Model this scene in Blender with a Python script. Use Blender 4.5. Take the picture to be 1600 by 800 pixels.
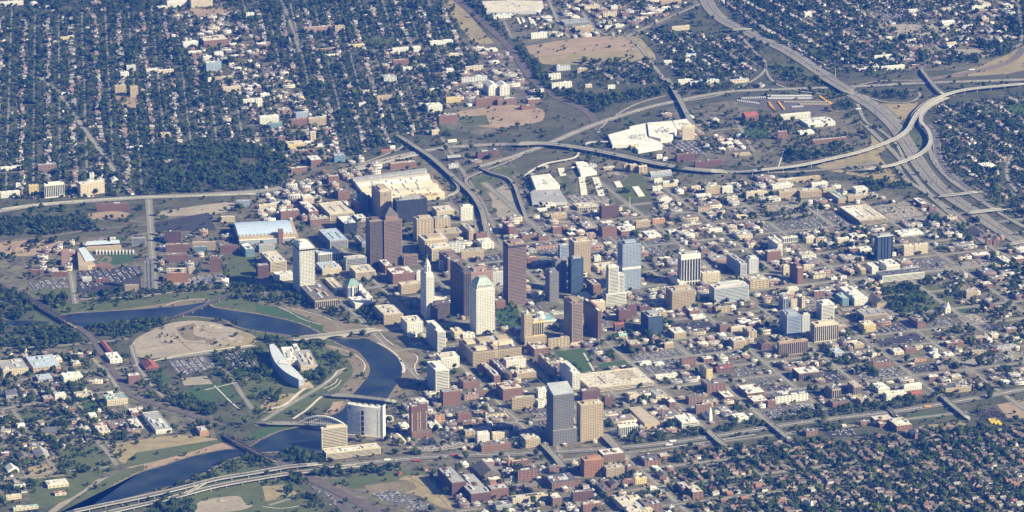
import bpy, bmesh, math, random
import numpy as np
from mathutils import Vector
random.seed(7); rng = np.random.default_rng(11)
for o in list(bpy.data.objects): bpy.data.objects.remove(o)
scene = bpy.context.scene
# ---------------- camera, sky, sun, exposure ----------------
PIT, FPX, CAMH = .306, 6593.0, 3484.0
CAMD = CAMH/math.tan(PIT)
cam_d = bpy.data.cameras.new('camera'); cam = bpy.data.objects.new('camera', cam_d)
scene.collection.objects.link(cam); scene.camera = cam
cam.location = (0, -CAMD, CAMH); cam.rotation_euler = (math.pi/2-PIT, 0, 0)
cam_d.sensor_width = 36; cam_d.lens = 36*FPX/1600; cam_d.clip_start = 5; cam_d.clip_end = 60000
SUN_EL = math.radians(32)
SDX, SDY = -0.91, 0.41                                   # the way shadows fall on the ground
sun_az = math.atan2(-SDX, -SDY)                          # bearing of the sun, clockwise from +Y
w = bpy.data.worlds.new('World'); scene.world = w; w.use_nodes = True
nt = w.node_tree; sky = nt.nodes.new('ShaderNodeTexSky'); sky.sky_type = 'NISHITA'; sky.sun_disc = False
sky.sun_elevation = SUN_EL; sky.sun_rotation = sun_az; sky.altitude = 300
nt.links.new(sky.outputs[0], nt.nodes['Background'].inputs[0]); nt.nodes['Background'].inputs[1].default_value = .05
sl = bpy.data.lights.new('sun', 'SUN'); sl.energy = 5.0; sl.angle = math.radians(.5); sl.color = (1, .90, .60)
so = bpy.data.objects.new('sun', sl); scene.collection.objects.link(so)
sd = Vector((math.sin(sun_az)*math.cos(SUN_EL), math.cos(sun_az)*math.cos(SUN_EL), math.sin(SUN_EL)))
so.rotation_euler = sd.to_track_quat('Z', 'Y').to_euler(); so.location = (3000, -2000, 3000)
vs = scene.view_settings; vs.view_transform = 'Standard'; vs.look = 'None'; vs.exposure = 1.22; vs.gamma = 1
scene.render.engine = 'CYCLES'
scene.cycles.max_bounces = 5; scene.cycles.diffuse_bounces = 2; scene.cycles.volume_bounces = 1
scene.cycles.use_denoising = True
HAZE_DENSITY = 1.6e-5; HAZE_COLOR = (.03, .19, 1.0)

# ---------------- geometry of the view: photograph pixel -> point of the ground ----------------
CP, SP = math.cos(PIT), math.sin(PIT)
def G(x, y, z=0.0):
    dx = (x-800)/FPX; dy = (400-y)/FPX
    t = (z-CAMH)/(-SP+dy*CP)
    return np.array([dx*t, -CAMD+(CP+dy*SP)*t])
def Pj(X, Y, Z=0.0):
    Y = Y+CAMD; Z = Z-CAMH; d = Y*CP-Z*SP
    return 800+FPX*X/d, 400-FPX*(Y*SP+Z*CP)/d
def axes(head):                                          # heading of "north" in degrees, clockwise from +Y
    a = math.radians(head)
    return np.array([math.cos(a), -math.sin(a)]), np.array([math.sin(a), math.cos(a)])
HEAD = -19.0
UE, UN = axes(HEAD)
ORG = G(950, 685)                                        # High Street at the freeway: origin of the street grid
def EN(e, n): return ORG+UE*e+UN*n
def toEN(p):
    d = p-ORG; return d@UE, d@UN

# ---------------- materials ----------------
MATS = {}
def lin(c): return tuple(c)
def mat(name, col, rough=.85, var=.18, scale=.02, metal=0, spec=.3, var2=None, scale2=.2):
    if name in MATS: return MATS[name]
    m = bpy.data.materials.new(name); m.use_nodes = True; t = m.node_tree; b = t.nodes['Principled BSDF']
    b.inputs['Roughness'].default_value = rough; b.inputs['Metallic'].default_value = metal
    b.inputs['Specular IOR Level'].default_value = spec
    g = t.nodes.new('ShaderNodeNewGeometry')
    def noise(s, det=5):
        n = t.nodes.new('ShaderNodeTexNoise'); n.inputs['Scale'].default_value = s; n.inputs['Detail'].default_value = det
        t.links.new(g.outputs['Position'], n.inputs['Vector']); return n
    n = noise(scale); r = t.nodes.new('ShaderNodeValToRGB'); t.links.new(n.outputs['Fac'], r.inputs[0])
    r.color_ramp.elements[0].position = .3; r.color_ramp.elements[1].position = .7
    c2 = var2 if var2 else tuple(min(1, c*(1+var)) for c in col)
    c1 = tuple(c*(1-var) for c in col)
    r.color_ramp.elements[0].color = (*c1, 1); r.color_ramp.elements[1].color = (*c2, 1)
    n2 = noise(scale2); mx = t.nodes.new('ShaderNodeMix'); mx.data_type = 'RGBA'; mx.blend_type = 'MULTIPLY'
    mx.inputs[0].default_value = .5; t.links.new(r.outputs[0], mx.inputs[6])
    r2 = t.nodes.new('ShaderNodeValToRGB'); t.links.new(n2.outputs['Fac'], r2.inputs[0])
    r2.color_ramp.elements[0].position = .35; r2.color_ramp.elements[1].position = .65
    r2.color_ramp.elements[0].color = (.55, .55, .55, 1); r2.color_ramp.elements[1].color = (1, 1, 1, 1)
    t.links.new(r2.outputs[0], mx.inputs[7]); t.links.new(mx.outputs[2], b.inputs['Base Color'])
    MATS[name] = m; return m
def attr_mat(name):
    m = bpy.data.materials.new(name); m.use_nodes = True; t = m.node_tree; b = t.nodes['Principled BSDF']
    a = t.nodes.new('ShaderNodeAttribute'); a.attribute_name = 'paint'
    t.links.new(a.outputs['Color'], b.inputs['Base Color']); b.inputs['Roughness'].default_value = .85
    MATS[name] = m; return m
WALL = dict(                                             # walls: colour, words
    brick=((.23,.135,.09),'brown brick'), red=((.22,.125,.09),'red brick'), dbrick=((.13,.075,.06),'dark brown brick'),
    obrick=((.36,.18,.09),'orange brick'), pink=((.36,.24,.19),'pinkish stone'), brown=((.22,.145,.11),'brown'),
    tan=((.43,.345,.225),'tan'), cream=((.58,.50,.36),'cream'), yel=((.62,.50,.24),'pale yellow'), white=((.68,.66,.58),'white'),
    grey=((.36,.36,.35),'grey'), lgrey=((.52,.52,.50),'light grey'), bgrey=((.33,.38,.45),'blue grey'), dark=((.035,.04,.05),'dark glass'),
    dblue=((.04,.06,.10),'dark blue glass'), teal=((.16,.25,.29),'teal glass'), slate=((.20,.195,.19),'dark grey'), dbrown=((.14,.105,.09),'dark brown'), tbrown=((.33,.24,.165),'tan brown'), mauve=((.27,.185,.145),'reddish brown'),
    redb=((.16,.09,.075),'dark red'), orange=((.46,.27,.15),'orange'))
ROOF = dict(w=((.72,.70,.62),'white'), g=((.34,.335,.32),'grey'), d=((.10,.10,.11),'dark'), t=((.45,.38,.27),'tan'), c=((.60,.54,.42),'cream'),
    b=((.16,.14,.12),'brown'), n=((.20,.36,.30),'green copper'), l=((.42,.50,.58),'pale blue'), r=((.30,.10,.07),'red'), y=((.75,.58,.06),'yellow'),
    u=((.08,.22,.55),'bright blue'), q=((.30,.45,.41),'turquoise'))
def WM(k): return mat(WALL[k][1].replace(' ', '_')+'_wall', WALL[k][0], .8, .08, .03, var2=None, scale2=.4)
def RM(k): return mat(ROOF[k][1].replace(' ', '_')+'_roof', ROOF[k][0], .85, .12, .04, scale2=.12)
GL = mat('window_glass', (.03,.038,.05), .25, .3, .12, spec=.5, var2=(.07,.08,.09), scale2=.35)
GLB = mat('blue_window_glass', (.07,.11,.16), .2, .3, .05, spec=.6)
METAL = mat('rooftop_metal', (.50,.51,.50), .6, .2, .3)
DARKM = mat('dark_opening', (.02,.02,.025), .9, .1)
CONC = mat('concrete', (.36,.345,.295), .9, .12, .02)
ASPH = mat('asphalt', (.105,.10,.10), .9, .2, .02, scale2=.15)
ROADM = mat('worn_road_surface', (.245,.225,.17), .9, .15, .01, scale2=.15)
SIDEW = mat('pavement', (.25,.23,.175), .9, .1, .02)
WHITEP = mat('white_paint', (.8,.79,.75), .6, .05)
# ---------------- mesh helpers ----------------
col = scene.collection
def mesh_obj(name, verts, faces, m, parent=None, mats=None, midx=None):
    me = bpy.data.meshes.new(name); me.from_pydata([tuple(map(float, v)) for v in verts], [], faces)
    for mm in (mats or [m]): me.materials.append(mm)
    if midx is not None: me.polygons.foreach_set('material_index', midx)
    me.update(); o = bpy.data.objects.new(name, me); col.objects.link(o)
    if parent: o.parent = parent
    return o
class MB:
    def __init__(s): s.v = []; s.f = []; s.m = []; s.k = 0
    def add(s, vs, fs, mi=0):
        b = len(s.v); s.v += vs; s.f += [tuple(i+b for i in f) for f in fs]; s.m += [mi]*len(fs)
    def box(s, x0, y0, z0, x1, y1, z1, mi=0, bottom=False):
        v = [(x0,y0,z0),(x1,y0,z0),(x1,y1,z0),(x0,y1,z0),(x0,y0,z1),(x1,y0,z1),(x1,y1,z1),(x0,y1,z1)]
        f = [(0,1,5,4),(1,2,6,5),(2,3,7,6),(3,0,4,7),(4,5,6,7)]
        if bottom: f.append((3,2,1,0))
        s.add(v, f, mi)
    def ring(s, x0, y0, x1, y1, z0, z1, t, mi=0):        # wall ring, t thick
        s.box(x0,y0,z0,x1,y0+t,z1,mi); s.box(x0,y1-t,z0,x1,y1,z1,mi)
        s.box(x0,y0+t,z0,x0+t,y1-t,z1,mi); s.box(x1-t,y0+t,z0,x1,y1-t,z1,mi)
    def gable(s, x0, y0, x1, y1, z, h, ov=.5, along='x', mi=0):
        if along == 'x':
            ym = (y0+y1)/2; s.add([(x0-ov,y0-ov,z),(x1+ov,y0-ov,z),(x1+ov,y1+ov,z),(x0-ov,y1+ov,z),(x0-ov,ym,z+h),(x1+ov,ym,z+h)],
                                  [(0,1,5,4),(2,3,4,5),(0,4,3),(1,2,5)], mi)
        else:
            xm = (x0+x1)/2; s.add([(x0-ov,y0-ov,z),(x1+ov,y0-ov,z),(x1+ov,y1+ov,z),(x0-ov,y1+ov,z),(xm,y0-ov,z+h),(xm,y1+ov,z+h)],
                                  [(1,2,5,4),(3,0,4,5),(0,1,4),(2,3,5)], mi)
    def hip(s, x0, y0, x1, y1, z, h, rx=.35, ry=.0, mi=0):   # hip roof; flat top shrinks to the fractions rx, ry
        cx, cy = (x0+x1)/2, (y0+y1)/2; a, b = (x1-x0)/2*rx, (y1-y0)/2*ry
        s.add([(x0,y0,z),(x1,y0,z),(x1,y1,z),(x0,y1,z),(cx-a,cy-b,z+h),(cx+a,cy-b,z+h),(cx+a,cy+b,z+h),(cx-a,cy+b,z+h)],
              [(0,1,5,4),(1,2,6,5),(2,3,7,6),(3,0,4,7),(4,5,6,7)], mi)
    def cyl(s, cx, cy, z0, z1, r, n=16, r2=None, mi=0, a0=0):
        r2 = r if r2 is None else r2
        vs = [(cx+r*math.cos(a0+2*math.pi*i/n), cy+r*math.sin(a0+2*math.pi*i/n), z0) for i in range(n)]
        vs += [(cx+r2*math.cos(a0+2*math.pi*i/n), cy+r2*math.sin(a0+2*math.pi*i/n), z1) for i in range(n)]
        s.add(vs, [(i, (i+1)%n, n+(i+1)%n, n+i) for i in range(n)]+[tuple(range(n, 2*n))], mi)
    def build(s, name, m, parent=None, mats=None):
        if not s.v: return None
        return mesh_obj(name, s.v, s.f, m, parent, mats, s.m if mats else None)
def tag(o, label=None, cat=None, group=None, kind=None):
    if label: o['label'] = label
    if cat: o['category'] = cat
    if group: o['group'] = group
    if kind: o['kind'] = kind
    return o
def empty(name, p, rz=0, z=0):
    o = bpy.data.objects.new(name, None); col.objects.link(o); o.location = (float(p[0]), float(p[1]), z); o.rotation_euler = (0, 0, rz)
    o.empty_display_size = 5; return o
def copy_tree(o, parent=None, **kw):
    c = o.copy(); col.objects.link(c); c.parent = parent
    for ch in o.children: copy_tree(ch, c)
    return c
# ---------------- occupancy raster of the ground (4 m cells) ----------------
CELL = 4.0; X0, Y0 = -1950, -2150; NX, NY = 975, 1310
occ = np.zeros((NY, NX), np.uint8)
gx = X0+(np.arange(NX)+.5)*CELL; gy = Y0+(np.arange(NY)+.5)*CELL
def poly_mask(P):
    P = np.array(P); xa, ya = P.min(0); xb, yb = P.max(0)
    i0, i1 = max(0, int((xa-X0)/CELL)), min(NX, int((xb-X0)/CELL)+1); j0, j1 = max(0, int((ya-Y0)/CELL)), min(NY, int((yb-Y0)/CELL)+1)
    if i1 <= i0 or j1 <= j0: return None
    XX, YY = np.meshgrid(gx[i0:i1], gy[j0:j1]); ins = np.zeros(XX.shape, bool); n = len(P)
    for k in range(n):
        x1, y1 = P[k]; x2, y2 = P[(k+1)%n]
        if y1 == y2: continue
        c = ((YY >= y1) != (YY >= y2)) & (XX < (x2-x1)*(YY-y1)/(y2-y1)+x1); ins ^= c
    return (slice(j0, j1), slice(i0, i1)), ins
def mark(P, code):
    r = poly_mask(P)
    if r: s, m = r; occ[s][m] = code
def mask_of(P):
    M = np.zeros((NY, NX), bool); r = poly_mask(P)
    if r: M[r[0]] = r[1]
    return M
def cellv(A, x, y):
    i, j = int((x-X0)/CELL), int((y-Y0)/CELL)
    return A[j, i] if 0 <= i < NX and 0 <= j < NY else 0
def rect_free(c, ue, un, w, d, mx=1):                    # rectangle centred c free of anything coded > mx
    for a in np.linspace(-.5, .5, max(2, int(w/5)+1)):
        for b in np.linspace(-.5, .5, max(2, int(d/5)+1)):
            p = c+ue*a*w+un*b*d
            if cellv(occ, p[0], p[1]) > mx: return False
    return True
def smooth(pts, k=6):
    P = [np.array(p, float) for p in pts]; out = []
    for i in range(len(P)-1):
        a = P[max(i-1, 0)]; b = P[i]; c = P[i+1]; d = P[min(i+2, len(P)-1)]
        for t in np.linspace(0, 1, k, endpoint=False):
            out.append(.5*((2*b)+(-a+c)*t+(2*a-5*b+4*c-d)*t*t+(-a+3*b-3*c+d)*t**3))
    out.append(P[-1]); return out
def offs(P):
    out = []
    for i in range(len(P)):
        d = P[min(i+1, len(P)-1)][:2]-P[max(i-1, 0)][:2]; L = np.hypot(*d) or 1
        out.append(np.array([d[1], -d[0]])/L)
    return out
def strip(mb, P, a, b, z, mi=0):                          # flat ribbon between side offsets a and b; z number or list
    N = offs(P); n = len(P); zz = z if hasattr(z, '__len__') else [z]*n
    vs = []
    for p, q, h in zip(P, N, zz): vs += [(*(p[:2]+q*a), h), (*(p[:2]+q*b), h)]
    mb.add(vs, [(2*i, 2*i+1, 2*i+3, 2*i+2) for i in range(n-1)], mi)
def wallstrip(mb, P, a, b, z0, z1, mi=0):                 # closed bar along a line
    N = offs(P); n = len(P); g0 = z0 if hasattr(z0, '__len__') else [z0]*n; g1 = z1 if hasattr(z1, '__len__') else [z1]*n
    vs = []
    for p, q, h0, h1 in zip(P, N, g0, g1):
        vs += [(*(p[:2]+q*a), h0), (*(p[:2]+q*b), h0), (*(p[:2]+q*b), h1), (*(p[:2]+q*a), h1)]
    fs = []
    for i in range(n-1):
        for k in range(4): fs.append((4*i+k, 4*i+(k+1)%4, 4*i+4+(k+1)%4, 4*i+4+k))
    fs += [(0,1,2,3), tuple(4*(n-1)+k for k in (3,2,1,0))]
    mb.add(vs, fs, mi)
def mark_line(P, w, code):
    for i in range(len(P)-1):
        d = P[i+1][:2]-P[i][:2]; L = np.hypot(*d)
        if L == 0: continue
        q = np.array([d[1], -d[0]])/L*w/2; e = d/L*1.5
        mark([P[i][:2]+q-e, P[i+1][:2]+q+e, P[i+1][:2]-q+e, P[i][:2]-q-e], code)
# ---------------- ground, water and open land ----------------
def ground_mat(name, c1, c2, s1, s2, c3=None, rough=.95):
    m = bpy.data.materials.new(name); m.use_nodes = True; t = m.node_tree; b = t.nodes['Principled BSDF']
    b.inputs['Roughness'].default_value = rough; b.inputs['Specular IOR Level'].default_value = .15
    g = t.nodes.new('ShaderNodeNewGeometry'); prev = None
    for s, ca, cb in ((s1, c1, c2), (s2, c3 or c1, c2)):
        n = t.nodes.new('ShaderNodeTexNoise'); n.inputs['Scale'].default_value = s; n.inputs['Detail'].default_value = 8
        n.inputs['Roughness'].default_value = .65; t.links.new(g.outputs['Position'], n.inputs['Vector'])
        r = t.nodes.new('ShaderNodeValToRGB'); t.links.new(n.outputs['Fac'], r.inputs[0])
        r.color_ramp.elements[0].position = .38; r.color_ramp.elements[1].position = .62
        r.color_ramp.elements[0].color = (*ca, 1); r.color_ramp.elements[1].color = (*cb, 1)
        if prev:
            mx = t.nodes.new('ShaderNodeMix'); mx.data_type = 'RGBA'; mx.inputs[0].default_value = .5
            t.links.new(prev.outputs[0], mx.inputs[6]); t.links.new(r.outputs[0], mx.inputs[7]); t.links.new(mx.outputs[2], b.inputs['Base Color'])
        prev = r
    MATS[name] = m; return m
GM = dict(
    land=ground_mat('town_ground', (.038,.05,.024), (.12,.115,.07), .012, .09, (.03,.042,.02)),
    urban=ground_mat('paved_town_ground', (.052,.050,.036), (.205,.18,.12), .016, .06, (.055,.062,.038)),
    grass=ground_mat('grass', (.06,.082,.03), (.115,.125,.05), .02, .1),
    lawn=ground_mat('mown_lawn', (.042,.08,.024), (.065,.105,.034), .02, .2),
    dry=ground_mat('dry_grass', (.20,.165,.085), (.33,.27,.15), .008, .05),
    dirt=ground_mat('bare_earth', (.25,.18,.12), (.36,.27,.18), .012, .08),
    brown=ground_mat('brown_bank_earth', (.14,.115,.07), (.235,.19,.125), .015, .1),
    sand=ground_mat('pale_gravel', (.24,.205,.155), (.36,.31,.235), .01, .08),
    lot=ground_mat('grey_parking_asphalt', (.095,.09,.085), (.155,.145,.13), .02, .15),
    dlot=ground_mat('dark_parking_asphalt', (.035,.035,.038), (.065,.063,.06), .02, .15),
    plot=ground_mat('pale_parking_concrete', (.23,.205,.16), (.33,.29,.225), .02, .15),
    scrub=ground_mat('scrub', (.05,.06,.03), (.13,.115,.07), .02, .12),
    purp=ground_mat('old_purple_asphalt', (.085,.078,.07), (.14,.125,.11), .02, .15))
Z = {}
g = mesh_obj('ground', [(-20000,-20000,0),(20000,-20000,0),(20000,20000,0),(-20000,20000,0)], [(0,1,2,3)], GM['land']); tag(g, kind='structure')
lev = np.zeros((NY, NX), np.uint8)
def zone(name, m, pts, z=None, code=1, smoothk=0):
    P = [G(*p) for p in pts]
    if smoothk: P = smooth(P+[P[0]], smoothk)[:-1]
    if z is None:
        r = poly_mask(P)
        lv = int(lev[r[0]][r[1]].max())+1 if r and r[1].any() else 1
        if r: lev[r[0]][r[1]] = lv
        z = .2+.05*lv
    o = mesh_obj(name, [(p[0], p[1], z) for p in P], [tuple(range(len(P)))], GM[m] if m in GM else MATS[m]); tag(o, kind='structure')
    if code is not None: mark(P, code)
    return o
def T(x0, y0, s, L): return [(x0+x/s, y0+y/s) for x, y in L]
# paved core of the town
zone('paved_district', 'urban', [(0,385),(110,370),(250,330),(400,305),(430,285),(520,262),(640,240),(740,215),(800,255),(930,240),(1020,262),(1190,275),(1350,285),(1480,330),
     (1600,390),(1600,560),(1600,600),(1400,625),(1190,655),(1000,690),(880,702),(800,706),(640,715),(520,725),(500,705),(560,690),(600,640),(640,590),(640,540),(560,520),(420,480),(250,478),(60,470),(0,440)], .06, None)
zone('paved_district', 'urban', [(480,735),(700,712),(880,705),(960,700),(1060,700),(1050,770),(1080,830),(560,830)], .07, None)
zone('paved_district', 'urban', [(0,545),(130,545),(200,560),(330,640),(340,700),(230,740),(0,790)], .08, None)
zone('paved_district', 'urban', [(740,0),(1100,0),(1000,60),(1010,110),(870,100),(800,60)], .09, None)
zone('paved_district', 'urban', [(1290,0),(1590,0),(1590,110),(1400,110),(1300,60)], .10, None)
zone('paved_district', 'urban', [(250,0),(360,0),(400,60),(470,160),(560,260),(450,290),(330,60)], .11, None)
zone('paved_district', 'urban', [(600,60),(780,60),(840,150),(770,215),(650,190),(560,110)], .12, None)
zone('paved_district', 'urban', [(1040,170),(1200,150),(1340,150),(1360,240),(1200,262),(1020,250)], .13, None)
ZT = [
 ('grass_field','grass',[(60,475),(250,470),(350,465),(420,480),(500,500),(520,520),(430,515),(340,500),(180,505),(60,510)]),
 ('riverside_park','grass',[(108,480),(120,470),(260,460),(360,455),(360,470),(250,478),(200,482),(130,490)]),
 ('riverbank','brown',T(0,400,4,[(380,375),(500,350),(720,340),(1000,300),(1180,268),(1290,265),(1290,295),(1000,335),(720,352),(400,392)])),
 ('riverbank','brown',T(400,400,4,[(150,318),(300,340),(480,400),(760,440),(800,470),(560,500),(420,470),(420,435),(280,380)])),
 ('park_lawn','lawn',T(400,400,4,[(0,305),(130,315),(280,370),(410,432),(420,475),(240,445),(100,372),(0,358)])),
 ('park_lawn','grass',T(400,400,4,[(0,450),(150,470),(260,505),(200,545),(60,545),(0,540)])),
 ('science_park_lawn','grass',[(400,530),(450,530),(520,528),(560,560),(575,590),(545,625),(490,635),(400,660),(380,600),(400,560)]),
 ('riverbank','brown',T(400,460,5,[(540,390),(760,440),(860,540),(892,620),(820,700),(740,790),(640,790),(690,700),(760,600),(690,480),(560,420)])),
 ('riverbank','brown',T(400,460,5,[(930,300),(1080,380),(1190,450),(1260,480),(1270,560),(1240,640),(1180,690),(1080,800),(1000,800),(1120,690),(1145,600),(1120,500),(950,390),(850,340)])),
 ('gravel_peninsula','sand',T(0,400,4,[(820,560),(860,510),(1030,430),(1180,405),(1330,415),(1470,455),(1590,500),(1585,550),(1400,590),(1300,605),(980,640),(870,632),(825,600)])),
 ('dug_ground','brown',T(0,400,4,[(1100,450),(1220,425),(1210,490),(1290,520),(1160,525)])),
 ('dug_ground','dry',T(0,400,4,[(1470,460),(1590,500),(1585,550),(1400,590),(1300,580),(1440,555),(1530,520)])),
 ('pale_mound','sand',T(0,400,4,[(1220,430),(1300,425),(1370,445),(1350,480),(1260,488),(1210,465)])),
 ('dug_ground','brown',T(0,400,4,[(1280,520),(1350,515),(1350,545),(1285,550)])),
 ('parking_lot','lot',T(0,400,4,[(1050,660),(1280,625),(1350,700),(1120,750)])),
 ('parking_lot','dlot',T(0,400,4,[(1370,610),(1540,590),(1600,690),(1440,710)])),
 ('park_lawn','lawn',T(0,600,4,[(1170,30),(1270,10),(1370,110),(1240,140)])),
 ('park_lawn','lawn',T(0,600,4,[(1290,5),(1420,-10),(1460,50),(1340,65)])),
 ('park_lawn','lawn',T(0,600,4,[(1350,72),(1470,55),(1500,100),(1400,120)])),
 ('park_lawn','lawn',T(0,400,4,[(1440,720),(1580,700),(1600,740),(1460,770)])),
 ('park_lawn','lawn',T(0,400,4,[(960,715),(1010,700),(1060,790),(950,790)])),
 ('gravel_yard','plot',T(0,400,4,[(1130,765),(1290,750),(1330,800),(1150,810)])),
 ('river_park','dry',T(400,600,4,[(40,110),(120,70),(270,65),(200,140),(90,180),(30,160)])),
 ('green_spit','lawn',T(400,600,4,[(-10,290),(110,265),(250,268),(100,325),(-40,355)])),
 ('sandy_spit','dirt',T(400,600,4,[(400,130),(545,108),(530,160),(490,195),(420,190),(330,185)])),
 ('river_slope','scrub',T(400,600,4,[(240,200),(400,125),(480,120),(420,190),(320,190)])),
 ('field','grass',T(0,600,4,[(390,410),(580,375),(660,470),(700,540),(440,570),(380,500)])),
 ('field','dry',T(0,600,4,[(690,380),(900,345),(1130,320),(1360,345),(1300,380),(1000,470),(800,505),(700,430)])),
 ('field','grass',T(0,600,4,[(850,430),(1350,350),(1390,355),(1240,425),(900,500),(780,505)])),
 ('sandy_bank','dirt',T(0,600,4,[(800,520),(920,495),(1180,430),(1400,365),(1470,400),(1200,462),(1000,530),(880,560)])),
 ('levee','grass',T(0,600,4,[(900,505),(780,540),(640,610),(480,730),(380,800),(510,800),(700,650),(880,560)])),
 ('levee_road','plot',T(0,600,4,[(300,800),(400,720),(600,600),(680,580),(640,605),(460,720),(350,800)])),
 ('field','dry',T(0,600,4,[(180,520),(330,500),(400,560),(380,590),(190,590)])),
 ('field','grass',T(0,600,4,[(90,170),(270,150),(300,230),(120,250)])),
 ('field','grass',T(0,600,4,[(160,600),(440,570),(640,550),(600,600),(450,710),(240,780),(180,700)])),
 ('field','lawn',T(0,600,4,[(510,115),(600,105),(620,160),(530,170)])),
 ('park_grass','grass',T(0,600,4,[(1400,480),(1600,440),(1600,800),(900,800),(1050,690)])),
 ('gravel_pad','sand',T(0,600,4,[(1200,790),(1260,730),(1480,700),(1530,745),(1580,760),(1500,790),(1300,810),(1200,810)])),
 ('park_grass','grass',T(400,600,4,[(0,610),(200,600),(330,700),(420,800),(0,800)])),
 ('park_grass','dry',T(400,600,4,[(40,640),(180,630),(270,690),(60,735)])),
 ('ball_field','grass',T(400,600,4,[(430,600),(900,540),(1010,540),(1060,580),(680,650),(560,640)])),
 ('ball_field','brown',T(400,600,4,[(680,635),(880,610),(980,610),(1000,655),(760,695),(690,670)])),
 ('dirt_field','dry',T(400,600,4,[(890,600),(950,570),(1060,575),(1130,650),(1240,780),(1150,770),(1020,700),(920,680),(1000,655),(970,610)])),
 ('parking_lot','lot',T(400,600,4,[(730,690),(860,660),(1100,760),(1080,800),(960,790)])),
 ('rail_yard','purp',T(400,600,4,[(290,580),(350,575),(760,780),(720,800),(560,800)])),
 ('tan_field','dry',T(800,0,4,[(80,290),(400,240),(560,228),(770,232),(830,270),(900,370),(760,385),(450,400),(180,400),(140,340)])),
 ('tan_field','dirt',T(800,0,4,[(90,290),(420,240),(640,235),(800,270),(780,310),(480,330),(150,350)])),
 ('dirt_strip','dry',T(400,0,4,[(1170,0),(1250,0),(1330,90),(1450,230),(1480,270),(1380,270),(1300,200),(1230,110)])),
 ('green_field','grass',T(400,0,4,[(705,238),(860,228),(890,290),(715,305)])),
 ('tan_field','dirt',T(0,0,4,[(1180,55),(1440,50),(1470,85),(1240,110)])),
 ('tan_field','dirt',T(0,0,4,[(720,600),(870,600),(880,680),(740,690)])),
 ('tan_field','dirt',T(400,0,4,[(1240,700),(1600,655),(1800,690),(1780,760),(1500,800),(1280,760)])),
 ('scrub_field','scrub',T(800,0,4,[(200,610),(340,600),(460,660),(530,740),(500,800),(180,810),(-80,870),(-60,820),(180,780)])),
 ('scrub_field','grass',T(400,0,4,[(1260,730),(1440,720),(1460,780),(1290,790)])),
 ('verge','scrub',T(800,0,4,[(550,740),(700,650),(1000,580),(1280,540),(1440,540),(1200,620),(860,700),(560,790)])),
 ('verge','grass',[(1200,100),(1260,105),(1320,140),(1300,150),(1210,140)]),
 ('interchange_grass','scrub',T(1200,0,4,[(560,570),(900,560),(960,600),(1090,560),(1010,620),(900,720),(860,790),(700,690)])),
 ('interchange_grass','dry',T(1200,0,4,[(650,650),(940,640),(880,740),(800,760)])),
 ('interchange_grass','dry',T(1200,200,4,[(640,20),(760,100),(700,180),(840,350),(620,310),(300,240),(560,170),(640,110)])),
 ('interchange_grass','grass',T(1200,200,4,[(880,20),(980,60),(1000,100),(930,110),(860,50)])),
 ('verge','scrub',T(1200,0,4,[(0,440),(300,500),(1000,480),(1600,460),(1600,500),(700,520),(100,545)])),
 ('verge','dry',T(1200,0,4,[(1000,490),(1240,440),(1500,340),(1600,290),(1600,440),(1200,480)])),
 ('bus_park','purp',T(1200,0,4,[(-180,620),(0,595),(330,605),(430,680),(300,710),(0,690),(-190,650)])),
 ('sandy_yard','sand',T(1200,0,4,[(760,155),(880,150),(900,235),(820,240)])),
 ('sandy_yard','plot',T(1200,0,4,[(880,150),(1040,160),(1140,240),(1040,230),(900,235)])),
 ('sandy_yard','plot',T(1200,0,4,[(1100,310),(1500,300),(1440,350),(1300,370),(1130,340)])),
 ('parking_lot','purp',T(1200,0,4,[(690,70),(850,50),(870,110),(720,130)])),
 ('parking_lot','dlot',T(1200,0,4,[(920,60),(960,55),(1020,110),(960,115)])),
 ('field','lawn',T(1200,0,4,[(1480,660),(1600,640),(1600,720),(1530,715)])),
 ('lawn','lawn',T(800,200,4,[(1430,0),(1600,0),(1600,60),(1490,70)])),
 ('field','grass',T(800,200,4,[(640,400),(740,290),(800,290),(890,500),(680,505)])),
 ('field','scrub',T(800,200,4,[(700,480),(860,440),(885,500),(690,505)])),
 ('long_lawn','grass',T(800,200,4,[(300,310),(340,290),(400,410),(370,420)])),
 ('parking_lot','lot',T(800,200,4,[(930,80),(1150,80),(1200,140),(1220,180),(1060,140),(940,130)])),
 ('parking_lot','plot',T(800,200,4,[(470,420),(590,430),(640,480),(400,500),(350,420)])),
 ('parking_lot','plot',T(1200,200,4,[(0,480),(310,480),(350,520),(100,555),(0,530)])),
 ('parking_lot','purp',T(1040,300,5,[(750,270),(980,225),(1090,320),(840,350)])),
 ('parking_lot','purp',T(1040,300,5,[(995,225),(1055,210),(1180,290),(1100,310)])),
 ('parking_lot','purp',T(1040,300,5,[(1080,205),(1320,170),(1440,265),(1200,290)])),
 ('parking_lot','plot',T(1200,200,4,[(660,490),(870,460),(980,545),(760,575)])),
 ('parking_lot','plot',T(1200,200,4,[(880,560),(1040,555),(1080,580),(940,600)])),
 ('grass_verge','grass',T(1200,200,4,[(1260,400),(1310,400),(1460,480),(1430,500),(1340,440)])),
 ('parking_lot','lot',T(1200,400,4,[(880,30),(1110,0),(1180,45),(960,75)])),
 ('parking_lot','lot',T(1200,400,4,[(980,75),(1080,60),(1130,105),(1040,125)])),
 ('parking_lot','plot',T(1200,400,4,[(1090,60),(1190,45),(1250,85),(1150,105)])),
 ('parking_lot','plot',T(1200,400,4,[(1180,45),(1340,20),(1440,60),(1260,85)])),
 ('topiary_park','grass',T(1200,400,4,[(700,200),(860,170),(1080,190),(1130,240),(1180,300),(1050,350),(860,370),(740,300)])),
 ('park_lawn','lawn',T(1200,400,4,[(860,235),(960,220),(1010,250),(940,275),(870,265)])),
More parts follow.
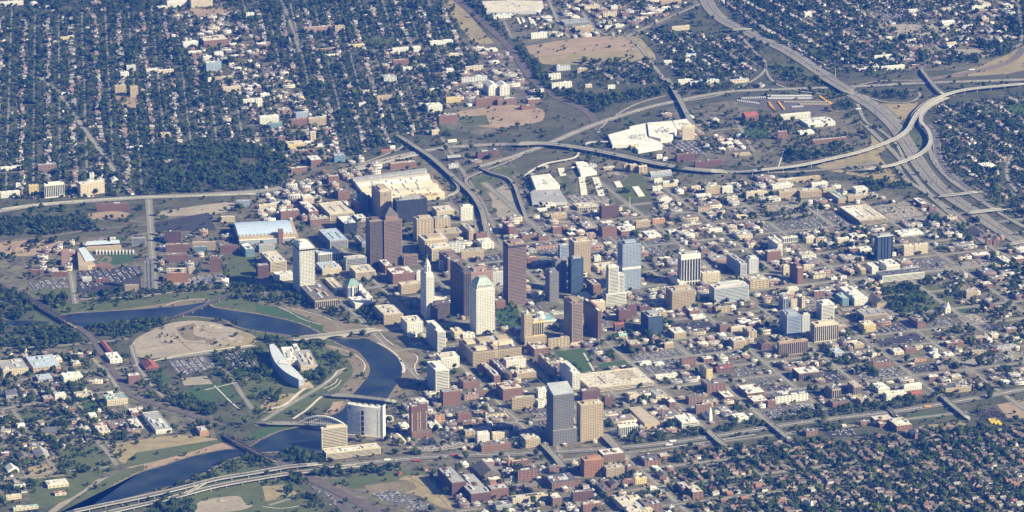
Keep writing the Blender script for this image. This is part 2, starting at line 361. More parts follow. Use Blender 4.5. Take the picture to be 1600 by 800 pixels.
 ('park_lawn','lawn',T(1200,400,4,[(1150,320),(1230,300),(1290,345),(1160,362)])),
 ('parking_lot','dlot',T(1200,400,4,[(640,460),(830,420),(880,465),(640,500)])),
 ('parking_lot','dlot',T(1200,400,4,[(660,525),(940,485),(970,530),(720,570)])),
 ('parking_lot','lot',T(1200,400,4,[(985,415),(1130,380),(1190,425),(1000,450)])),
 ('parking_lot','plot',T(1200,400,4,[(1180,380),(1290,360),(1390,415),(1250,440)])),
 ('parking_lot','dlot',T(1200,400,4,[(1290,440),(1400,425),(1450,455),(1330,480)])),
 ('parking_lot','lot',T(1200,400,4,[(540,740),(780,695),(860,745),(600,785)])),
 ('parking_lot','dlot',T(1200,400,4,[(870,700),(1000,680),(1060,710),(910,735)])),
 ('parking_lot','lot',T(1200,400,4,[(1370,630),(1450,610),(1510,650),(1420,665)])),
 ('parking_lot','plot',T(1200,400,4,[(1160,650),(1300,630),(1390,670),(1230,690)])),
 ('parking_lot','plot',T(1200,400,4,[(1460,610),(1600,595),(1600,640),(1520,655)])),
 ('parking_lot','dlot',T(1200,400,4,[(1270,570),(1400,545),(1450,590),(1340,610)])),
 ('parking_lot','dlot',T(1200,400,4,[(330,720),(440,700),(510,770),(370,790)])),
 ('parking_lot','lot',T(1200,600,4,[(70,140),(260,110),(340,165),(60,210),(0,215),(-60,180)])),
 ('parking_lot','plot',T(1200,600,4,[(190,120),(280,105),(340,160),(250,175)])),
 ('cut_grass','lawn',T(1200,600,4,[(890,190),(1060,175),(1110,210),(930,235)])),
 ('cut_grass','dry',T(1200,600,4,[(960,260),(1220,235),(1260,270),(1000,285)])),
 ('storage_yard','dlot',T(1200,600,4,[(1290,170),(1420,145),(1490,240),(1380,235)])),
 ('bare_field','dirt',T(1200,600,4,[(1430,130),(1600,95),(1600,215),(1500,215)])),
 ('parking_lot','dlot',T(1200,600,4,[(340,290),(520,275),(560,320),(380,335)])),
 ('parking_lot','lot',T(720,300,5,[(1410,390),(1600,370),(1600,500),(1470,500)])),
 ('parking_lot','lot',T(720,300,5,[(600,440),(760,430),(700,520),(620,500)])),
 ('parking_lot','dlot',T(720,300,5,[(1090,370),(1340,330),(1400,370),(1120,400)])),
 ('parking_lot','dlot',T(720,300,5,[(180,510),(320,490),(330,590),(240,600)])),
 ('parking_lot','lot',T(720,300,5,[(500,240),(700,250),(640,330),(460,320)])),
 ('storage_lot','plot',T(720,300,5,[(240,100),(420,80),(480,180),(300,210)])),
 ('storage_lot','plot',T(720,300,5,[(260,10),(400,0),(440,70),(240,110)])),
 ('statehouse_lawn','lawn',T(720,460,5,[(265,120),(440,100),(480,230),(430,280),(290,230)])),
 ('commons_lawn','lawn',T(720,460,5,[(720,450),(960,425),(1010,470),(1040,600),(920,605),(850,520)])),
 ('commons_lawn','lawn',T(720,460,5,[(1060,550),(1280,515),(1320,555),(1110,590)])),
 ('parking_lot','lot',T(720,460,5,[(1330,480),(1600,440),(1600,540),(1420,560)])),
 ('parking_lot','lot',T(800,400,4,[(820,700),(990,675),(1050,735),(900,745)])),
 ('parking_lot','lot',T(800,400,4,[(760,620),(1080,580),(1160,650),(1050,680),(830,690)])),
 ('parking_lot','dlot',T(1040,460,5,[(30,230),(350,210),(400,250),(50,290)])),
 ('parking_lot','dlot',T(1040,460,5,[(200,450),(460,415),(520,470),(250,500)])),
 ('parking_lot','lot',T(1040,460,5,[(530,590),(620,570),(680,620),(560,640)])),
 ('parking_lot','lot',T(1040,460,5,[(650,650),(820,625),(880,690),(730,720)])),
 ('parking_lot','dlot',T(1040,460,5,[(790,730),(980,700),(1060,745),(800,770)])),
 ('parking_lot','dlot',T(480,600,5,[(1200,80),(1380,50),(1440,100),(1280,140)])),
 ('parking_lot','dlot',T(480,600,5,[(860,440),(980,415),(1010,450),(890,480)])),
 ('parking_lot','dlot',T(480,600,5,[(1010,385),(1130,365),(1150,410),(1060,445)])),
 ('parking_lot','lot',T(480,600,5,[(1060,190),(1240,160),(1310,210),(1160,260)])),
 ('parking_lot','plot',T(480,600,5,[(850,500),(1200,440),(1230,470),(950,540)])),
 ('parking_lot','dlot',T(720,300,5,[(-700,-700),(-701,-700),(-700,-701)])),
 ('gravel_lot','sand',T(80,300,5,[(860,150),(1380,80),(1420,130),(1280,170),(870,190)])),
 ('gravel_lot','dirt',T(80,300,5,[(290,170),(480,150),(620,170),(560,205),(320,215)])),
 ('verge','scrub',T(80,300,5,[(0,70),(1400,15),(1380,75),(860,120),(740,100),(600,90),(340,90),(0,120)])),
 ('rail_land','scrub',T(80,300,5,[(-400,300),(340,230),(760,250),(760,310),(440,340),(-400,400)])),
 ('earth_yard','dirt',T(0,200,4,[(0,705),(280,700),(420,715),(350,740),(260,770),(200,800),(0,790)])),
 ('parking_lot','plot',T(80,300,5,[(180,400),(430,360),(460,400),(280,420)])),
 ('dark_lot','dlot',T(80,300,5,[(800,240),(1230,160),(1290,300),(810,310)])),
 ('dark_lot','dlot',T(80,300,5,[(200,620),(700,580),(700,770),(200,790)])),
 ('park_lawn','grass',T(80,300,5,[(1380,500),(1560,470),(1600,560),(1600,700),(1400,720)])),
 ('parking_lot','plot',T(80,300,5,[(1140,660),(1330,640),(1340,700),(920,750),(900,720)])),
 ('parking_lot','lot',T(0,400,4,[(170,170),(400,140),(430,200),(200,210)])),
 ('grass_lot','grass',T(0,400,4,[(180,215),(440,200),(430,250),(220,255)])),
 ('ball_park_grass','lawn',T(80,300,5,[(440,490),(640,480),(670,520),(500,555)])),
 ('lawn','lawn',T(80,300,5,[(470,360),(560,345),(590,380),(520,400)])),
 ('rail_yard','purp',T(400,200,4,[(560,540),(600,540),(601,541)])),
 ('gravel_lot','plot',T(400,200,4,[(1450,410),(1560,350),(1600,360),(1600,560),(1500,480)])),
 ('verge','grass',T(400,200,4,[(1320,340),(1400,300),(1600,240),(1600,300),(1480,340),(1420,420),(1370,390)])),
 ('verge','scrub',T(400,200,4,[(1040,180),(1120,160),(1240,200),(1240,300),(1180,240)])),
 ('verge','scrub',T(800,200,4,[(0,180),(200,130),(420,150),(380,180),(200,220),(60,290),(20,240)])),
]
for nm, m, P in ZT:
    if nm == 'rail_yard' and len(P) == 3: continue
    if P[0][1] < 0 or P[0][0] < -1000: continue
    zone(nm, m, P, smoothk=3 if m in ('dry','dirt','brown','scrub','sand','grass') and len(P) > 4 else 0)
# ---- water ----
wm = bpy.data.materials.new('river_water'); wm.use_nodes = True; t_ = wm.node_tree; b_ = t_.nodes['Principled BSDF']
b_.inputs['Base Color'].default_value = (.022,.032,.036,1); b_.inputs['Roughness'].default_value = .3; b_.inputs['Specular IOR Level'].default_value = .2
n_ = t_.nodes.new('ShaderNodeTexNoise'); n_.inputs['Scale'].default_value = .25; n_.inputs['Detail'].default_value = 6
bp_ = t_.nodes.new('ShaderNodeBump'); bp_.inputs['Strength'].default_value = .25; bp_.inputs['Distance'].default_value = .6
g_ = t_.nodes.new('ShaderNodeNewGeometry'); t_.links.new(g_.outputs['Position'], n_.inputs['Vector'])
t_.links.new(n_.outputs['Fac'], bp_.inputs['Height']); t_.links.new(bp_.outputs[0], b_.inputs['Normal']); MATS['river_water'] = wm
RIV = [(85,497),(110,491),(150,488),(200,485),(250,481),(292,477),(322,473),(335,481),(400,491),(445,500),(480,511),(510,526),(555,530),(572,529),(590,538),(610,550),(624,562),(629,576),
  (626,592),(616,606),(606,622),(596,640),(580,665),(545,692),(505,706),(470,707),(425,706),(385,711),(350,722),(312,742),(265,760),(200,778),(110,801),(40,825),
  (105,815),(128,798),(150,783),(175,762),(217,740),(250,730),(300,714),(352,703),(385,702),(408,688),(440,674),(470,667),(500,655),(530,645),(543,630),(552,616),(566,600),
  (577,584),(576,570),(560,550),(538,541),(512,530),(480,528),(430,521),(400,517),(370,510),(350,500),(300,494),(265,496),(225,499),(185,503),(150,509),(118,510)]
zone('river', 'river_water', RIV, .9, 6, 4)
zone('river', 'river_water', [(-10,501),(60,502),(78,504),(66,507),(-10,507)], .9, 6, 3)
rn_ = t_.nodes.new('ShaderNodeTexNoise'); rn_.inputs['Scale'].default_value = .012; rn_.inputs['Detail'].default_value = 5; t_.links.new(g_.outputs['Position'], rn_.inputs['Vector'])
rc0 = t_.nodes.new('ShaderNodeValToRGB'); t_.links.new(rn_.outputs['Fac'], rc0.inputs[0]); rc0.color_ramp.elements[0].position = .4; rc0.color_ramp.elements[1].position = .65
rc0.color_ramp.elements[0].color = (.010,.017,.022,1); rc0.color_ramp.elements[1].color = (.034,.042,.038,1); t_.links.new(rc0.outputs[0], b_.inputs['Base Color'])
Psh = smooth([G(*p) for p in RIV+[RIV[0]]], 12); rs_ = random.Random(5); Nsh = offs(Psh); vs_ = []
for p_, q_ in zip(Psh, Nsh): vs_ += [(*(p_+q_*(3+rs_.uniform(0,9))), .86), (*(p_-q_*(3+rs_.uniform(0,9))), .86)]
tag(mesh_obj('river_shore', vs_, [(2*i,2*i+1,2*i+3,2*i+2) for i in range(len(Psh)-1)], GM['brown']), kind='structure')
# ---------------- roads ----------------
roads = []
def road(pts, w, z=1.0, m=None, name='street', k=5, code=2, edge=True, median=False, m2=None):
    P = smooth([G(*p) for p in pts], k); mb = MB(); strip(mb, P, w/2, -w/2, z)
    mats = [m or ROADM, WHITEP, CONC, SIDEW]
    if edge:
        for s in (-1, 1): strip(mb, P, s*(w/2+1.6)+1.1, s*(w/2+1.6)-1.1, z-.05, 3)
    if median: wallstrip(mb, P, .5, -.5, z-.2, z+1.0, 2)
    elif w >= 9:
        strip(mb, P, .25, -.25, z+.06, 1)
    o = mb.build(name, None, mats=mats); tag(o, kind='structure'); mark_line(P, w+6, code); roads.append((P, w, z)); return o
def enroad(kind, c, a, b, w, z=.75):
    if kind == 'N': P = [EN(c, a), EN(c, b)]
    else: P = [EN(a, c), EN(b, c)]
    P = [P[0]+(P[1]-P[0])*t for t in np.linspace(0, 1, 8)]
    mb = MB(); strip(mb, P, w/2, -w/2, z); strip(mb, P, .2, -.2, z+.05, 1)
    for s in (-1, 1): strip(mb, P, s*(w/2+3.2)+1.7*1, s*(w/2+3.2)-1.7, z-.1, 2)
    o = mb.build('street', None, mats=[ROADM, WHITEP, SIDEW]); tag(o, kind='structure'); mark_line(P, w+9, 2); roads.append((P, w, z))
NS = [(-300,540,1250),(-166,20,1800),(0,-700,2100),(125,180,1900),(247,-100,2000),(408,-150,2150),(570,0,2200),(728,30,2100),(884,-60,2100),(1040,-150,1900),(1200,0,1800),(1370,-20,1700),(1540,0,1600),(1700,100,1500)]
for c, a, b in NS: enroad('N', c, a, b, 15 if c in (0,247,408) else 11, .70)
ES = [(180,-200,1700),(300,-200,1700),(400,-200,1700),(505,-250,1750),(640,-300,1750),(790,-300,1800),(955,-420,1850),(1080,-350,1850),(1200,-350,1800),(1310,-300,1800),(1418,-250,1700),(1550,-200,1500),(1680,-100,1400),(1800,0,1300)]
for c, a, b in ES: enroad('E', c, a, b, 20 if c == 955 else 11, .78)
for c, a, b in [(-110,-450,900),(-230,-450,300),(-350,-500,500),(-470,-500,500)]: enroad('E', c, a, b, 9, .8)
for pts, w in [([(232,310),(235,350),(238,400),(241,452)],16), ([(110,425),(116,460),(118,475)],12), ([(0,600),(60,590),(150,580),(200,575)],9),
    ([(0,640),(60,630),(150,615),(200,608)],9), ([(0,750),(50,745),(100,738),(170,730)],8), ([(20,640),(60,700),(90,740)],8), ([(145,560),(180,600),(200,640)],10),
    ([(150,688),(170,710),(182,727)],8), ([(0,545),(100,540),(200,530)],8), ([(205,540),(215,570),(235,600),(255,620)],9),
    ([(340,570),(360,590),(380,620),(395,640)],8), ([(250,562),(330,552),(400,540)],10), ([(400,665),(440,640),(500,605),(520,590),(540,575)],9),
    ([(60,120),(95,150),(130,200),(160,240),(182,272)],12), ([(440,0),(455,40),(470,85)],8), ([(770,0),(800,60)],8),
    ([(858,0),(870,30),(890,60)],10), ([(910,20),(930,45),(950,55)],9), ([(978,58),(1040,30),(1105,2)],9), ([(980,58),(1000,75),(1015,95),(1035,120)],9),
    ([(1360,20),(1380,45),(1400,62)],9), ([(1460,70),(1480,90)],8), ([(1590,0),(1597,60),(1585,75)],8), ([(1590,230),(1575,255),(1575,280),(1590,300)],9),
    ([(1530,260),(1560,254),(1600,248)],9), ([(1150,190),(1165,215),(1178,238)],8), ([(690,215),(760,330),(790,400)],8), ([(870,690),(880,735),(910,800)],10),
    ([(0,690),(60,678),(130,668)],7), ([(420,790),(470,775)],6)]:
    road(pts, w, .95, name='street')
zone('commons_lawn', 'lawn', T(720,460,5,[(720,450),(960,425),(1010,470),(1040,600),(920,605),(850,520)]), 1.1)
zone('commons_lawn', 'lawn', T(720,460,5,[(1060,550),(1280,515),(1320,555),(1110,590)]), 1.1)
zone('statehouse_lawn', 'lawn', T(720,460,5,[(265,120),(440,100),(480,230),(430,280),(290,230)]), 1.1)
zone('park_lawn', 'lawn', T(1200,400,4,[(860,235),(960,220),(1010,250),(940,275),(870,265)]), 1.1)
# railways
BAL = mat('railway_ballast', (.14,.115,.095), .95, .2, .03)
def rail(pts, w, z=1.1, k=5):
    P = smooth([G(*p) for p in pts], k); mb = MB(); strip(mb, P, w/2, -w/2, z)
    n = max(1, int(w/5))
    for i in range(n):
        c = -w/2+w*(i+.5)/n
        for s in (-.75, .75): wallstrip(mb, P, c+s+.12, c+s-.12, z, z+.2, 1)
    tag(mb.build('railway', None, mats=[BAL, mat('rail_steel', (.25,.2,.17), .5, .1)]), kind='structure'); mark_line(P, w+4, 3)
rail([(708,-5),(760,40),(800,80),(832,125),(868,152),(912,172),(928,188),(935,205)], 26)
rail([(118,510),(140,525),(160,555),(180,585),(200,615),(235,630),(300,650),(350,665)], 16)
rail([(430,722),(480,745),(530,770),(590,800),(620,815)], 30)
rail([(1600,75),(1580,95),(1540,108),(1480,120),(1420,128)], 26)
rail([(0,440),(12,448),(30,460)], 14); rail([(0,378),(60,372),(140,360),(230,352)], 14)
rail([(205,560),(218,590),(232,608),(250,622)], 8)
# ---- freeways ----
def freeway(pts, w, name='freeway', z=1.6, k=6, m=None):
    P = smooth([G(*p) for p in pts], k); mb = MB()
    strip(mb, P, w/2+4, -w/2-4, z-.4, 3); strip(mb, P, w/2, -w/2, z)
    for s in (-1, 1):
        strip(mb, P, s*(w/2-1.0)+1.0, s*(w/2-1.0)-1.0, z+.05, 2)
        for q in (.33, .66):
            strip(mb, P, s*w/2*q+.08, s*w/2*q-.08, z+.1, 1)
    if w > 24: strip(mb, P, 2.2, -2.2, z+.06, 2); wallstrip(mb, P, .4, -.4, z, z+1.1, 2)
    tag(mb.build(name, None, mats=[m or ASPH2, WHITEP, SHOUL, GM['scrub']]), kind='structure'); mark_line(P, w+5, 3); roads.append((P, w, z)); return P
SHOUL = mat('pale_shoulder', (.34,.315,.25), .9, .15, .02)
ASPH2 = mat('freeway_surface', (.23,.21,.17), .9, .12, .01, scale2=.1)
ASPH3 = mat('dark_freeway_surface', (.125,.115,.115), .9, .15, .01, scale2=.1)
HW = []
HW.append((freeway([(500,733),(560,725),(640,717),(700,713),(800,710),(880,706),(984,699),(1040,693),(1100,685),(1207,668),(1300,655),(1390,645),(1470,632),(1530,622),(1600,609),(1680,596)], 26, m=ASPH3), 26))
HW.append((freeway([(-60,338),(0,330),(60,321),(150,314),(225,309),(300,306),(400,300),(440,294)], 34), 34))
HW.append((freeway([(530,268),(560,262),(600,250),(650,239),(700,231),(760,227),(800,226)], 30), 30))
HW.append((freeway([(745,262),(800,246),(850,228),(925,197),(1000,172),(1050,160),(1100,150),(1150,143),(1250,139),(1350,135),(1450,130),(1600,125),(1700,120)], 26), 26))
HW.append((freeway([(1100,-8),(1112,15),(1135,35),(1175,55),(1230,80),(1280,112),(1325,143),(1370,172),(1400,200),(1420,230),(1445,268),(1475,300),(1520,330),(1560,358),(1620,392)], 46), 46))
HW.append((freeway([(1400,255),(1415,280),(1445,300),(1480,330),(1520,365),(1560,395)], 14), 14))
HW.append((freeway([(1448,195),(1462,215),(1466,245),(1482,270),(1510,295),(1545,318)], 22, m=ASPH3), 22))
HW.append((freeway([(1130,268),(1200,270),(1260,268),(1320,262),(1370,255)], 16), 16))
HW.append((freeway([(1060,160),(1120,150),(1170,130),(1194,112),(1196,98),(1188,90),(1160,60)], 9), 9))
HW.append((freeway([(1330,142),(1350,150),(1385,160),(1420,160),(1436,152),(1435,145),(1420,141)], 8), 8))
HW.append((freeway([(1330,141),(1345,133),(1380,127),(1440,126)], 8), 8))
HW.append((freeway([(1340,163),(1352,190),(1370,200),(1400,225),(1412,250)], 9), 9))
HW.append((freeway([(625,213),(628,230),(600,243),(560,258)], 8), 8))
HW.append((freeway([(934,208),(950,190),(990,165),(1040,150)], 8), 8))
HW.append((freeway([(748,300),(731,290),(729,280),(745,272),(790,255),(830,236)], 9), 9))
HW.append((freeway([(1000,707),(1080,695),(1180,680)], 8), 8))
HW.append((freeway([(1352,196),(1372,215),(1398,240),(1425,272),(1452,303),(1490,332),(1530,362)], 13), 13))
HW.append((freeway([(1452,232),(1462,256),(1486,282),(1524,308),(1570,338),(1620,366)], 13), 13))
HW.append((freeway([(1196,98),(1199,116),(1214,132),(1245,142),(1290,148)], 8), 8))
HW.append((freeway([(1270,108),(1310,128),(1340,146),(1380,168),(1408,192)], 10), 10))
HW.append((freeway([(1000,251),(1060,262),(1120,266)], 12), 12))
HW.append((freeway([(640,706),(690,704),(735,695),(755,682)], 8, m=ROADM), 8))
# ---------------- buildings ----------------
def hyp(a, b): return math.hypot(a, b)
def solve_len(P0, u, target, lo=1, hi=600):              # distance along u whose picture x reaches target
    f = lambda t: Pj(*(P0+u*t))[0]-target
    a, b = lo, hi; fa = f(a)
    if fa*f(b) > 0: return lo
    for _ in range(30):
        m = (a+b)/2
        if f(m)*fa > 0: a = m
        else: b = m
    return (a+b)/2
def dims(xc, yb, h, dr, dl, head=HEAD, D=None):
    P0 = G(xc, yb); ue, un = axes(head)
    W = solve_len(P0, ue, xc+dr) if dr > 0 else 8
    Dp = D if D else min(solve_len(P0, un, xc-dl), 170)
    d = (P0[1]+CAMD)*CP+CAMH*SP; H = h*d/FPX/CP
    return P0, max(W, 5), max(Dp, 8), max(H, 3)
KIND = {}
def facade(root, W, D, H, style, wall, x0=0, y0=0, z0=0, glass=None, nm=''):
    """core of glass, with floor bands and piers of wall standing proud of it"""
    x1, y1, z1 = x0+W, y0+D, z0+H
    wm_ = WM(wall); gl = glass or (GLB if wall in ('bgrey','dblue','teal','lgrey') else GL)
    if style in 'xhG' or H < 5:                          # plain walls
        mb = MB(); mb.box(x0,y0,z0,x1,y1,z1); mb.build('wall', wm_, root)
        if style != 'G' and H > 3.5:
            wb = MB(); n = max(1, int(H/4.5))
            for k in range(n):
                za = z0+H*(k+.35)/n; zb = za+1.6; m = max(1, int(W/9)); s = W/m
                for i in range(m): wb.box(x0+s*(i+.25), y0-.12, za, x0+s*(i+.75), y0+.1, zb)
                m = max(1, int(D/9)); s = D/m
                for i in range(m): wb.box(x0-.12, y0+s*(i+.25), za, x0+.1, y0+s*(i+.75), zb)
            tag(wb.build('windows', gl, root), kind='stuff')
        return
    core = MB(); core.box(x0+.5,y0+.5,z0,x1-.5,y1-.5,z1-.3); core.build('glazing', WM('dark') if style == 'p' and wall in ('white','cream') else gl, root)
    mb = MB(); fh = {'s':3.9,'g':3.9,'p':H,'k':3.3,'w':4.0}[style]
    nf = max(1, round(H/fh)); fh = H/nf
    bt = {'s':.46,'g':.42,'p':.1,'k':.42,'w':.5}[style]*fh
    if style != 'p':
        for k in range(nf): mb.ring(x0,y0,x1,y1,z0+k*fh,z0+k*fh+bt,.6)
    mb.ring(x0,y0,x1,y1,z1-(1.2 if style!='p' else min(5,H*.12)),z1+.9,.62)
    if style == 'p': mb.ring(x0,y0,x1,y1,z0,z0+min(3, H*.1),.62)
    if style in 'gpw':
        st, pw = {'g':(4.2,1.5),'p':(5.5,1.6),'w':(4.6,2.4)}[style]
        for L, ax in ((W,0),(D,1)):
            n = max(1, round(L/st))
            for i in range(n+1):
                c = i*L/n; a, b = max(0, c-pw/2), min(L, c+pw/2)
                if ax == 0:
                    mb.box(x0+a,y0-.03,z0,x0+b,y0+.55,z1-.4); mb.box(x0+a,y1-.55,z0,x0+b,y1+.03,z1-.4)
                else:
                    mb.box(x0-.03,y0+a,z0,x0+.55,y0+b,z1-.4); mb.box(x1-.55,y0+a,z0,x1+.03,y0+b,z1-.4)
    else:
        for a, b in ((x0,y0),(x1-1.6,y0),(x0,y1-1.6),(x1-1.6,y1-1.6)): mb.box(a-.02,b-.02,z0,a+1.62,b+1.62,z1-.4)
    mb.build('wall', wm_, root)
def rooftop(root, W, D, H, roof, seed, x0=0, y0=0, n=None, wall='grey', plain=False):
    r = random.Random(seed); mb = MB(); mb.box(x0+.65,y0+.65,H-.25,x0+W-.65,y0+D-.65,H+.1); mb.build('roof', RM(roof), root)
    if plain: return
    A = W*D; n = n if n is not None else min(7, int(A/450)+(1 if A > 120 else 0))
    fx = MB()
    for i in range(n):
        a, b = r.uniform(2.5,.22*W+2), r.uniform(2.5,.25*D+2); h = r.uniform(1.5,3.6)
        if a > W*.6 or b > D*.6: continue
        x = x0+r.uniform(1.2,max(1.3,W-a-1.2)); y = y0+r.uniform(1.2,max(1.3,D-b-1.2))
        u = MB(); u.box(x,y,H+.1,x+a,y+b,H+h); u.build('rooftop_unit', METAL if r.random() < .6 else WM(wall if wall not in ('dark','dblue') else 'grey'), root)
    for i in range(min(60, int(A/70))):
        s = r.uniform(.5,1.4); x = x0+r.uniform(1,W-3); y = y0+r.uniform(1,D-3); fx.box(x,y,H+.1,x+s,y+s*r.uniform(.7,1.8),H+r.uniform(.5,1.6))
    if fx.v: tag(fx.build('roof_vents', METAL, root), kind='stuff')
    if r.random() < .6:                                  # seams or patches of newer roofing
        pm = MB(); k = r.choice([1,1,2])
        for i in range(k):
            a, b = W*r.uniform(.15,.4), D*r.uniform(.2,.6); x = x0+r.uniform(1,W-a-1); y = y0+r.uniform(1,D-b-1); pm.box(x,y,H+.1,x+a,y+b,H+.2+.05*i)
        pm.build('roof_patch', RM(r.choice(['g','t','c','w'] if roof not in 'db' else ['g','d','b'])), root)
ALLB = []                                                # (root, centre px, words) for the labels
def put(root, P0, W, D, H, head, words, cat, code=5, pad=2):
    ue, un = axes(head); a = P0-ue*pad-un*pad
    mark([a, a+ue*(W+2*pad), a+ue*(W+2*pad)+un*(D+2*pad), a+un*(D+2*pad)], code)
    c = P0+ue*W/2+un*D/2; root['_c'] = 0
    del root['_c']; ALLB.append([root, Pj(c[0], c[1], H*.5), words, cat, (W, D, H)])
def building(xc, yb, h, dr, dl, style, wall, roof, head=HEAD, D=None, words=None, cat=None, name=None, extra=None, units=None):
    P0, W, Dp, H = dims(xc, yb, h, dr, dl, head, D)
    H0 = H
    tall = H > 38
    nm = name or ('parking_garage' if style == 'k' else 'office_tower' if tall else 'gabled_building' if style in 'h' else 'warehouse' if (W*Dp > 2500 and H < 14) else 'brick_building' if wall in ('brick','red','dbrick','obrick','redb','brown','pink') else 'commercial_building' if style in 'xG' else 'stone_building')
    root = empty(nm, P0, math.radians(-head))
    if style == 'h':
        hr = min(W, Dp)*.28; H = max(3, H-hr*.8)
        facade(root, W, Dp, H, 'h', wall)
        rb = MB(); rb.gable(0,0,W,Dp,H,hr,along='x' if W >= Dp else 'y'); rb.build('roof', RM(roof), root)
        if W*Dp > 150:
            cb = MB(); cb.box(W*.3,Dp*.3,H,W*.3+1,Dp*.3+1,H+hr+1.5); cb.build('chimney', WM('brick'), root)
    elif style == 'G':
        facade(root, W, Dp, H, 'G', wall); rooftop(root, W, Dp, H, roof, int(xc*7+yb), wall=wall, n=units)
    else:
        facade(root, W, Dp, H, style, wall)
        rooftop(root, W, Dp, H, roof, int(xc*7+yb), wall=wall, n=0 if style == 'k' else units)
        if tall and style != 'k':
            pb = MB(); pb.box(W*.2,Dp*.25,H+.1,W*.8,Dp*.75,H+5); pb.build('penthouse', WM(wall if wall not in ('dark','dblue') else 'grey'), root)
    if style == 'k':                                     # parking deck: ramp slots and parked cars on the roof
        sb = MB(); n = 2 if W > 50 else 1
        for i in range(n): sb.box(W*(.28+.4*i),Dp*.2,H+.1,W*(.28+.4*i)+3.5,Dp*.7,H+.22)
        sb.build('ramp_slot', DARKM, root); DECKS.append((P0, W, Dp, H, head))
    if extra: extra(root, W, Dp, H)
    size = 'tall' if H0 > 60 else 'mid-rise' if H0 > 24 else 'long low' if W > 70 else 'small' if W*Dp < 500 else 'low'
    form = {'k':'parking garage','h':'pitched-roof building'}.get(style, 'tower' if H0 > 60 else 'office block' if H0 > 24 else 'flat-roofed building')
    wd = words or f"{size} {WALL[wall][1]} {form} with {ROOF[roof][1]} roof"
    put(root, P0, W, Dp, H, head, wd, cat or {'k':'garage'}.get(style, 'tower' if H0 > 60 else 'building'))
    return root, P0, W, Dp, H
DECKS = []
TILES = dict(A=(400,300,5),B=(720,300,5),C=(800,400,4),D=(720,460,5),E=(1040,300,5),F=(1200,200,4),H=(1200,400,4),I=(1200,600,4),J=(400,600,4),K=(480,600,5),
 c=(400,460,5),b=(400,400,4),e=(1040,460,5),g=(800,600,4),L=(0,400,4),M=(0,600,4),N=(80,300,5),O=(0,200,4),P=(400,0,4),Q=(800,0,4),R=(800,200,4),S=(1200,0,4),t=(400,200,4),U=(0,0,4))
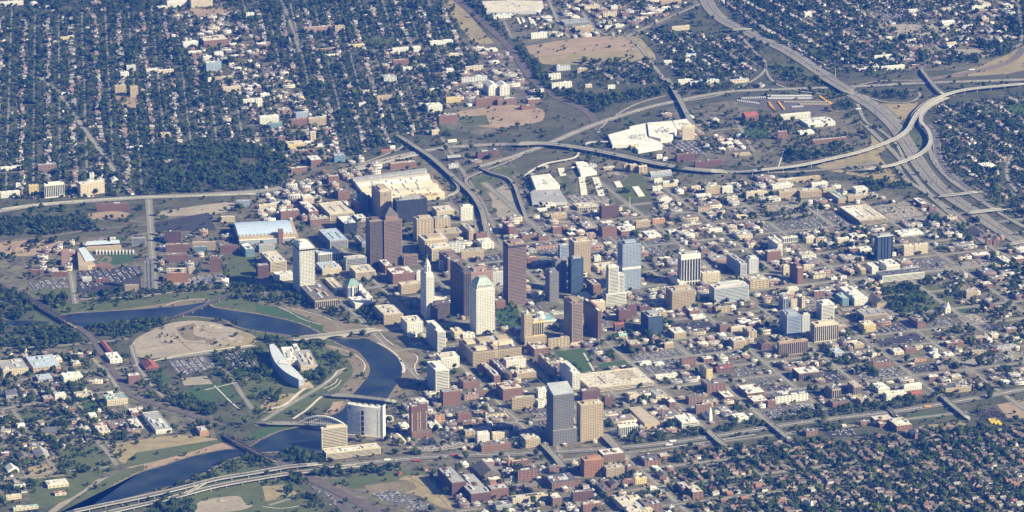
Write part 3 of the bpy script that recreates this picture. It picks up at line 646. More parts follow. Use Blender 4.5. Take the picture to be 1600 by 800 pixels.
# tile  x_corner y_base height run_right run_left style wall roof [heading] ; pixels of the enlarged tile
TB = """
A 895 590 355 100 35 s dbrown t
A 578 225 50 190 90 k cream c
A 690 330 80 100 60 s dark w
A 790 235 30 70 30 x lgrey w
A 580 450 65 140 90 k grey l
A 830 460 60 40 60 k grey g
A 487 560 75 165 25 p white l
A 520 650 45 150 50 w cream l
A 705 615 90 160 22 s grey c
A 780 690 60 155 50 k cream c
A 625 790 25 70 90 k cream c
A 1070 725 80 170 50 w brick w
A 1010 640 60 60 50 w brick w
A 1135 800 70 150 25 w tan c
A 1255 700 70 45 10 w white w
A 1258 395 175 130 30 x tan g
A 1400 290 80 120 20 x tan g
A 1320 500 115 180 55 x tan c
A 1375 540 90 160 45 s cream c
A 1510 480 80 110 10 x lgrey g
A 1430 375 45 230 40 k tan t
A 1155 578 80 110 5 s mauve b
A 1500 640 110 110 70 w brown b
A 1435 612 70 55 5 w white w
A 195 225 70 145 15 w brick w
A 370 110 60 85 12 w cream w
A 415 195 40 75 80 w brick w
A 425 265 45 150 20 x brown t
A 5 465 50 140 2 k grey d
A 115 625 75 125 75 s cream c
A 15 665 85 90 15 w dbrick g
A 155 700 50 140 20 w white w
A 785 180 95 32 45 x red t
A 818 165 125 58 30 s teal d
A 880 150 100 25 20 w brick b
A 1100 245 168 240 30 s dark d
B 885 650 255 130 40 w tan w
B 862 800 270 95 25 s dblue d
B 694 862 230 72 35 w slate b
B 740 780 230 85 20 s slate d
B 775 520 100 65 15 s bgrey w
B 1100 210 95 135 18 w dbrick b
B 1105 355 75 115 35 w brick d
B 1255 345 35 110 50 x red w
B 1500 255 40 95 10 x orange t
B 1370 280 45 110 15 w tan c
B 375 345 70 55 50 w red c
B 610 385 35 80 15 x red b
B 480 375 35 100 15 x brick b
B 590 455 30 165 30 x pink d
B 520 555 40 75 10 w brick w
B 720 325 45 70 15 w brick t
B 800 310 35 50 12 w brick t
B 705 215 35 125 12 w tan c
B 600 155 20 75 10 x white w
B 665 125 20 80 10 x white w
B 915 150 25 170 40 p cream t
B 985 375 40 70 20 x pink t
B 1045 545 40 50 15 x white w
B 1070 630 35 150 40 w cream c
B 1465 365 20 100 50 x white w
B 1035 810 80 60 55 w brick t
B 65 375 70 50 70 x tan t
B 120 375 50 85 5 w brick b
B 165 450 45 95 45 x white w
B 5 525 60 70 5 w tan t
B 75 515 50 105 25 w tan g
B 75 760 130 175 40 w pink b
B 245 735 105 95 5 w lgrey c
B 470 345 20 60 10 x brick g
B 530 480 25 60 15 x grey g
b 1300 385 280 45 85 p dbrown d
b 1100 400 100 112 12 s dbrown d
b 800 430 60 115 60 w tan c
b 945 490 70 100 40 w white c
b 370 333 50 140 115 p tan b
b 1240 520 40 60 30 w cream c
b 620 330 30 110 40 w white w
b 1500 335 50 60 30 w brick b
D 575 490 60 110 60 w brick c
D 685 430 80 165 6 x tan g
D 980 150 80 150 20 w cream w
D 1235 215 90 60 20 w redb b
D 1205 290 60 70 15 h redb r
D 1240 345 30 60 15 h tan q
D 1295 180 95 80 10 w redb b
D 1465 315 135 115 60 s dblue t
D 727 655 75 25 125 s tan c
D 872 745 130 60 100 g white w
D 330 830 85 155 55 w brick c
D 20 740 50 130 40 w brick b
D 175 640 40 55 50 w brick b
D 260 700 60 50 110 w brick t
D 340 680 60 60 120 w brick b
D 355 585 65 155 25 w white c
D 440 660 40 150 25 w tan c
D 605 810 60 60 15 x white w
D 1400 560 20 90 20 x white w
D 1520 560 15 70 20 x white w
D 1325 460 65 90 40 p brown t
D 20 355 40 90 15 x white w
D 1000 800 40 90 30 w redb r
D 60 690 40 60 40 w brick t
D 110 800 40 140 20 w brick b
D 30 830 40 110 20 x pink b
C 900 775 25 135 10 x white w
C 1000 335 110 145 40 g tan g
C 1265 300 95 215 35 s lgrey c
C 1300 215 35 140 20 s lgrey w
C 1490 210 50 115 40 x tan t
C 1190 170 60 110 10 w cream w
C 1045 205 35 40 60 x white w
C 1275 360 35 85 10 x tan g
C 1015 520 35 75 40 w tan w
C 1060 690 45 90 10 x red d
C 955 580 30 60 10 w tan w
C 1200 670 25 60 20 x red w
C 1215 770 60 38 45 w yel b
C 1280 735 28 100 15 x redb r
C 1290 705 25 90 15 x brick b
C 1370 480 30 95 10 w cream w
C 1300 480 45 70 25 w brick b
C 1480 455 28 70 20 w red w
C 1385 580 45 85 30 w tan w
C 1480 520 45 50 40 x tan t
C 1560 590 50 60 30 h redb b
C 1110 380 35 60 20 w brick w
C 1130 400 15 80 20 w white w
C 660 400 50 90 10 w redb b
C 800 350 30 60 20 w redb b
C 900 385 30 70 30 w tan w
E 585 660 95 50 110 s lgrey g
E 650 640 115 75 25 w lgrey w
E 1030 722 125 45 60 w brick w
E 920 650 70 45 15 w cream w
E 1080 625 50 55 5 w cream w
E 795 545 75 105 20 w brick w
E 885 455 75 20 60 x white w
E 915 400 40 118 3 p white w
E 560 375 35 120 45 x cream g
E 1065 530 30 110 40 x white t
E 1100 400 30 75 8 w cream w
E 1235 395 25 25 20 x white w
E 1345 402 30 80 5 w cream w
E 1455 365 20 60 30 x white w
E 1520 470 20 90 30 x white w
E 1440 475 30 60 20 x brick c
E 1155 680 30 95 30 x cream d
E 1525 645 35 40 40 w tan t
E 1437 652 30 38 10 x tan t
E 1295 690 18 45 10 x white w
E 1370 680 18 45 10 x white w
E 340 320 25 105 10 w white w
E 255 160 45 95 10 h tan b
E 355 215 20 100 20 x white w
E 560 215 20 85 20 x yel c
E 130 265 10 150 15 x white b
E 130 305 20 150 15 x brick b
E 30 325 15 70 20 x white w
E 250 50 20 100 20 x white w
E 480 80 25 75 20 x cream w
E 640 45 30 160 15 w cream c
E 400 475 30 60 40 h redb b
E 280 480 30 60 30 x brick b
E 650 440 25 60 20 x cream c
E 960 790 30 80 20 w white w
F 570 610 30 175 125 k tan c
F 825 682 10 150 45 x white w
F 850 800 60 60 15 w cream c
F 915 790 60 85 5 w cream c
F 60 800 70 30 60 w white w
F 550 412 28 75 25 w white w
F 500 460 30 135 15 w tan t
F 440 472 30 50 70 w tan n
F 275 378 30 100 10 w white w
F 345 420 35 80 10 w tan t
F 60 352 20 270 15 w tan t
F 70 440 38 130 18 w tan t -22
F 200 438 38 135 18 w tan t -12
F 30 385 22 120 20 x white w
F 960 500 25 35 55 x brick w
F 1010 520 25 40 15 x red b
F 60 75 50 60 6 x red t
F 200 45 15 90 20 x white w
F 280 103 25 215 6 w brick w
F 1315 690 25 75 75 h brick b
F 1365 740 40 35 8 x red d
F 1410 735 35 33 8 x red b
F 560 700 18 60 20 x tan w
F 430 720 30 75 10 x white w
F 240 722 30 60 15 x cream w
F 300 720 30 65 10 x tan g
F 1350 260 15 80 40 x white w
F 1180 240 30 50 10 h tan b
F 1120 580 22 60 20 x cream b
F 1330 690 22 70 20 h brick b
H 715 165 38 262 40 k white d
H 740 105 42 85 50 w white w
H 650 112 40 40 40 w white w
H 575 115 35 35 40 w cream t
H 500 118 25 40 12 x tan t
H 540 312 45 85 95 w white w
H 465 312 45 40 45 x teal q
H 680 330 50 60 55 h tan b
H 600 425 50 150 50 k tan g
H 600 480 45 75 35 w yel c
H 335 400 95 78 35 s white w
H 95 345 85 30 30 p lgrey g
H 145 325 50 60 5 w cream b
H 212 325 70 20 5 x cream t
H 118 502 125 88 48 s bgrey g
H 212 490 120 48 3 w lgrey w
H 290 543 110 150 25 p cream c
H 68 628 85 180 12 p tbrown t
H 440 475 35 55 12 w pink w
H 195 782 45 135 45 p brown w
H 935 458 38 50 60 x red d
H 1035 640 15 45 35 x white w
H 1110 630 15 50 20 x white w
H 1120 572 25 105 20 w red w
H 655 700 28 130 20 x brick d
H 915 665 15 75 10 x orange r
H 860 608 25 60 45 w brick b
H 1240 268 45 68 15 w tan t
H 1345 205 25 60 25 w brick w
H 1385 325 25 25 50 x red d
H 1110 360 40 30 20 h white w
H 1470 45 15 45 45 x white w
H 1550 45 25 60 30 x red w
H 285 138 25 75 15 w cream t
H 290 258 35 65 10 x red w
H 125 240 25 60 15 w cream w
H 1250 625 25 100 10 x tan g
H 1400 605 15 60 15 x red r
H 1270 530 20 110 12 x tan g
H 1400 520 25 45 25 x cream w
H 1490 480 20 70 20 x brick g
H 1430 600 20 90 25 x grey g
H 1490 585 20 60 20 x grey g
H 1010 780 22 60 20 x brick w
H 1240 750 20 60 20 h brick b
H 1150 775 20 60 20 x tan w
H 790 620 20 60 30 x cream w
H 420 640 30 60 40 x grey l
H 540 580 25 60 20 w tan c
H 1070 720 22 60 25 h brick b
I 400 95 60 55 40 p tan b
I 535 75 60 52 40 p tan t
I 405 150 30 110 30 w brick b
I 580 130 25 70 30 w tan t
I 45 125 45 205 30 x white d
I 0 148 40 48 10 w brick w
I 740 105 40 125 20 w white w
I 690 60 30 70 40 w white w
I 850 45 35 110 10 w white w
I 900 80 25 60 20 h brick r
I 1110 62 32 160 40 w tan d
I 805 305 42 95 60 x brick c
I 700 275 25 110 60 x brick c
I 580 262 25 60 10 x brick g
I 465 270 12 25 8 x white w
I 240 330 30 70 25 x brick b
J 412 415 135 160 8 s cream w
J 440 475 40 340 25 k cream c
J 895 378 25 45 40 h cream c
J 812 238 25 48 12 w white w
J 1225 700 80 90 90 w dbrick g
J 1345 745 55 125 110 w dbrick g
J 1410 600 50 120 60 h brick b
J 1385 375 60 75 15 w white w
J 1480 350 40 100 10 w cream c
J 1410 428 40 185 20 w brick b
J 1262 235 45 85 15 w red b
J 1290 265 25 60 10 x red b
J 1170 138 85 110 20 w red g
J 1373 145 18 62 8 x white w
J 1435 215 22 130 12 x cream b
J 1120 245 45 60 12 x orange b
J 1095 290 15 70 40 x white w
J 1470 715 55 110 25 w brick g
J 1500 790 30 100 20 w grey d
J 890 580 20 25 12 h red r
J 1310 325 25 60 15 x tan g
c 1405 775 180 105 70 s white w
c 1420 450 155 62 90 s white w
c 1445 585 85 145 40 w white c
g 428 362 230 142 25 w tan c
g 668 332 65 118 12 p white w
g 1062 283 40 105 50 s white w
g 735 118 45 65 20 w cream t
g 900 98 25 65 40 x cream g
g 985 150 35 42 35 x red w
g 1150 190 55 95 5 w brown t
g 1105 130 45 90 20 x brown b
g 1330 108 25 60 40 x brick w
e 325 778 70 145 50 x red b
g 570 495 50 135 35 w brown w
g 590 588 60 115 20 g tan g
g 38 608 65 122 10 x red d
g 250 660 40 160 50 x red d
g 235 565 50 60 8 h red b
g 0 520 35 105 5 w red c
g 85 675 40 72 20 h brown b
g 5 750 35 225 15 w cream d
g 255 765 50 60 30 w brown w
g 380 740 60 125 10 w dbrick g
g 445 805 50 115 15 x red t
g 580 712 35 50 60 x red d
g 730 840 40 150 95 x cream c
g 830 810 50 110 45 x brown b
g 1130 722 45 65 60 x red c
g 1065 690 40 50 40 x brick g
g 830 518 35 100 45 x brick d
g 690 640 35 80 10 w red b
g 772 628 35 72 5 w yel c
g 910 562 15 35 40 x white w
g 925 600 35 50 25 h brick b
g 720 562 40 65 20 w brown b
g 85 400 50 92 35 w tan c
g 0 160 70 140 5 g tan n
g 440 110 60 110 15 w redb b
g 580 150 60 50 20 w redb b
g 160 80 50 50 10 x white w
g 165 150 40 60 20 x white c
g 490 195 15 60 15 x brick w
g 1470 90 30 110 60 x brick w
g 1510 140 30 90 40 x red w
g 1400 240 25 80 30 w white w
g 865 665 15 40 12 x white w
g 620 650 30 60 25 h brick b
g 1165 420 25 70 20 x red b
g 930 480 25 60 25 x brick t
L 20 755 40 160 40 w cream g
L 210 730 30 170 50 x tan l
L 400 795 35 120 20 w white w
L 240 790 20 90 20 x grey l
L 690 675 25 75 35 x white w
L 680 620 20 30 55 h red r
L 805 800 48 75 12 w red w
L 910 720 35 85 30 h redb r
L 455 690 15 50 15 x tan w
L 330 670 20 60 20 x cream w
M 40 727 25 95 5 w cream l
M 85 660 25 75 5 x white l
M 300 655 22 130 20 x cream w
M 345 702 18 70 10 x cream r
M 85 797 18 155 8 x cream q
M 670 140 38 130 25 w cream n
M 595 280 15 75 12 x white r
M 690 285 15 115 30 x brick b
M 835 285 12 60 40 x white w
M 975 315 25 100 85 w white g
M 345 105 35 70 10 w white w
M 395 185 25 85 10 x brick b
M 265 320 18 100 20 h cream d
M 1250 328 30 55 25 w orange g
M 275 120 25 65 15 w brick g
M 480 100 20 110 20 w cream t
M 40 90 35 70 15 h grey d
M 620 320 20 70 20 x cream c
M 450 250 18 90 12 x tan d
M 120 480 30 60 20 h brick b
M 230 470 30 90 30 h tan g
M 310 470 20 50 20 h orange b
M 50 560 30 70 20 h white w
M 820 200 20 50 20 x red w
M 560 220 25 45 12 x white w
M 500 310 15 70 20 x grey g
M 110 275 20 45 10 h white w
M 200 410 15 90 20 x cream b
N 895 472 60 185 5 w brick w -3
N 1105 455 60 180 30 w tan c -3
N 900 550 60 165 3 w brick g -3
N 905 710 75 160 5 w obrick g -3
N 903 640 40 160 5 x cream c -3
N 1240 630 110 90 10 w red l -3
N 1075 640 50 50 8 w cream b -3
N 885 400 90 130 2 x dbrick d -3
N 80 575 110 65 8 w pink w -3
N 1325 235 40 110 5 w cream w -3
N 355 150 55 250 5 w red b -3
N 1450 115 45 105 5 w bgrey l -3
N 630 420 60 110 3 k grey g -3
N 1520 510 60 70 45 w teal w
N 783 0 0 0 0 - - -
N 245 700 30 70 6 w white w -3
N 350 710 30 100 6 x red r -3
N 575 775 45 110 5 w tan g -3
N 0 665 40 130 2 w brick w -3
N 60 40 20 40 10 x cream w -3
N 460 390 30 45 4 x white w -3
N 1320 480 60 140 5 w red b -3
N 1120 470 40 100 5 w teal w -3
L 195 118 30 80 4 w red g -5
L 390 60 90 48 4 w pink g -5
O 280 440 85 125 5 p white n
O 505 428 75 150 20 w cream w -30
O 562 320 35 28 8 x white r
O 182 412 50 60 5 w yel c
O 5 440 35 120 5 w white w
O 5 272 22 125 5 w white w
O 812 142 22 80 5 x white w
O 240 280 45 115 8 x brown g
O 100 375 25 30 5 x white w
O 1010 60 20 60 10 w tan t
O 700 340 20 40 12 h white w
P 1485 120 20 120 10 x white l
P 1310 447 28 110 4 x cream w
P 1285 518 30 160 6 x lgrey g
P 1455 600 70 60 35 h white w
P 1525 600 70 60 30 h white w
P 1375 665 45 150 5 w brick g
P 1510 660 35 120 5 w brown g
P 855 338 30 175 8 w white w
P 578 305 20 100 6 w yel c
P 860 418 38 95 8 w brick t
P 302 207 30 170 6 w pink t
P 495 205 40 60 6 x tan t
P 420 360 15 110 4 x white w
P 1205 360 22 62 4 x cream w
P 1145 772 45 115 10 w brick l
P 1075 705 40 90 20 w white w
P 755 630 25 95 6 w tan t
P 250 745 38 75 5 w bgrey w
P 222 800 50 100 6 w brick g
P 330 790 45 110 10 w tan c
P 25 780 45 120 10 w white w
P 75 805 30 90 5 w teal g
P 0 670 45 38 3 x white w
P 1192 458 22 45 12 x white w
P 920 440 18 60 6 x white w
P 670 600 28 50 8 w cream c
P 1090 285 22 140 10 x white w
P 170 535 22 60 8 x brick t
P 30 605 15 55 8 x white w
P 645 665 18 50 6 x white w
P 1190 645 30 90 8 w yel t
P 350 330 25 30 5 x red w
P 370 325 15 150 5 x brick t
P 680 110 16 70 5 x pink w
P 1090 575 15 60 8 x white w
P 800 515 30 80 20 x lgrey g
U 755 492 35 52 8 x white w
U 1275 295 38 150 30 x brick c
U 1290 447 50 95 10 w bgrey w
U 1195 48 45 135 10 w cream c
U 1045 50 35 125 8 w white w
U 2 42 25 145 5 w white g
U 792 445 32 58 4 w lgrey w
U 915 458 22 72 5 w white w
U 1395 577 28 110 5 w cream c
U 1145 298 30 95 8 w white w
U 1342 355 22 55 10 x white w
U 1520 645 18 120 8 x white w
U 1180 342 15 80 8 x white w
U 985 462 20 100 5 x cream w
U 720 590 50 70 6 w tan t
U 815 605 60 50 6 w tan t
U 385 600 15 50 6 x white w
U 948 425 20 35 4 x white w
U 1300 512 25 22 4 x white w
U 1345 500 15 110 5 x tan t
U 1075 232 15 50 5 x white w
U 390 150 8 30 5 x white w
U 1540 105 20 50 6 x white w
U 1270 370 15 55 5 x white w
U 380 250 15 90 5 x yel t
Q 330 165 18 160 30 k grey g
Q 395 207 35 110 8 w tan t
Q 455 60 20 95 12 x cream t
Q 570 110 25 85 15 x cream t
Q 690 110 25 40 20 x brick r
Q 250 558 35 125 8 x white w
Q 230 500 35 75 6 x white w
Q 280 445 28 85 12 x lgrey g
Q 410 458 25 60 10 x tan t
Q 600 558 22 45 5 x white w
Q 1040 532 30 72 8 x white w
Q 1115 532 18 180 8 x white l
Q 1365 525 22 115 8 x cream l
Q 1090 358 18 62 8 x white u
Q 1085 390 18 28 5 x white w
Q 950 405 22 50 5 w white w
Q 580 180 20 110 5 x white d
Q 1000 195 25 110 5 w cream t
Q 930 30 22 130 8 w tan t
Q 120 245 35 100 6 x white w
Q 330 205 20 60 10 x brick b
Q 1460 760 45 80 25 h red r
Q 1620 740 25 60 8 x red b
Q 620 60 20 40 10 x white w
Q 460 550 20 40 6 x cream w
Q 180 600 40 20 10 x white w
Q 100 650 25 80 10 x brick w
Q 60 690 25 90 10 w brick d
R 745 142 30 45 10 p yel w
R 1065 78 82 78 6 w cream w
R 475 250 15 55 12 x lgrey g
R 700 275 50 30 12 h tan t
R 740 280 45 45 12 w tan w
R 795 285 45 50 12 h tan t
R 1145 252 38 165 6 w redb b
R 1030 212 42 115 10 w redb b
R 1210 417 42 100 10 w tan n
R 1315 410 40 65 8 w white w
R 1465 442 40 115 6 w cream g
R 1345 465 32 65 6 x cream w
R 920 478 28 80 8 w white w
R 1155 445 22 90 6 x white w
R 880 395 25 60 8 x white w
R 945 372 18 90 6 x cream t
R 890 345 25 50 8 x white w
R 945 350 15 95 6 x white w
R 1120 390 20 60 10 x cream c
R 905 195 25 35 6 x white w
R 945 205 18 30 6 x white w
R 225 490 22 30 6 x white w
R 575 265 15 70 10 x tan w
R 1395 180 12 100 15 x tan t
R 870 310 28 130 20 h bgrey g
S 80 752 32 185 6 w white w
S 250 800 20 160 55 x white w
S 360 790 25 60 40 x white w
S 600 440 20 95 4 x white g
S 710 442 22 145 4 w white w
S 570 450 18 30 4 x white w
S 900 425 18 40 4 x red w
S 1090 165 30 75 12 h white w
S 1120 305 35 60 14 h white t
S 550 285 20 90 4 x red r
S 665 378 25 110 5 w white w
S 740 255 22 35 5 w white w
S 870 265 15 60 8 x lgrey g
S 1275 60 20 100 4 x white t
S 1275 85 15 100 4 x brown w
S 1085 72 18 60 8 x cream t
S 880 80 18 55 8 x white w
S 1430 270 12 45 20 x white w
S 230 110 30 45 10 w white w
S 80 135 12 30 6 x white w
S 1170 350 15 30 5 x white w
S 1340 140 25 40 12 h tan t
S 560 55 20 45 5 x tan c
S 1120 62 15 50 6 x grey g
t 200 142 38 105 18 w yel c
t 342 88 60 32 8 x cream w
t 350 122 15 80 5 x white w
t 490 218 42 72 12 w teal g
t 345 242 38 70 30 w brick w
t 220 288 35 100 6 x brick w
t 270 170 25 60 8 w brick t
t 840 262 35 165 12 w brick t
t 515 450 50 75 15 w brick b
t 785 160 22 60 6 h brick r
t 1200 92 15 55 5 x white w
t 455 355 50 65 10 x brick t
t 140 95 40 40 6 x brick b
t 1200 210 30 80 12 h dark g
t 1205 255 25 60 8 x lgrey g
t 1385 198 45 140 12 G dbrick d
t 1100 45 30 40 8 h cream t
t 20 510 25 110 6 w cream w
t 290 470 40 60 12 w white w
t 1280 582 85 78 10 w white n
t 1130 560 40 110 30 w cream c
t 1555 650 55 50 12 w red w
t 20 780 45 100 6 w grey g
t 415 290 20 40 6 w brick b
t 840 135 20 30 6 h white w
"""
for ln in TB.strip().split('\n'):
    q = ln.split()
    if q[6] == '-': continue
    x0, y0, s = TILES[q[0]]; v = [float(a) for a in q[1:6]]
    head = float(q[9]) if len(q) > 9 else HEAD
    building(x0+v[0]/s, y0+v[1]/s, v[2]/s, v[3]/s, v[4]/s, q[6], q[7], q[8], head)
# ---------------- landmarks ----------------
def bt(t, x, y, h, dr, dl, *a, **k):
    x0, y0, s = TILES[t]; return building(x0+x/s, y0+y/s, h/s, dr/s, dl/s, *a, **k)
def sub(name, mb, m, root): return mb.build(name, m, root)
def ex_pyr(root, W, D, H):
    mb = MB(); mb.box(W*.1,D*.1,H,W*.8,D*.9,H+14); mb.ring(W*.1-.4,D*.1-.4,W*.8+.4,D*.9+.4,H+8,H+10,1); mb.build('upper_tier', WM('mauve'), root)
    p = MB(); p.hip(W*.08,D*.08,W*.82,D*.92,H+14,20,.02,.02); p.build('pyramid_roof', mat('dark_pyramid_roof', (.10,.085,.085), .6), root)
    s = MB(); s.box(W*1.0,-1,0,W*1.18,D,H*.12); s.build('podium', WM('mauve'), root)
bt('A', 1005, 582, 352, 138, 35, 's', 'mauve', 'b', words='tall reddish brown granite tower with setbacks and dark pyramid top', extra=ex_pyr, units=0)
def ex_hot(root, W, D, H):
    f = MB(); f.box(W*.3,-.7,H-9,W*.62,-.1,H-4.5); f.build('sign_panel', DARKM, root)
    c = bpy.data.curves.new('sign_lettering', 'FONT'); c.body = 'HYATT'; c.size = 5; c.align_x = 'CENTER'; c.extrude = .1
    tmp = bpy.data.objects.new('tmp', c); me = bpy.data.meshes.new_from_object(tmp); bpy.data.objects.remove(tmp); me.materials.clear(); me.materials.append(WHITEP)
    o = bpy.data.objects.new('sign_lettering', me); col.objects.link(o); o.parent = root
    o.rotation_euler = (math.pi/2, 0, 0); o.location = (W*.46, -.85, H-8.4)
bt('t', 778, 572, 168, 70, 55, 'w', 'tan', 'c', words='tall pale hotel slab rising in front of the yellow-roofed convention hall', extra=ex_hot)
# art-deco tower
def art_deco():
    P0, W, D, H = dims(666.3, 498.8, 66, 12.5, 9); root = empty('art_deco_tower', P0, math.radians(-HEAD))
    facade(root, W, D, H, 'w', 'white'); rooftop(root, W, D, H, 'c', 3, plain=True)
    cx, cy = W/2, D/2; mb = MB()
    mb.box(cx-W*.42, cy-D*.42, H, cx+W*.42, cy+D*.42, H+8); mb.cyl(cx, cy, H+8, H+30, W*.34, 8, W*.32, a0=math.pi/8)
    for i in range(8):
        a = i*math.pi/4+math.pi/8; mb.cyl(cx+W*.36*math.cos(a), cy+W*.36*math.sin(a), H+6, H+24, 1.6, 6)
    mb.build('octagonal_crown', WM('white'), root)
    r = MB(); r.cyl(cx, cy, H+30, H+40, W*.33, 8, W*.10, a0=math.pi/8); r.build('crown_roof', RM('c'), root)
    s = MB(); s.cyl(cx, cy, H+40, H+56, .9, 6, .2); s.build('spire', METAL, root)
    for x0, w_, h in ((W+.3, W*1.5, H*.42), (-W*.0, 0, 0)):
        if w_: facade(root, w_, D*1.1, h, 'w', 'white', x0=x0, y0=D*.2); rooftop(root, w_, D*1.1, h, 'c', 5, x0=x0, y0=D*.2, n=2)
    put(root, P0, W*2.6, D*1.3, H, HEAD, 'slender cream art-deco tower with piers, octagonal crown and spire', 'tower')
art_deco()
def ex_green(root, W, D, H):
    c = MB(); c.box(W*.08,D*.08,H,W*.92,D*.92,H+9); c.build('crown_storey', WM('white'), root)
    w = MB()
    for i in range(7): w.box(W*(.14+.11*i),W*0+D*.08-.3,H+2,W*(.14+.11*i)+2,D*.08+.1,H+8)
    w.build('crown_windows', GL, root)
    r = MB(); r.hip(W*.04,D*.04,W*.96,D*.96,H+9,17,.45,.4); r.build('hip_roof', mat('pale_green_copper', (.37,.45,.39), .7, .08, .1), root)
bt('D', 122, 315, 350, 145, 50, 'w', 'white', 'w', words='white gridded office tower with a pale green hipped copper top', extra=ex_green, units=0)
def ex_band(k0, k1, wall):
    def f(root, W, D, H):
        mb = MB(); mb.ring(-.15,-.15,W+.15,D+.15,H*k0,H*k1,.9); mb.build('dark_band' if wall == 'dark' else 'plain_band', WM(wall), root)
    return f
bt('B', 372, 890, 475, 140, 42, 's', 'mauve', 't', words='tallest reddish brown tower with close floor bands and flat tan top', extra=ex_band(.945,.98,'dark'), units=5)
def ex_crown(root, W, D, H):
    m = MB(); m.hip(-1,-1,W*.8,D*.9,H+1,7,.7,.7); m.cyl(W*.4,D*.45,H+7,H+13,min(W,D)*.28,14); m.build('crown', WM('white'), root)
    b = MB(); b.ring(-.15,-.15,W+.15,D+.15,H*.93,H*.965,.9); b.build('dark_band', WM('dark'), root)
bt('A', 345, 798, 358, 118, 55, 'g', 'white', 'w', words='tall white gridded tower with dark band, standing alone beside the riverside park', extra=ex_crown, units=0)
def ex_city(root, W, D, H):
    r = MB(); r.hip(-.5,-.5,W+.5,D+.5,H+1,14,.3,.1); r.build('hip_roof', mat('green_copper', (.22,.32,.26), .7, .1, .1), root)
    t = MB(); t.box(W*.8,-3,0,W*1.05,D*.3,H+3); t.box(W*.3,-2,0,W*.42,1,H+1); t.build('corner_pier', WM('white'), root)
bt('b', 575, 262, 68, 85, 30, 'p', 'lgrey', 'n', words='grey civic building with steep green copper hipped roof near the river bend', extra=ex_city, units=0)
bt('b', 690, 300, 40, 40, 60, 'p', 'white', 'w', words='small white colonnaded wing in front of the green-roofed civic building')
def statehouse():
    P0, W, D, H = dims(720+560/5, 460+272/5, 11, 38, 11); root = empty('statehouse', P0, math.radians(-HEAD)); s = WM('cream')
    mb = MB(); mb.box(0,0,0,W,D,H); mb.ring(-.6,-.6,W+.6,D+.6,H-2,H+1.2,1.2); mb.build('wall', s, root)
    c = MB()
    for i in range(12): c.cyl(W*(.12+.07*i), -3.2, 0, H-2, 1.0, 8)
    c.build('portico_columns', WM('white'), root); e = MB(); e.box(W*.08,-5,H-2,W*.93,0,H+.5); e.build('entablature', WM('white'), root)
    r = MB(); r.box(1,1,H-.2,W-1,D-1,H+.3); r.build('roof', mat('blue_green_roof', (.27,.42,.44), .7), root)
    d = MB(); d.cyl(W*.45,D*.5,H,H+5,14,20); d.cyl(W*.45,D*.5,H+5,H+15,9.5,20); d.build('drum', WM('lgrey'), root)
    k = MB(); k.cyl(W*.45,D*.5,H+15,H+17.5,10.5,20,3); k.build('drum_roof', RM('w'), root)
    for i in range(10):
        a = i*math.pi/5; p = MB(); p.cyl(W*.45+10*math.cos(a), D*.5+10*math.sin(a), H+5, H+15, .8, 6); p.build('pilaster', WM('white'), root)
    put(root, P0, W, D, H, HEAD, 'pale stone statehouse with colonnade and round drum in a green square', 'statehouse')
statehouse()
bt('D', 722, 205, 50, 75, 15, 'p', 'cream', 'n', words='pale annex with green roof just behind the domed statehouse')
bt('B', 1262, 770, 355, 145, 40, 'g', 'bgrey', 'd', words='blue grey gridded tower with one white band across its middle', extra=ex_band(.45,.5,'white'))
def stepped():
    P0, W, D, H = dims(800+590/4, 400+312/4, 18, 31, 5); root = empty('stepped_tower', P0, math.radians(-HEAD))
    D = max(D, 30); facade(root, W, D, H, 's', 'white'); rooftop(root, W, D, H, 'w', 2, n=1)
    for x, w_, h, y in ((.12,.5,59,2),(.64,.27,46,2)):
        hh = H*h/18; facade(root, W*w_, D*.7, hh-H, 's', 'white', x0=W*x, y0=y, z0=H); rooftop(root, W*w_, D*.7, hh, 'w', int(h), x0=W*x, y0=y, n=1)
    put(root, P0, W, D, H, HEAD, 'white stepped tower with two unequal shafts in front of the blue grey tower', 'tower')
stepped()
def ex_str(root, W, D, H):
    m = MB(); m.ring(-.3,-.3,W+.3,D+.3,H*.84,H+1.2,1.2); m.ring(-.3,-.3,W+.3,D+.3,H*.10,H*.14,1.2)
    n = 7
    for i in range(n+1):
        c = i*W/n; m.box(max(0,c-.9),-1.3,0,min(W,c+.9),.2,H*.85)
    for i in range(4):
        c = i*D/3; m.box(-1.3,max(0,c-.9),0,.2,min(D,c+.9),H*.85)
    m.build('white_fins', WM('white'), root)
bt('E', 120, 735, 240, 150, 25, 's', 'dark', 'w', words='office tower with bold white vertical fins over dark glass', extra=ex_str)
def ex_blk(root, W, D, H):
    m = MB(); m.ring(-.2,-.2,W+.2,D+.2,H-1,H+2,1.2); m.build('parapet', WM('lgrey'), root)
    p = MB()
    for x in (.0, .28, .47, .66, .94): p.box(W*x,-.9,0,W*x+2,.3,H-1)
    p.build('dark_fins', mat('black_metal', (.03,.03,.04), .4), root)
bt('F', 680, 832, 150, 98, 18, 's', 'dblue', 'w', words='lone black glass tower with pale flat top among low buildings', extra=ex_blk)
def ex_flare(root, W, D, H):
    m = MB(); m.hip(-7,-7,W+7,D+7,0,7,.75,.8); m.build('flared_base', WM('tan'), root)
bt('D', 868, 395, 320, 85, 65, 's', 'tbrown', 'b', words='slim brown brick tower with flared base at the corner of the lawn', extra=ex_flare, units=2)
bt('D', 1072, 345, 215, 28, 110, 's', 'brown', 'w', words='broad brown slab tower right of the slim brown tower beside the lawn', units=3)
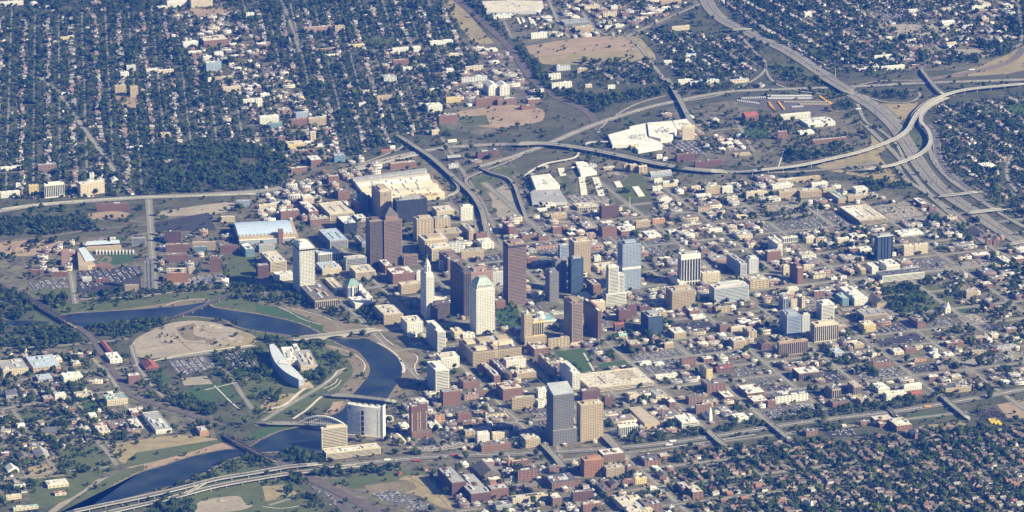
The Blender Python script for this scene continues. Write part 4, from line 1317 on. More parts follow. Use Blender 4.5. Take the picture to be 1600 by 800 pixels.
def hotel2():
    P0, W, D, H = dims(720+500/5, 460+400/5, 12, 34, 5); root = empty('stepped_hotel', P0, math.radians(-HEAD)); D = max(D, 35)
    facade(root, W, D, H, 'w', 'tan'); rooftop(root, W, D, H, 't', 2, n=1)
    facade(root, W*.36, D*.8, H*3.9-H, 'w', 'tan', x0=1, y0=6, z0=H); rooftop(root, W*.36, D*.8, H*3.9, 't', 3, x0=1, y0=6, n=1)
    facade(root, W*.5, D*.7, H*2.9-H, 'p', 'yel', x0=W*.37+1.4, y0=5, z0=H); rooftop(root, W*.5, D*.7, H*2.9, 'c', 4, x0=W*.37+1.4, y0=5, n=2)
    k = MB(); k.cyl(W*.18,D*.45,H*3.9,H*3.9+7,4,12,3.4); k.cyl(W*.18,D*.45,H*3.9+7,H*3.9+11,3.4,12,.4); k.build('dome', WM('lgrey'), root)
    put(root, P0, W, D, H, HEAD, 'tan and pale yellow stepped hotel with small dome before the statehouse', 'hotel')
hotel2()
def ex_gov(root, W, D, H):
    r = random.Random(4); k = 0
    for (x, y, a, b, h) in ((.1,.1,.22,.2,6),(.45,.08,.08,.5,5),(.62,.3,.3,.15,9),(.3,.55,.25,.25,7),(.05,.6,.18,.25,5),(.7,.62,.22,.22,6),(.5,.3,.1,.1,12)):
        m = MB(); m.box(W*x,D*y,H+.1,W*(x+a),D*(y+b),H+h); m.build('penthouse', WM('tan' if k%2 else 'cream'), root); k += 1
    c = MB(); c.box(W*.46,-.35,1,W*.5,.3,H-1); c.build('entrance_bay', WM('tan'), root)
bt('D', 95, 562, 105, 380, 110, 'g', 'tan', 'b', words='broad tan government block with many penthouses on its brown roof', extra=ex_gov, units=7)
bt('D', 1010, 770, 34, 495, 120, 'k', 'cream', 'c', words='very large pale flat-roofed parking deck right behind the grey courthouse tower')
def ex_court(root, W, D, H):
    s = MB(); s.add([(0,0,H),(W,0,H),(W,D,H),(0,D,H),(0,0,H+2),(W,0,H+2),(W,D,H+16),(0,D,H+16)],[(0,1,5,4),(1,2,6,5),(2,3,7,6),(3,0,4,7),(4,5,6,7)]); s.build('sloping_top', mat('pale_grey_panels', (.42,.43,.44), .6), root)
    facade(root, W*1.17, D*1.1, H*.31, 'g', 'slate', x0=-1.5, y0=-3); t = MB(); t.box(-1,-2.5,H*.31,W*1.16,D*1.05,H*.31+.4); t.build('podium_roof', RM('w'), root)
bt('g', 258, 388, 318, 128, 42, 'g', 'slate', 'g', words='tallest grey glass courthouse tower with slanting top near the freeway', extra=ex_court, units=0)
bt('g', 452, 585, 105, 122, 25, 'g', 'obrick', 't', words='orange brick apartment block with curved front wall below the freeway', units=3) if 'obrick' in WALL else None
# curved riverside slab with a column of dark openings
def slab():
    P0, W, D, H = dims(543, 682, 51.5, 55.5, 1, 15, 17); root = empty('apartment_slab', P0, math.radians(-15)); n = 14
    pan = mat('pale_slab_wall', (.66,.64,.58), .8, .06)
    def yy(x): return 5*math.sin(math.pi*x/W)*-1
    vs = []; fs = []
    for i in range(n+1):
        x = W*i/n; vs += [(x, yy(x), 0), (x, yy(x), H-x/W*3), (x, yy(x)+D, H-x/W*3), (x, yy(x)+D, 0)]
    for i in range(n):
        a, b = 4*i, 4*i+4; fs += [(a,b,b+1,a+1),(a+1,b+1,b+2,a+2),(a+2,b+2,b+3,a+3)]
    fs += [(0,1,2,3), (4*n+3,4*n+2,4*n+1,4*n)]
    mesh_obj('wall', vs, fs, pan, root)
    for k in range(5):
        x = W*.44; z = H*(.78-.165*k); y = yy(x); m = MB(); m.box(x-W*.04, y-.5, z-H*.055, x+W*.045, y+.2, z+H*.075); m.build('dark_opening', DARKM, root)
        f = MB(); f.box(x-W*.055, y-.7, z-H*.055, x-W*.04, y-.2, z+H*.075); f.build('balcony_frame', WM('white'), root)
    m = MB(); m.box(W*.05, yy(W*.05)-1, H*.87, W*.1, .2, H*.93); m.build('small_opening', DARKM, root)
    m = MB(); m.box(W-1.6, -1.2, 0, W+1.2, D+1, H+1); m.build('end_fin', WM('white'), root)
    m = MB()
    for k in range(24):
        m.box(W*.84, yy(W*.9)-.9, H*(.06+.036*k), W*.87, -.2, H*(.06+.036*k)+1.2); m.box(W*.93, -1.4, H*(.06+.036*k), W*.955, -.2, H*(.06+.036*k)+1.2)
    tag(m.build('windows', GL, root), kind='stuff')
    for k in range(5): u = MB(); u.box(W*(.08+.18*k), 6, H-2, W*(.08+.18*k)+7, 11, H+1.2); u.build('rooftop_unit', METAL, root)
    b = MB(); b.box(0,-9,0,W*.98,-5.2,9); b.build('podium', WM('cream'), root)
    put(root, P0, W, D, H, 15, 'wide pale blank apartment slab with a column of dark openings', 'apartments')
slab()
def redtower():
    P0, W, D, H = dims(400+975/4, 600+345/4, 10, 31, 7); root = empty('brick_apartment_tower', P0, math.radians(-HEAD)); D = max(D, 35)
    facade(root, W, D, H, 'w', 'red'); rooftop(root, W, D, H, 'b', 2, n=1)
    for x, w_, k, y in ((0,.42,4.9,8),(.45,.43,5.0,14),(.2,.3,5.1,20)):
        facade(root, W*w_, D*.42, H*k-H, 'w', 'redb', x0=W*x+.3, y0=y, z0=H); rooftop(root, W*w_, D*.42, H*k, 'g', int(k*9), x0=W*x+.3, y0=y, n=1)
        b = MB()
        for i in range(14): b.box(W*x+2, y-1.2, H+3.4*i+1, W*x+4.5, y, H+3.4*i+2.2); b.box(W*(x+w_)-5, y-1.2, H+3.4*i+1, W*(x+w_)-2.5, y, H+3.4*i+2.2)
        tag(b.build('balconies', WM('cream'), root), kind='stuff')
    put(root, P0, W, D, H, HEAD, 'dark red brick apartment tower of clustered shafts right of pale slab', 'apartments')
redtower()
def ex_bal(root, W, D, H):
    m = MB(); k = int(H/3.3)
    for i in range(k):
        for x in (0,.3,.7): m.box(W*x,-1.5,i*3.3+1,W*(x+.22),0,i*3.3+2.1)
    tag(m.build('balconies', WM('grey'), root), kind='stuff')
bt('L', 905, 215, 190, 60, 28, 's', 'slate', 'd', head=-5, words='dark grey balconied apartment tower between parking lot and old brick warehouses', extra=ex_bal)
bt('t', 1025, 722, 8, 50, 5, 'x', 'tan', 't', words='low tan plinth beside the tan windowless block')
# ---- prisms from ground outlines ----
def prism(name, P, z0, z1, m, root=None):
    P = [np.array(p) for p in P]; a = sum(P[i][0]*P[(i+1)%len(P)][1]-P[(i+1)%len(P)][0]*P[i][1] for i in range(len(P)))
    if a < 0: P = P[::-1]
    n = len(P); zz = z1 if hasattr(z1, '__len__') else [z1]*n
    vs = [(p[0], p[1], z0) for p in P]+[(p[0], p[1], z) for p, z in zip(P, zz)]
    return mesh_obj(name, vs, [(i,(i+1)%n,n+(i+1)%n,n+i) for i in range(n)]+[tuple(range(n,2*n))], m, root)
def pxp(t, L):
    x0, y0, s = TILES[t]; return [G(x0+x/s, y0+y/s) for x, y in L]
def reg(root, P, words, cat, H=10):
    mark(P, 5); c = sum(P)/len(P); ALLB.append([root, Pj(c[0], c[1], H/2), words, cat, (100, 100, H)])
PANEL = mat('pale_metal_roof', (.58,.60,.60), .5, .06, .02)
# science museum: curved shell and old school wing
r = empty('science_museum', (0,0)); P = smooth(pxp('c', [(105,465),(118,530),(150,600),(200,655),(262,700),(335,738)]), 4)
Q = smooth(pxp('c', [(372,728),(320,672),(258,612),(214,552),(172,492),(138,458)]), 4)
prism('curved_shell_wall', P+Q, 0, 24, mat('dim_metal_wall', (.30,.33,.38), .5, .1), r); prism('curved_roof', [p*1.0 for p in P+Q], 24.1, 25.2, PANEL, r)
m0 = pxp('c', [(190,588),(245,600),(250,625),(175,615)]); prism('entrance_hall', m0, 0, 27, WM('white'), r)
m1 = pxp('c', [(335,738),(450,735),(375,660),(350,690)]); prism('tapered_end', m1, 0, 7, WM('tan'), r)
reg(r, P+Q, 'long curved grey museum shell on the park inside the river bend', 'museum', 24)
bt('c', 235, 560, 45, 90, 40, 'x', 'white', 'w', words='white cube hall attached behind the curved museum shell', head=-10)
bt('c', 352, 605, 45, 130, 60, 'w', 'cream', 'g', words='old cream school wing with grey roof behind curved museum', head=-12)
bt('c', 345, 545, 40, 35, 60, 'x', 'white', 'w', words='white gallery block between curved museum and park trees', head=-12)
bt('c', 290, 545, 30, 60, 40, 'x', 'lgrey', 'g', words='grey flat-roofed gallery directly against the curved museum shell', head=-12)
# sports arena
def arena():
    h = -10; P0, W, D, H = dims(374, 382, 11, 92, 1, h, 130); root = empty('arena', P0, math.radians(-h))
    w_ = MB(); w_.box(0,0,0,W,D,H); w_.build('wall', WM('tan'), root); n = 12; vs = []; y0, y1 = 12, D
    for i in range(n+1):
        t = i/n; y = y0+(y1-y0)*t; z = H+1+11*math.sin(math.pi*(.12+.8*t)); vs += [(-2,y,z),(W*.92,y,z)]
    vs += [(-2,y0,H),(W*.92,y0,H),(-2,y1,H),(W*.92,y1,H)]; k = 2*(n+1)
    fs = [(2*i,2*i+1,2*i+3,2*i+2) for i in range(n)]+[(k,k+1,1,0),(k+3,k+2,2*n,2*n+1),(0,*[2*i for i in range(1,n+1)],k+2,k),(1,k+1,k+3,*[2*i+1 for i in range(n,0,-1)])]
    mesh_obj('curved_roof', vs, fs, mat('pale_blue_membrane', (.47,.56,.66), .6, .05), root)
    for i in range(16): p = MB(); p.box(W*i/16+2,10,H,W*i/16+3,11.5,H+5); p.build('roof_strut', WM('white'), root)
    c = MB(); c.box(W*.0,-6,0,W*.9,-.3,H*.6); c.build('concourse', WM('bgrey'), root); c = MB(); c.box(-1,-7,H*.6,W*.95,0,H*.6+1); c.build('canopy', RM('w'), root)
    t = MB(); t.box(W*.66,-9,0,W*.74,4,H*1.9); t.build('entrance_tower', WM('red'), root)
    put(root, P0, W, D, H, h, 'sports arena with broad pale blue curved roof and brick entrance tower', 'arena')
arena()
# ballpark
r = empty('ballpark', (0,0))
st = pxp('N', [(205,505),(255,490),(345,600),(290,610),(215,612)]); prism('grandstand', st, 0, 13, WM('tan'), r); prism('grandstand_roof', pxp('N', [(212,480),(262,468),(345,570),(270,580)]), 13.5, 14.5, mat('white_blue_roof', (.60,.66,.70), .5, .05), r)
prism('upper_deck', pxp('N', [(270,462),(280,448),(545,436),(550,452)]), 0, 9, WM('tan'), r); prism('upper_deck_roof', pxp('N', [(262,450),(280,420),(530,408),(540,432)]), 12, 13, MATS['white_blue_roof'], r)
for i in range(12):
    x = 350+26*i; prism('stand_bay', pxp('N', [(x,488),(x+12,488),(x+12,470),(x,470)]), 0, 7, WM('white'), r)
prism('brick_arcade', pxp('N', [(212,608),(470,600),(470,575),(300,582),(212,585)]), 0, 7, WM('brick'), r)
zone('ball_field_grass', 'lawn', T(80,300,5,[(350,560),(400,495),(480,485),(650,480),(672,510),(640,545),(500,570)]))
zone('infield_dirt', 'brown', T(80,300,5,[(360,555),(420,500),(480,510),(470,545),(410,565)]))
zone('infield_grass', 'lawn', T(80,300,5,[(385,545),(420,515),(450,522),(430,548)]))
reg(r, st, 'horseshoe ballpark with pale roofed stands and green field', 'ballpark')
mark(pxp('N', [(205,600),(205,480),(262,425),(550,410),(680,480),(640,560),(470,605)]), 5)
# convention hall: bays of differing roofs
def rp(t, L, h):
    x0, y0, s = TILES[t]; return [G(x0+x/s, y0+y/s, h) for x, y in L]
r = empty('convention_hall', (0,0)); nw, ne, se, sw = [np.array(q, float) for q in ((598,310),(1052,250),(1185,425),(700,445))]
SW, NW = rp('t', [tuple(sw), tuple(nw)], 8); SE, NE = rp('t', [tuple(se), tuple(ne)], 8)
cols = ['g','g','c','w','w','y2','y2','c','y2','c','y2']; mat('pale_yellow_roof', (.74,.64,.42), .8, .06, var2=(.78,.70,.52))
rr = random.Random(2); nB = 11
for i in range(nB):
    t0, t1 = i/nB, (i+.94)/nB; h = 10+rr.uniform(-1.5,3); f = rr.uniform(-.05,.02)
    a0, a1 = nw+(sw-nw)*t0, nw+(sw-nw)*t1; b0, b1 = ne+(se-ne)*t0, ne+(se-ne)*t1; b0 = b0+(b0-a0)*f; b1 = b1+(b1-a1)*f
    m = MATS['pale_yellow_roof'] if cols[i] == 'y2' else RM(cols[i]); prism('roof_bay', rp('t', [tuple(a0),tuple(a1),tuple(b1),tuple(b0)], h), 0, h, m, r)
    if i > 2:
        for j in range(4):
            q = .2+.2*j+rr.uniform(-.06,.06); prism('roof_ridge', rp('t', [tuple(a0+(b0-a0)*q),tuple(a1+(b1-a1)*q),tuple(a1+(b1-a1)*(q+.015)),tuple(a0+(b0-a0)*(q+.015))], h), h, h+1.8, m, r)
for i in range(9):
    q = .5+.05*i; a = SW+(SE-SW)*q; e = (SE-SW)/np.linalg.norm(SE-SW); nn = np.array([-e[1], e[0]]); prism('front_gable', [a,a+e*9,a+e*9+nn*8,a+nn*8], 0, 13+(i%2)*4, WM('orange' if i%2 else 'yel'), r)
P = [NW, NE+(NE-NW)*.03, SE, SW]; reg(r, P, 'sprawling convention hall with stripes of grey, white and yellow roofs', 'convention hall')
zone('service_yard', 'dirt', T(400,200,4,[(1095,290),(1130,330),(1180,380),(1215,395),(1180,420),(1110,400)]))
def roofpoly(t, L, H, wall, roof, words, cat='building', name='warehouse', units=6):
    P = rp(t, L, H); c = sum(P)/len(P); root = empty(name, c); Q = [p-c for p in P]; prism('wall', Q, 0, H, WM(wall), root)
    prism('roof', [q*.985 for q in Q], H-.2, H+.15, RM(roof), root); rad = min(np.linalg.norm(q) for q in Q); r_ = random.Random(len(words)*7+int(c[0]))
    for k in range(units):
        a, d = r_.uniform(0, 6.28), r_.uniform(0, rad*.7); x, y = d*math.cos(a), d*math.sin(a); u = MB(); w_, d_ = r_.uniform(4,12), r_.uniform(4,10); u.box(x,y,H+.1,x+w_,y+d_,H+r_.uniform(1.5,4)); u.build('rooftop_unit', METAL if k%2 else WM(wall), root)
    v = MB()
    for k in range(units*5): a, d = r_.uniform(0, 6.28), r_.uniform(0, rad*.95); x, y = d*math.cos(a), d*math.sin(a); v.box(x,y,H+.1,x+1.5,y+1.2,H+1.2)
    if v.v: tag(v.build('roof_vents', METAL, root), kind='stuff')
    mark(P, 5); ALLB.append([root, Pj(c[0], c[1], H/2), words, cat, (80,80,H)]); return root
roofpoly('R', [(600,42),(735,5),(735,-10),(840,-32),(850,60),(935,88),(940,112),(790,138),(745,100),(628,106)], 11, 'white', 'w', 'sprawling white factory roof inside the freeway loop, left wing of the complex', units=34)
roofpoly('R', [(845,-34),(1000,-46),(1030,10),(990,62),(930,66),(856,50)], 15, 'white', 'w', 'middle wing of the sprawling white roofed complex inside the loop', units=18)
roofpoly('R', [(1005,-46),(1090,-58),(1115,-30),(1140,-4),(1060,14),(1030,4)], 13, 'cream', 'w', 'right rear wing of the sprawling white roofed complex', units=5)
roofpoly('R', [(118,300),(235,285),(300,358),(290,372),(148,378)], 14, 'white', 'w', 'big white warehouse roof with rows of vents beside the freeway ramp', units=8)
roofpoly('R', [(112,402),(145,380),(292,374),(345,462),(128,470)], 9, 'lgrey', 'g', 'big plain grey warehouse roof joined in front of the white one', units=3)
roofpoly('R', [(395,212),(455,205),(530,272),(430,290)], 9, 'white', 'w', 'white warehouse roof between the twin rows of white sheds', units=5)
roofpoly('P', [(1410,8),(1600,0),(1790,5),(1800,50),(1750,70),(1440,76)], 10, 'lgrey', 'c', 'huge pale grey freight hall cut by the top edge', units=10)
roofpoly('g', [(725,145),(800,140),(925,238),(830,250)], 14, 'tan', 't', 'tan federal office block with long roof grooves beside freeway', units=0, name='office_block')
# barrel vaults, stacks, mast and churches
def vault(px, py, wpx, dep, H, words):
    P0, W, D, _ = dims(px, py, 5, wpx, 1, HEAD, dep); root = empty('vaulted_hall', P0, math.radians(-HEAD)); vs = []; n = 10
    for i in range(n+1):
        a = math.pi*i/n; vs += [(W/2-W/2*math.cos(a), 0, 2+H*math.sin(a)), (W/2-W/2*math.cos(a), D, 2+H*math.sin(a))]
    k = 2*(n+1); vs += [(0,0,0),(W,0,0),(W,D,0),(0,D,0)]
    mesh_obj('vaulted_roof', vs[:k], [(2*i,2*i+2,2*i+3,2*i+1) for i in range(n)], RM('w'), root)
    w_ = MB(); w_.box(0,0,0,W,D,2.2); w_.build('wall', WM('white'), root)
    mesh_obj('gable_wall', [(x, .4, z) for x, y, z in vs[:k:2]], [tuple(range(n, -1, -1))], WM('cream'), root)
    put(root, P0, W, D, H, HEAD, words, 'hall')
vault(47, 13, 16, 30, 14, 'white barrel-vaulted hall near the top left corner'); vault(466, 15, 1.5, 20, 3, 'tiny pale vaulted shed in the streets at the top of the picture')
def stack(px, py, hpx, rad, words, name='chimney_stack', m=None, base=False):
    p = G(px, py); _, _, _, H = dims(px, py, hpx, 1, 1); root = empty(name, p)
    s = MB(); s.cyl(0,0,0,H,rad,10,rad*.7); s.build('shaft', m or WM('brick'), root); c = MB(); c.cyl(0,0,H-1.5,H+.4,rad*.85,10); c.build('cap', WM('cream'), root)
    if name == 'water_ball':
        pass
    ALLB.append([root, Pj(p[0], p[1], H/2), words, 'chimney', (3,3,H)])
stack(1034.5, 657, 20, 2.6, 'tall brick chimney stack beside the tan federal block'); stack(794.5, 729, 17, 3.2, 'orange brick chimney stack beside the freeway', m=WM('obrick'))
def mast(px, py, hpx, ball, words):
    p = G(px, py); H = dims(px, py, hpx, 1, 1)[3]; root = empty('mast', p); s = MB(); s.cyl(0,0,0,H,.8,8,.6); s.build('pole', WM('white'), root)
    if ball:
        bm = bmesh.new(); bmesh.ops.create_icosphere(bm, subdivisions=2, radius=ball); me = bpy.data.meshes.new('ball'); bm.to_mesh(me); bm.free(); me.materials.append(WM('white'))
        o = bpy.data.objects.new('ball', me); col.objects.link(o); o.parent = root; o.location = (0,0,H)
    else:
        for k in range(4): b = MB(); b.box(-2,-.15,H-2-k*.1,2,.15,H-1.2); b.build('lamp_bar', METAL, root); break
    ALLB.append([root, Pj(p[0], p[1], H/2), words, 'mast', (3,3,H)])
mast(771.5, 527, 10, 3.4, 'white ball on a short mast over the tan government block'); mast(305, 125, 9, 0, 'x') if False else None
mast(594.5, 289, 22, 0, 'thin tall mast standing before the convention hall roofs'); mast(1305, 124, 18, 0, 'tall pale lighting mast beside the freeway crossing'); mast(1440, 118, 14, 0, 'tall lighting mast near the rail overpass at upper right')
mast(984, 326, 18, 0, 'tall floodlight mast on the green field behind the brown block')
def church(px, py, hpx, words, wall='white'):
    p = G(px, py); H = dims(px, py, hpx, 1, 1)[3]; root = empty('church', p, math.radians(-HEAD)); n = MB(); n.box(-7,8,0,7,34,10); n.build('nave', WM(wall), root)
    r_ = MB(); r_.gable(-7,8,7,34,10,6,along='y'); r_.build('roof', RM('g'), root); t = MB(); t.box(-3.5,1,0,3.5,8,H*.6); t.build('tower', WM(wall), root)
    s = MB(); s.hip(-3.5,1,3.5,8,H*.6,H*.4,.02,.02); s.build('spire', RM('w' if wall == 'white' else 'd'), root)
    ALLB.append([root, Pj(p[0], p[1], H/2), words, 'church', (14,34,H)]); mark([p+np.array(q) for q in ((-12,-3),(12,-3),(12,38),(-12,38))], 5)
church(1111, 658, 22, 'small white church with pointed spire beside the freeway'); church(1482, 488, 16, 'pale twin-towered church on the lawn right of the wooded park')
church(1432, 687, 14, 'brown brick church with spire at the edge of the dense houses', 'brick'); church(1269, 798, 16, 'white church with spire among the houses near the bottom edge')
church(1048, 345, 14, 'dark church with short spire behind the low brick sheds', 'brick')
# rows of little white buildings
rows = [('R', [(418,318,432,420,9,40),(505,322,540,425,9,40)]), ('R', [(638,345,655,372,4,38),(755,378,790,430,7,40),(288,262,300,300,5,38)]), ('Q', [(30,120,45,150,5,14),(60,118,72,150,5,14),(100,110,118,150,6,15),(120,130,140,158,5,15)])]
for t, L in rows:
    x0_, y0_, s_ = TILES[t]
    for (xa, ya, xb, yb_, n, wd) in L:
        for i in range(n):
            f = i/max(1, n-1); building(x0_+(xa+(xb-xa)*f)/s_, y0_+(ya+(yb_-ya)*f)/s_, 1.6, wd/s_, .8, 'G', 'white', 'w', units=0,
                words='small white roofed shed in a close row of equals', cat='shed', name='row_shed')
# ---------------- bridges and raised roads ----------------
def bridge(pts, w, z, words, name='bridge', cat='bridge', rail=True, m=None, pier=45, girder=0, taper=.12, gm=None, lanes=True, k=6, arches=False, code=0):
    pp = [np.array(p, float) for p in smooth([np.array(p) for p in pts], k)]; n = len(pp)
    d = [0]; 
    for i in range(1, n): d.append(d[-1]+np.linalg.norm(G(*pp[i])-G(*pp[i-1])))
    L = d[-1]; zz = []; P = []
    for i in range(n):
        t = d[i]/L; zi = 1.7+(z-1.7)*max(0, min(1, t/taper, (1-t)/taper)) if taper else z
        zz.append(zi); P.append(G(pp[i][0], pp[i][1], zi))
    zz = np.array(zz); root = empty(name, P[n//2], 0); off = P[n//2]
    Q = [p-off for p in P]; mb = MB(); wallstrip(mb, Q, w/2, -w/2, zz-1.6, zz); mb.build('deck', CONC, root)
    s = MB(); strip(s, Q, w/2-.7, -w/2+.7, zz+.06); s.build('road_surface', m or ASPH2, root)
    if rail:
        for sd in (-1, 1): r_ = MB(); wallstrip(r_, Q, sd*(w/2)+.25, sd*(w/2)-.25, zz-.3, zz+1.1); r_.build('parapet', mat('pale_concrete', (.37,.355,.30), .8, .08), root)
        if w > 22: r_ = MB(); wallstrip(r_, Q, .35, -.35, zz, zz+1.1); r_.build('median_barrier', CONC, root)
    if lanes:
        l_ = MB()
        for q in (-.22, .22): strip(l_, Q, w*q+.07, w*q-.07, zz+.12)
        l_.build('lane_lines', WHITEP, root)
    if pier:
        c = pier*.5
        for i in range(1, n):
            while d[i] >= c and c < L:
                f = (c-d[i-1])/(d[i]-d[i-1]); p = Q[i-1]+(Q[i]-Q[i-1])*f; zi = zz[i-1]+(zz[i]-zz[i-1])*f; e = (Q[i]-Q[i-1])/np.linalg.norm(Q[i]-Q[i-1]); nn = np.array([e[1], -e[0]])
                if zi > 4:
                    b = MB(); wallstrip(b, [p-nn*w*.4, p+nn*w*.4], 1.1, -1.1, zi-3, zi-1.5)
                    for sd in ((-.28,.28) if w < 22 else (-.36,0,.36)): q = p+nn*w*sd; b.cyl(q[0], q[1], 0, zi-2.9, 1.1, 8)
                    b.build('pier', CONC, root)
                c += pier
    if girder:
        for sd in (-1, 1):
            g_ = MB(); wallstrip(g_, Q, sd*(w/2+.3)+.35, sd*(w/2+.3)-.35, zz-1.5, zz+.6); wallstrip(g_, Q, sd*(w/2+.3)+.3, sd*(w/2+.3)-.3, zz+girder-.7, zz+girder)
            c = 0; i = 1; up = True
            N_ = int(L/9)
            for a in range(N_):
                t0, t1 = a/N_*(n-1), (a+1)/N_*(n-1)
                def at(t): j = min(int(t), n-2); f = t-j; return Q[j]+(Q[j+1]-Q[j])*f, zz[j]+(zz[j+1]-zz[j])*f
                (p0, z0_), (p1, z1_) = at(t0), at(t1); e = (p1-p0)/np.linalg.norm(p1-p0); nn = np.array([e[1], -e[0]])*sd*(w/2+.3)
                za, zb = (z0_, z1_+girder) if a%2 else (z0_+girder, z1_); wallstrip(g_, [p0+nn, p1+nn], .3, -.3, [za-.5, zb-.5], [za+.3, zb+.3]); wallstrip(g_, [p0+nn, p0+nn+e*.6], .3, -.3, z0_, z0_+girder)
            g_.build('truss', gm or mat('rusty_dark_steel', (.06,.05,.055), .7), root)
    if arches:
        for sd in (-1, 1):
            vs = []; fs = []; na = 5
            for i in range(n*4):
                t = i/(n*4-1); j = min(int(t*(n-1)), n-2); f = t*(n-1)-j; p = Q[j]+(Q[j+1]-Q[j])*f; zi = zz[j]+(zz[j+1]-zz[j])*f; e = Q[j+1]-Q[j]; e = e/np.linalg.norm(e); nn = np.array([e[1], -e[0]])*sd*(w/2-.1)
                ph = (t*na)%1; u = (ph-.5)/.44; low = .2 if abs(u) > 1 else max(.2, (zi-2.4)*math.sqrt(1-u*u)); vs += [(*(p+nn), zi-1.2), (*(p+nn), low)]
                if i: fs.append((2*i-2, 2*i-1, 2*i+1, 2*i))
            a_ = mesh_obj('arch_wall', vs, fs, MATS['pale_concrete'], root); mo = a_.modifiers.new('thickness', 'SOLIDIFY'); mo.thickness = .8
    c = P[n//2]; tag(root, words, cat); BR.append(root)
    if code: mark_line([G(*p) for p in pp], w+4, code)
    FLY.append((P, w, zz)); return root, P, zz
BR = []; FLY = []
bridge([(442,531),(480,526.5),(520,522),(560,517),(592,514)], 22, 9, 'pale road bridge on five low arches beside the curved museum', arches=True, pier=0, taper=.1, m=ROADM)
bridge([(506,616.5),(540,618),(580,622),(622,627.5)], 19, 8, 'flat concrete road bridge crossing the river behind the pale slab', pier=40)
rb, Pb, zb_ = bridge([(400,660),(430,661),(470,661.5),(510,663),(545,668)], 17, 8, 'white road bridge hung from one low arch', name='arch_bridge', pier=0)
PA = [G(463,660.5,8), G(546,668,8)]; off = np.array(rb.location[:2]); n = 24; L = []
for i in range(n+1):
    t = i/n; p = PA[0]+(PA[1]-PA[0])*t; L.append((p-off+np.array([0,-3]), 7+25*(1-(2*t-1)**2)))
a_ = MB(); wallstrip(a_, [q for q, z in L], 2, -2, [z-1.7 for q, z in L], [z+1.7 for q, z in L]); a_.build('arch', WM('white'), rb)
for i in range(2, n-1):
    q, z = L[i]; h_ = MB(); h_.box(q[0]-.3,q[1]-.3,7,q[0]+.3,q[1]+.3,z); h_.build('hanger', WM('white'), rb)
bridge([(262,499),(300,485),(340,468),(356,461)], 8, 8, 'thin dark road bridge crossing the upper river', m=mat('brown_deck', (.12,.10,.10), .9), pier=38, lanes=False, rail=False, girder=2.2)
bridge([(33,459),(60,476),(90,494),(118,511)], 12, 9, 'dark steel truss railway bridge over the narrow river at left', name='railway_bridge', girder=7, m=BAL, pier=40, rail=False, lanes=False)
bridge([(350,680),(375,693),(400,706),(432,722)], 12, 9, 'dark steel truss railway bridge over the lower river', name='railway_bridge', girder=7, m=BAL, pier=40, rail=False, lanes=False)
bridge([(100,802),(160,789),(210,779),(255,769),(300,758),(340,748),(400,738),(450,729),(500,724.5)], 15, 9, 'long freeway viaduct carriageway nearest the lower river', name='viaduct', pier=42, m=ASPH3, taper=.04)
bridge([(120,812),(180,798),(255,781),(300,769),(345,758),(400,748),(450,740),(500,734),(560,727)], 15, 8, 'second freeway viaduct carriageway nearest the bottom edge', name='viaduct', pier=42, m=ASPH3, taper=.04)
bridge([(326,751),(315,757),(300,766),(289,771)], 8, 8.5, 'short concrete link ramp between the two viaduct carriageways', name='ramp', pier=0, taper=0)
bridge([(846,690),(858,703),(870,716),(884,735)], 17, 8, 'street bridge over the freeway below the grey courthouse tower', pier=18, m=ROADM)
bridge([(942,676),(955,690),(972,707)], 22, 8, 'street bridge over the freeway right of the cream square tower', pier=20, m=ROADM)
bridge([(1100,666),(1112,678),(1128,692),(1150,706)], 15, 8, 'street bridge over the freeway below the small white church', pier=20, m=ROADM)
bridge([(1196,655),(1212,668),(1236,688)], 14, 8, 'street bridge over the freeway beside the long white warehouse', pier=20, m=ROADM)
bridge([(1472,618),(1485,630),(1500,642),(1515,655)], 14, 8, 'rightmost street bridge over the lower freeway', pier=20, m=ROADM)
bridge([(1386,634),(1394,642),(1403,650)], 4, 7, 'narrow footbridge over the freeway beside the school', name='footbridge', pier=0, lanes=False)
bridge([(1460,307.5),(1490,304),(1530,299)], 14, 8, 'upper pale street bridge over the sunken freeway at right', pier=25, m=ROADM)
bridge([(1508,333),(1535,329.5),(1568,326)], 20, 8, 'lower pale street bridge over the sunken freeway at right', pier=25, m=CONC)
bridge([(1570,383),(1600,377),(1640,368)], 14, 8, 'street bridge over the sunken freeway cut off by the right edge', pier=25, m=ROADM)
bridge([(1043,122),(1055,142),(1068,166),(1080,190),(1092,205)], 17, 9, 'long straight street bridge over the rail cutting and freeway', pier=35, m=ROADM)
bridge([(1131,47.5),(1150,46),(1172,44.5)], 14, 8, 'short street bridge over the freeway near the top edge', pier=30)
bridge([(1284,117),(1305,129),(1332,145)], 50, 9, 'wide freeway bridge carrying the diagonal freeway over another', pier=35)
bridge([(1440,108),(1450,121),(1462,136),(1476,149)], 13, 9, 'narrow shadowed overpass crossing both freeways at upper right', pier=40, m=ROADM)
bridge([(790,226),(838,223.5),(880,227),(925,234),(975,244),(1025,255),(1080,264),(1135,268)], 30, 10, 'wide curving freeway viaduct passing behind the white warehouses', name='viaduct', pier=45, taper=.06, m=mat('weathered_deck', (.30,.28,.225), .9, .12))
bridge([(1140,270),(1200,264),(1250,258),(1300,247.5),(1350,235),(1395,218),(1418,203),(1427,188),(1438,172),(1460,156),(1490,144),(1530,137),(1610,130)], 15, 13, 'long S-curved pale flyover ramp on slim piers', name='flyover', pier=48, m=mat('pale_deck', (.42,.39,.33), .85, .1), taper=.05)
bridge([(1330,267),(1370,262),(1400,256),(1432,243),(1450,230),(1455,216),(1450,202),(1440,190),(1442,176),(1455,164),(1480,152)], 14, 12, 'lower tightly curved pale flyover ramp inside the interchange', name='flyover', pier=45, m=MATS['pale_deck'], taper=.05)
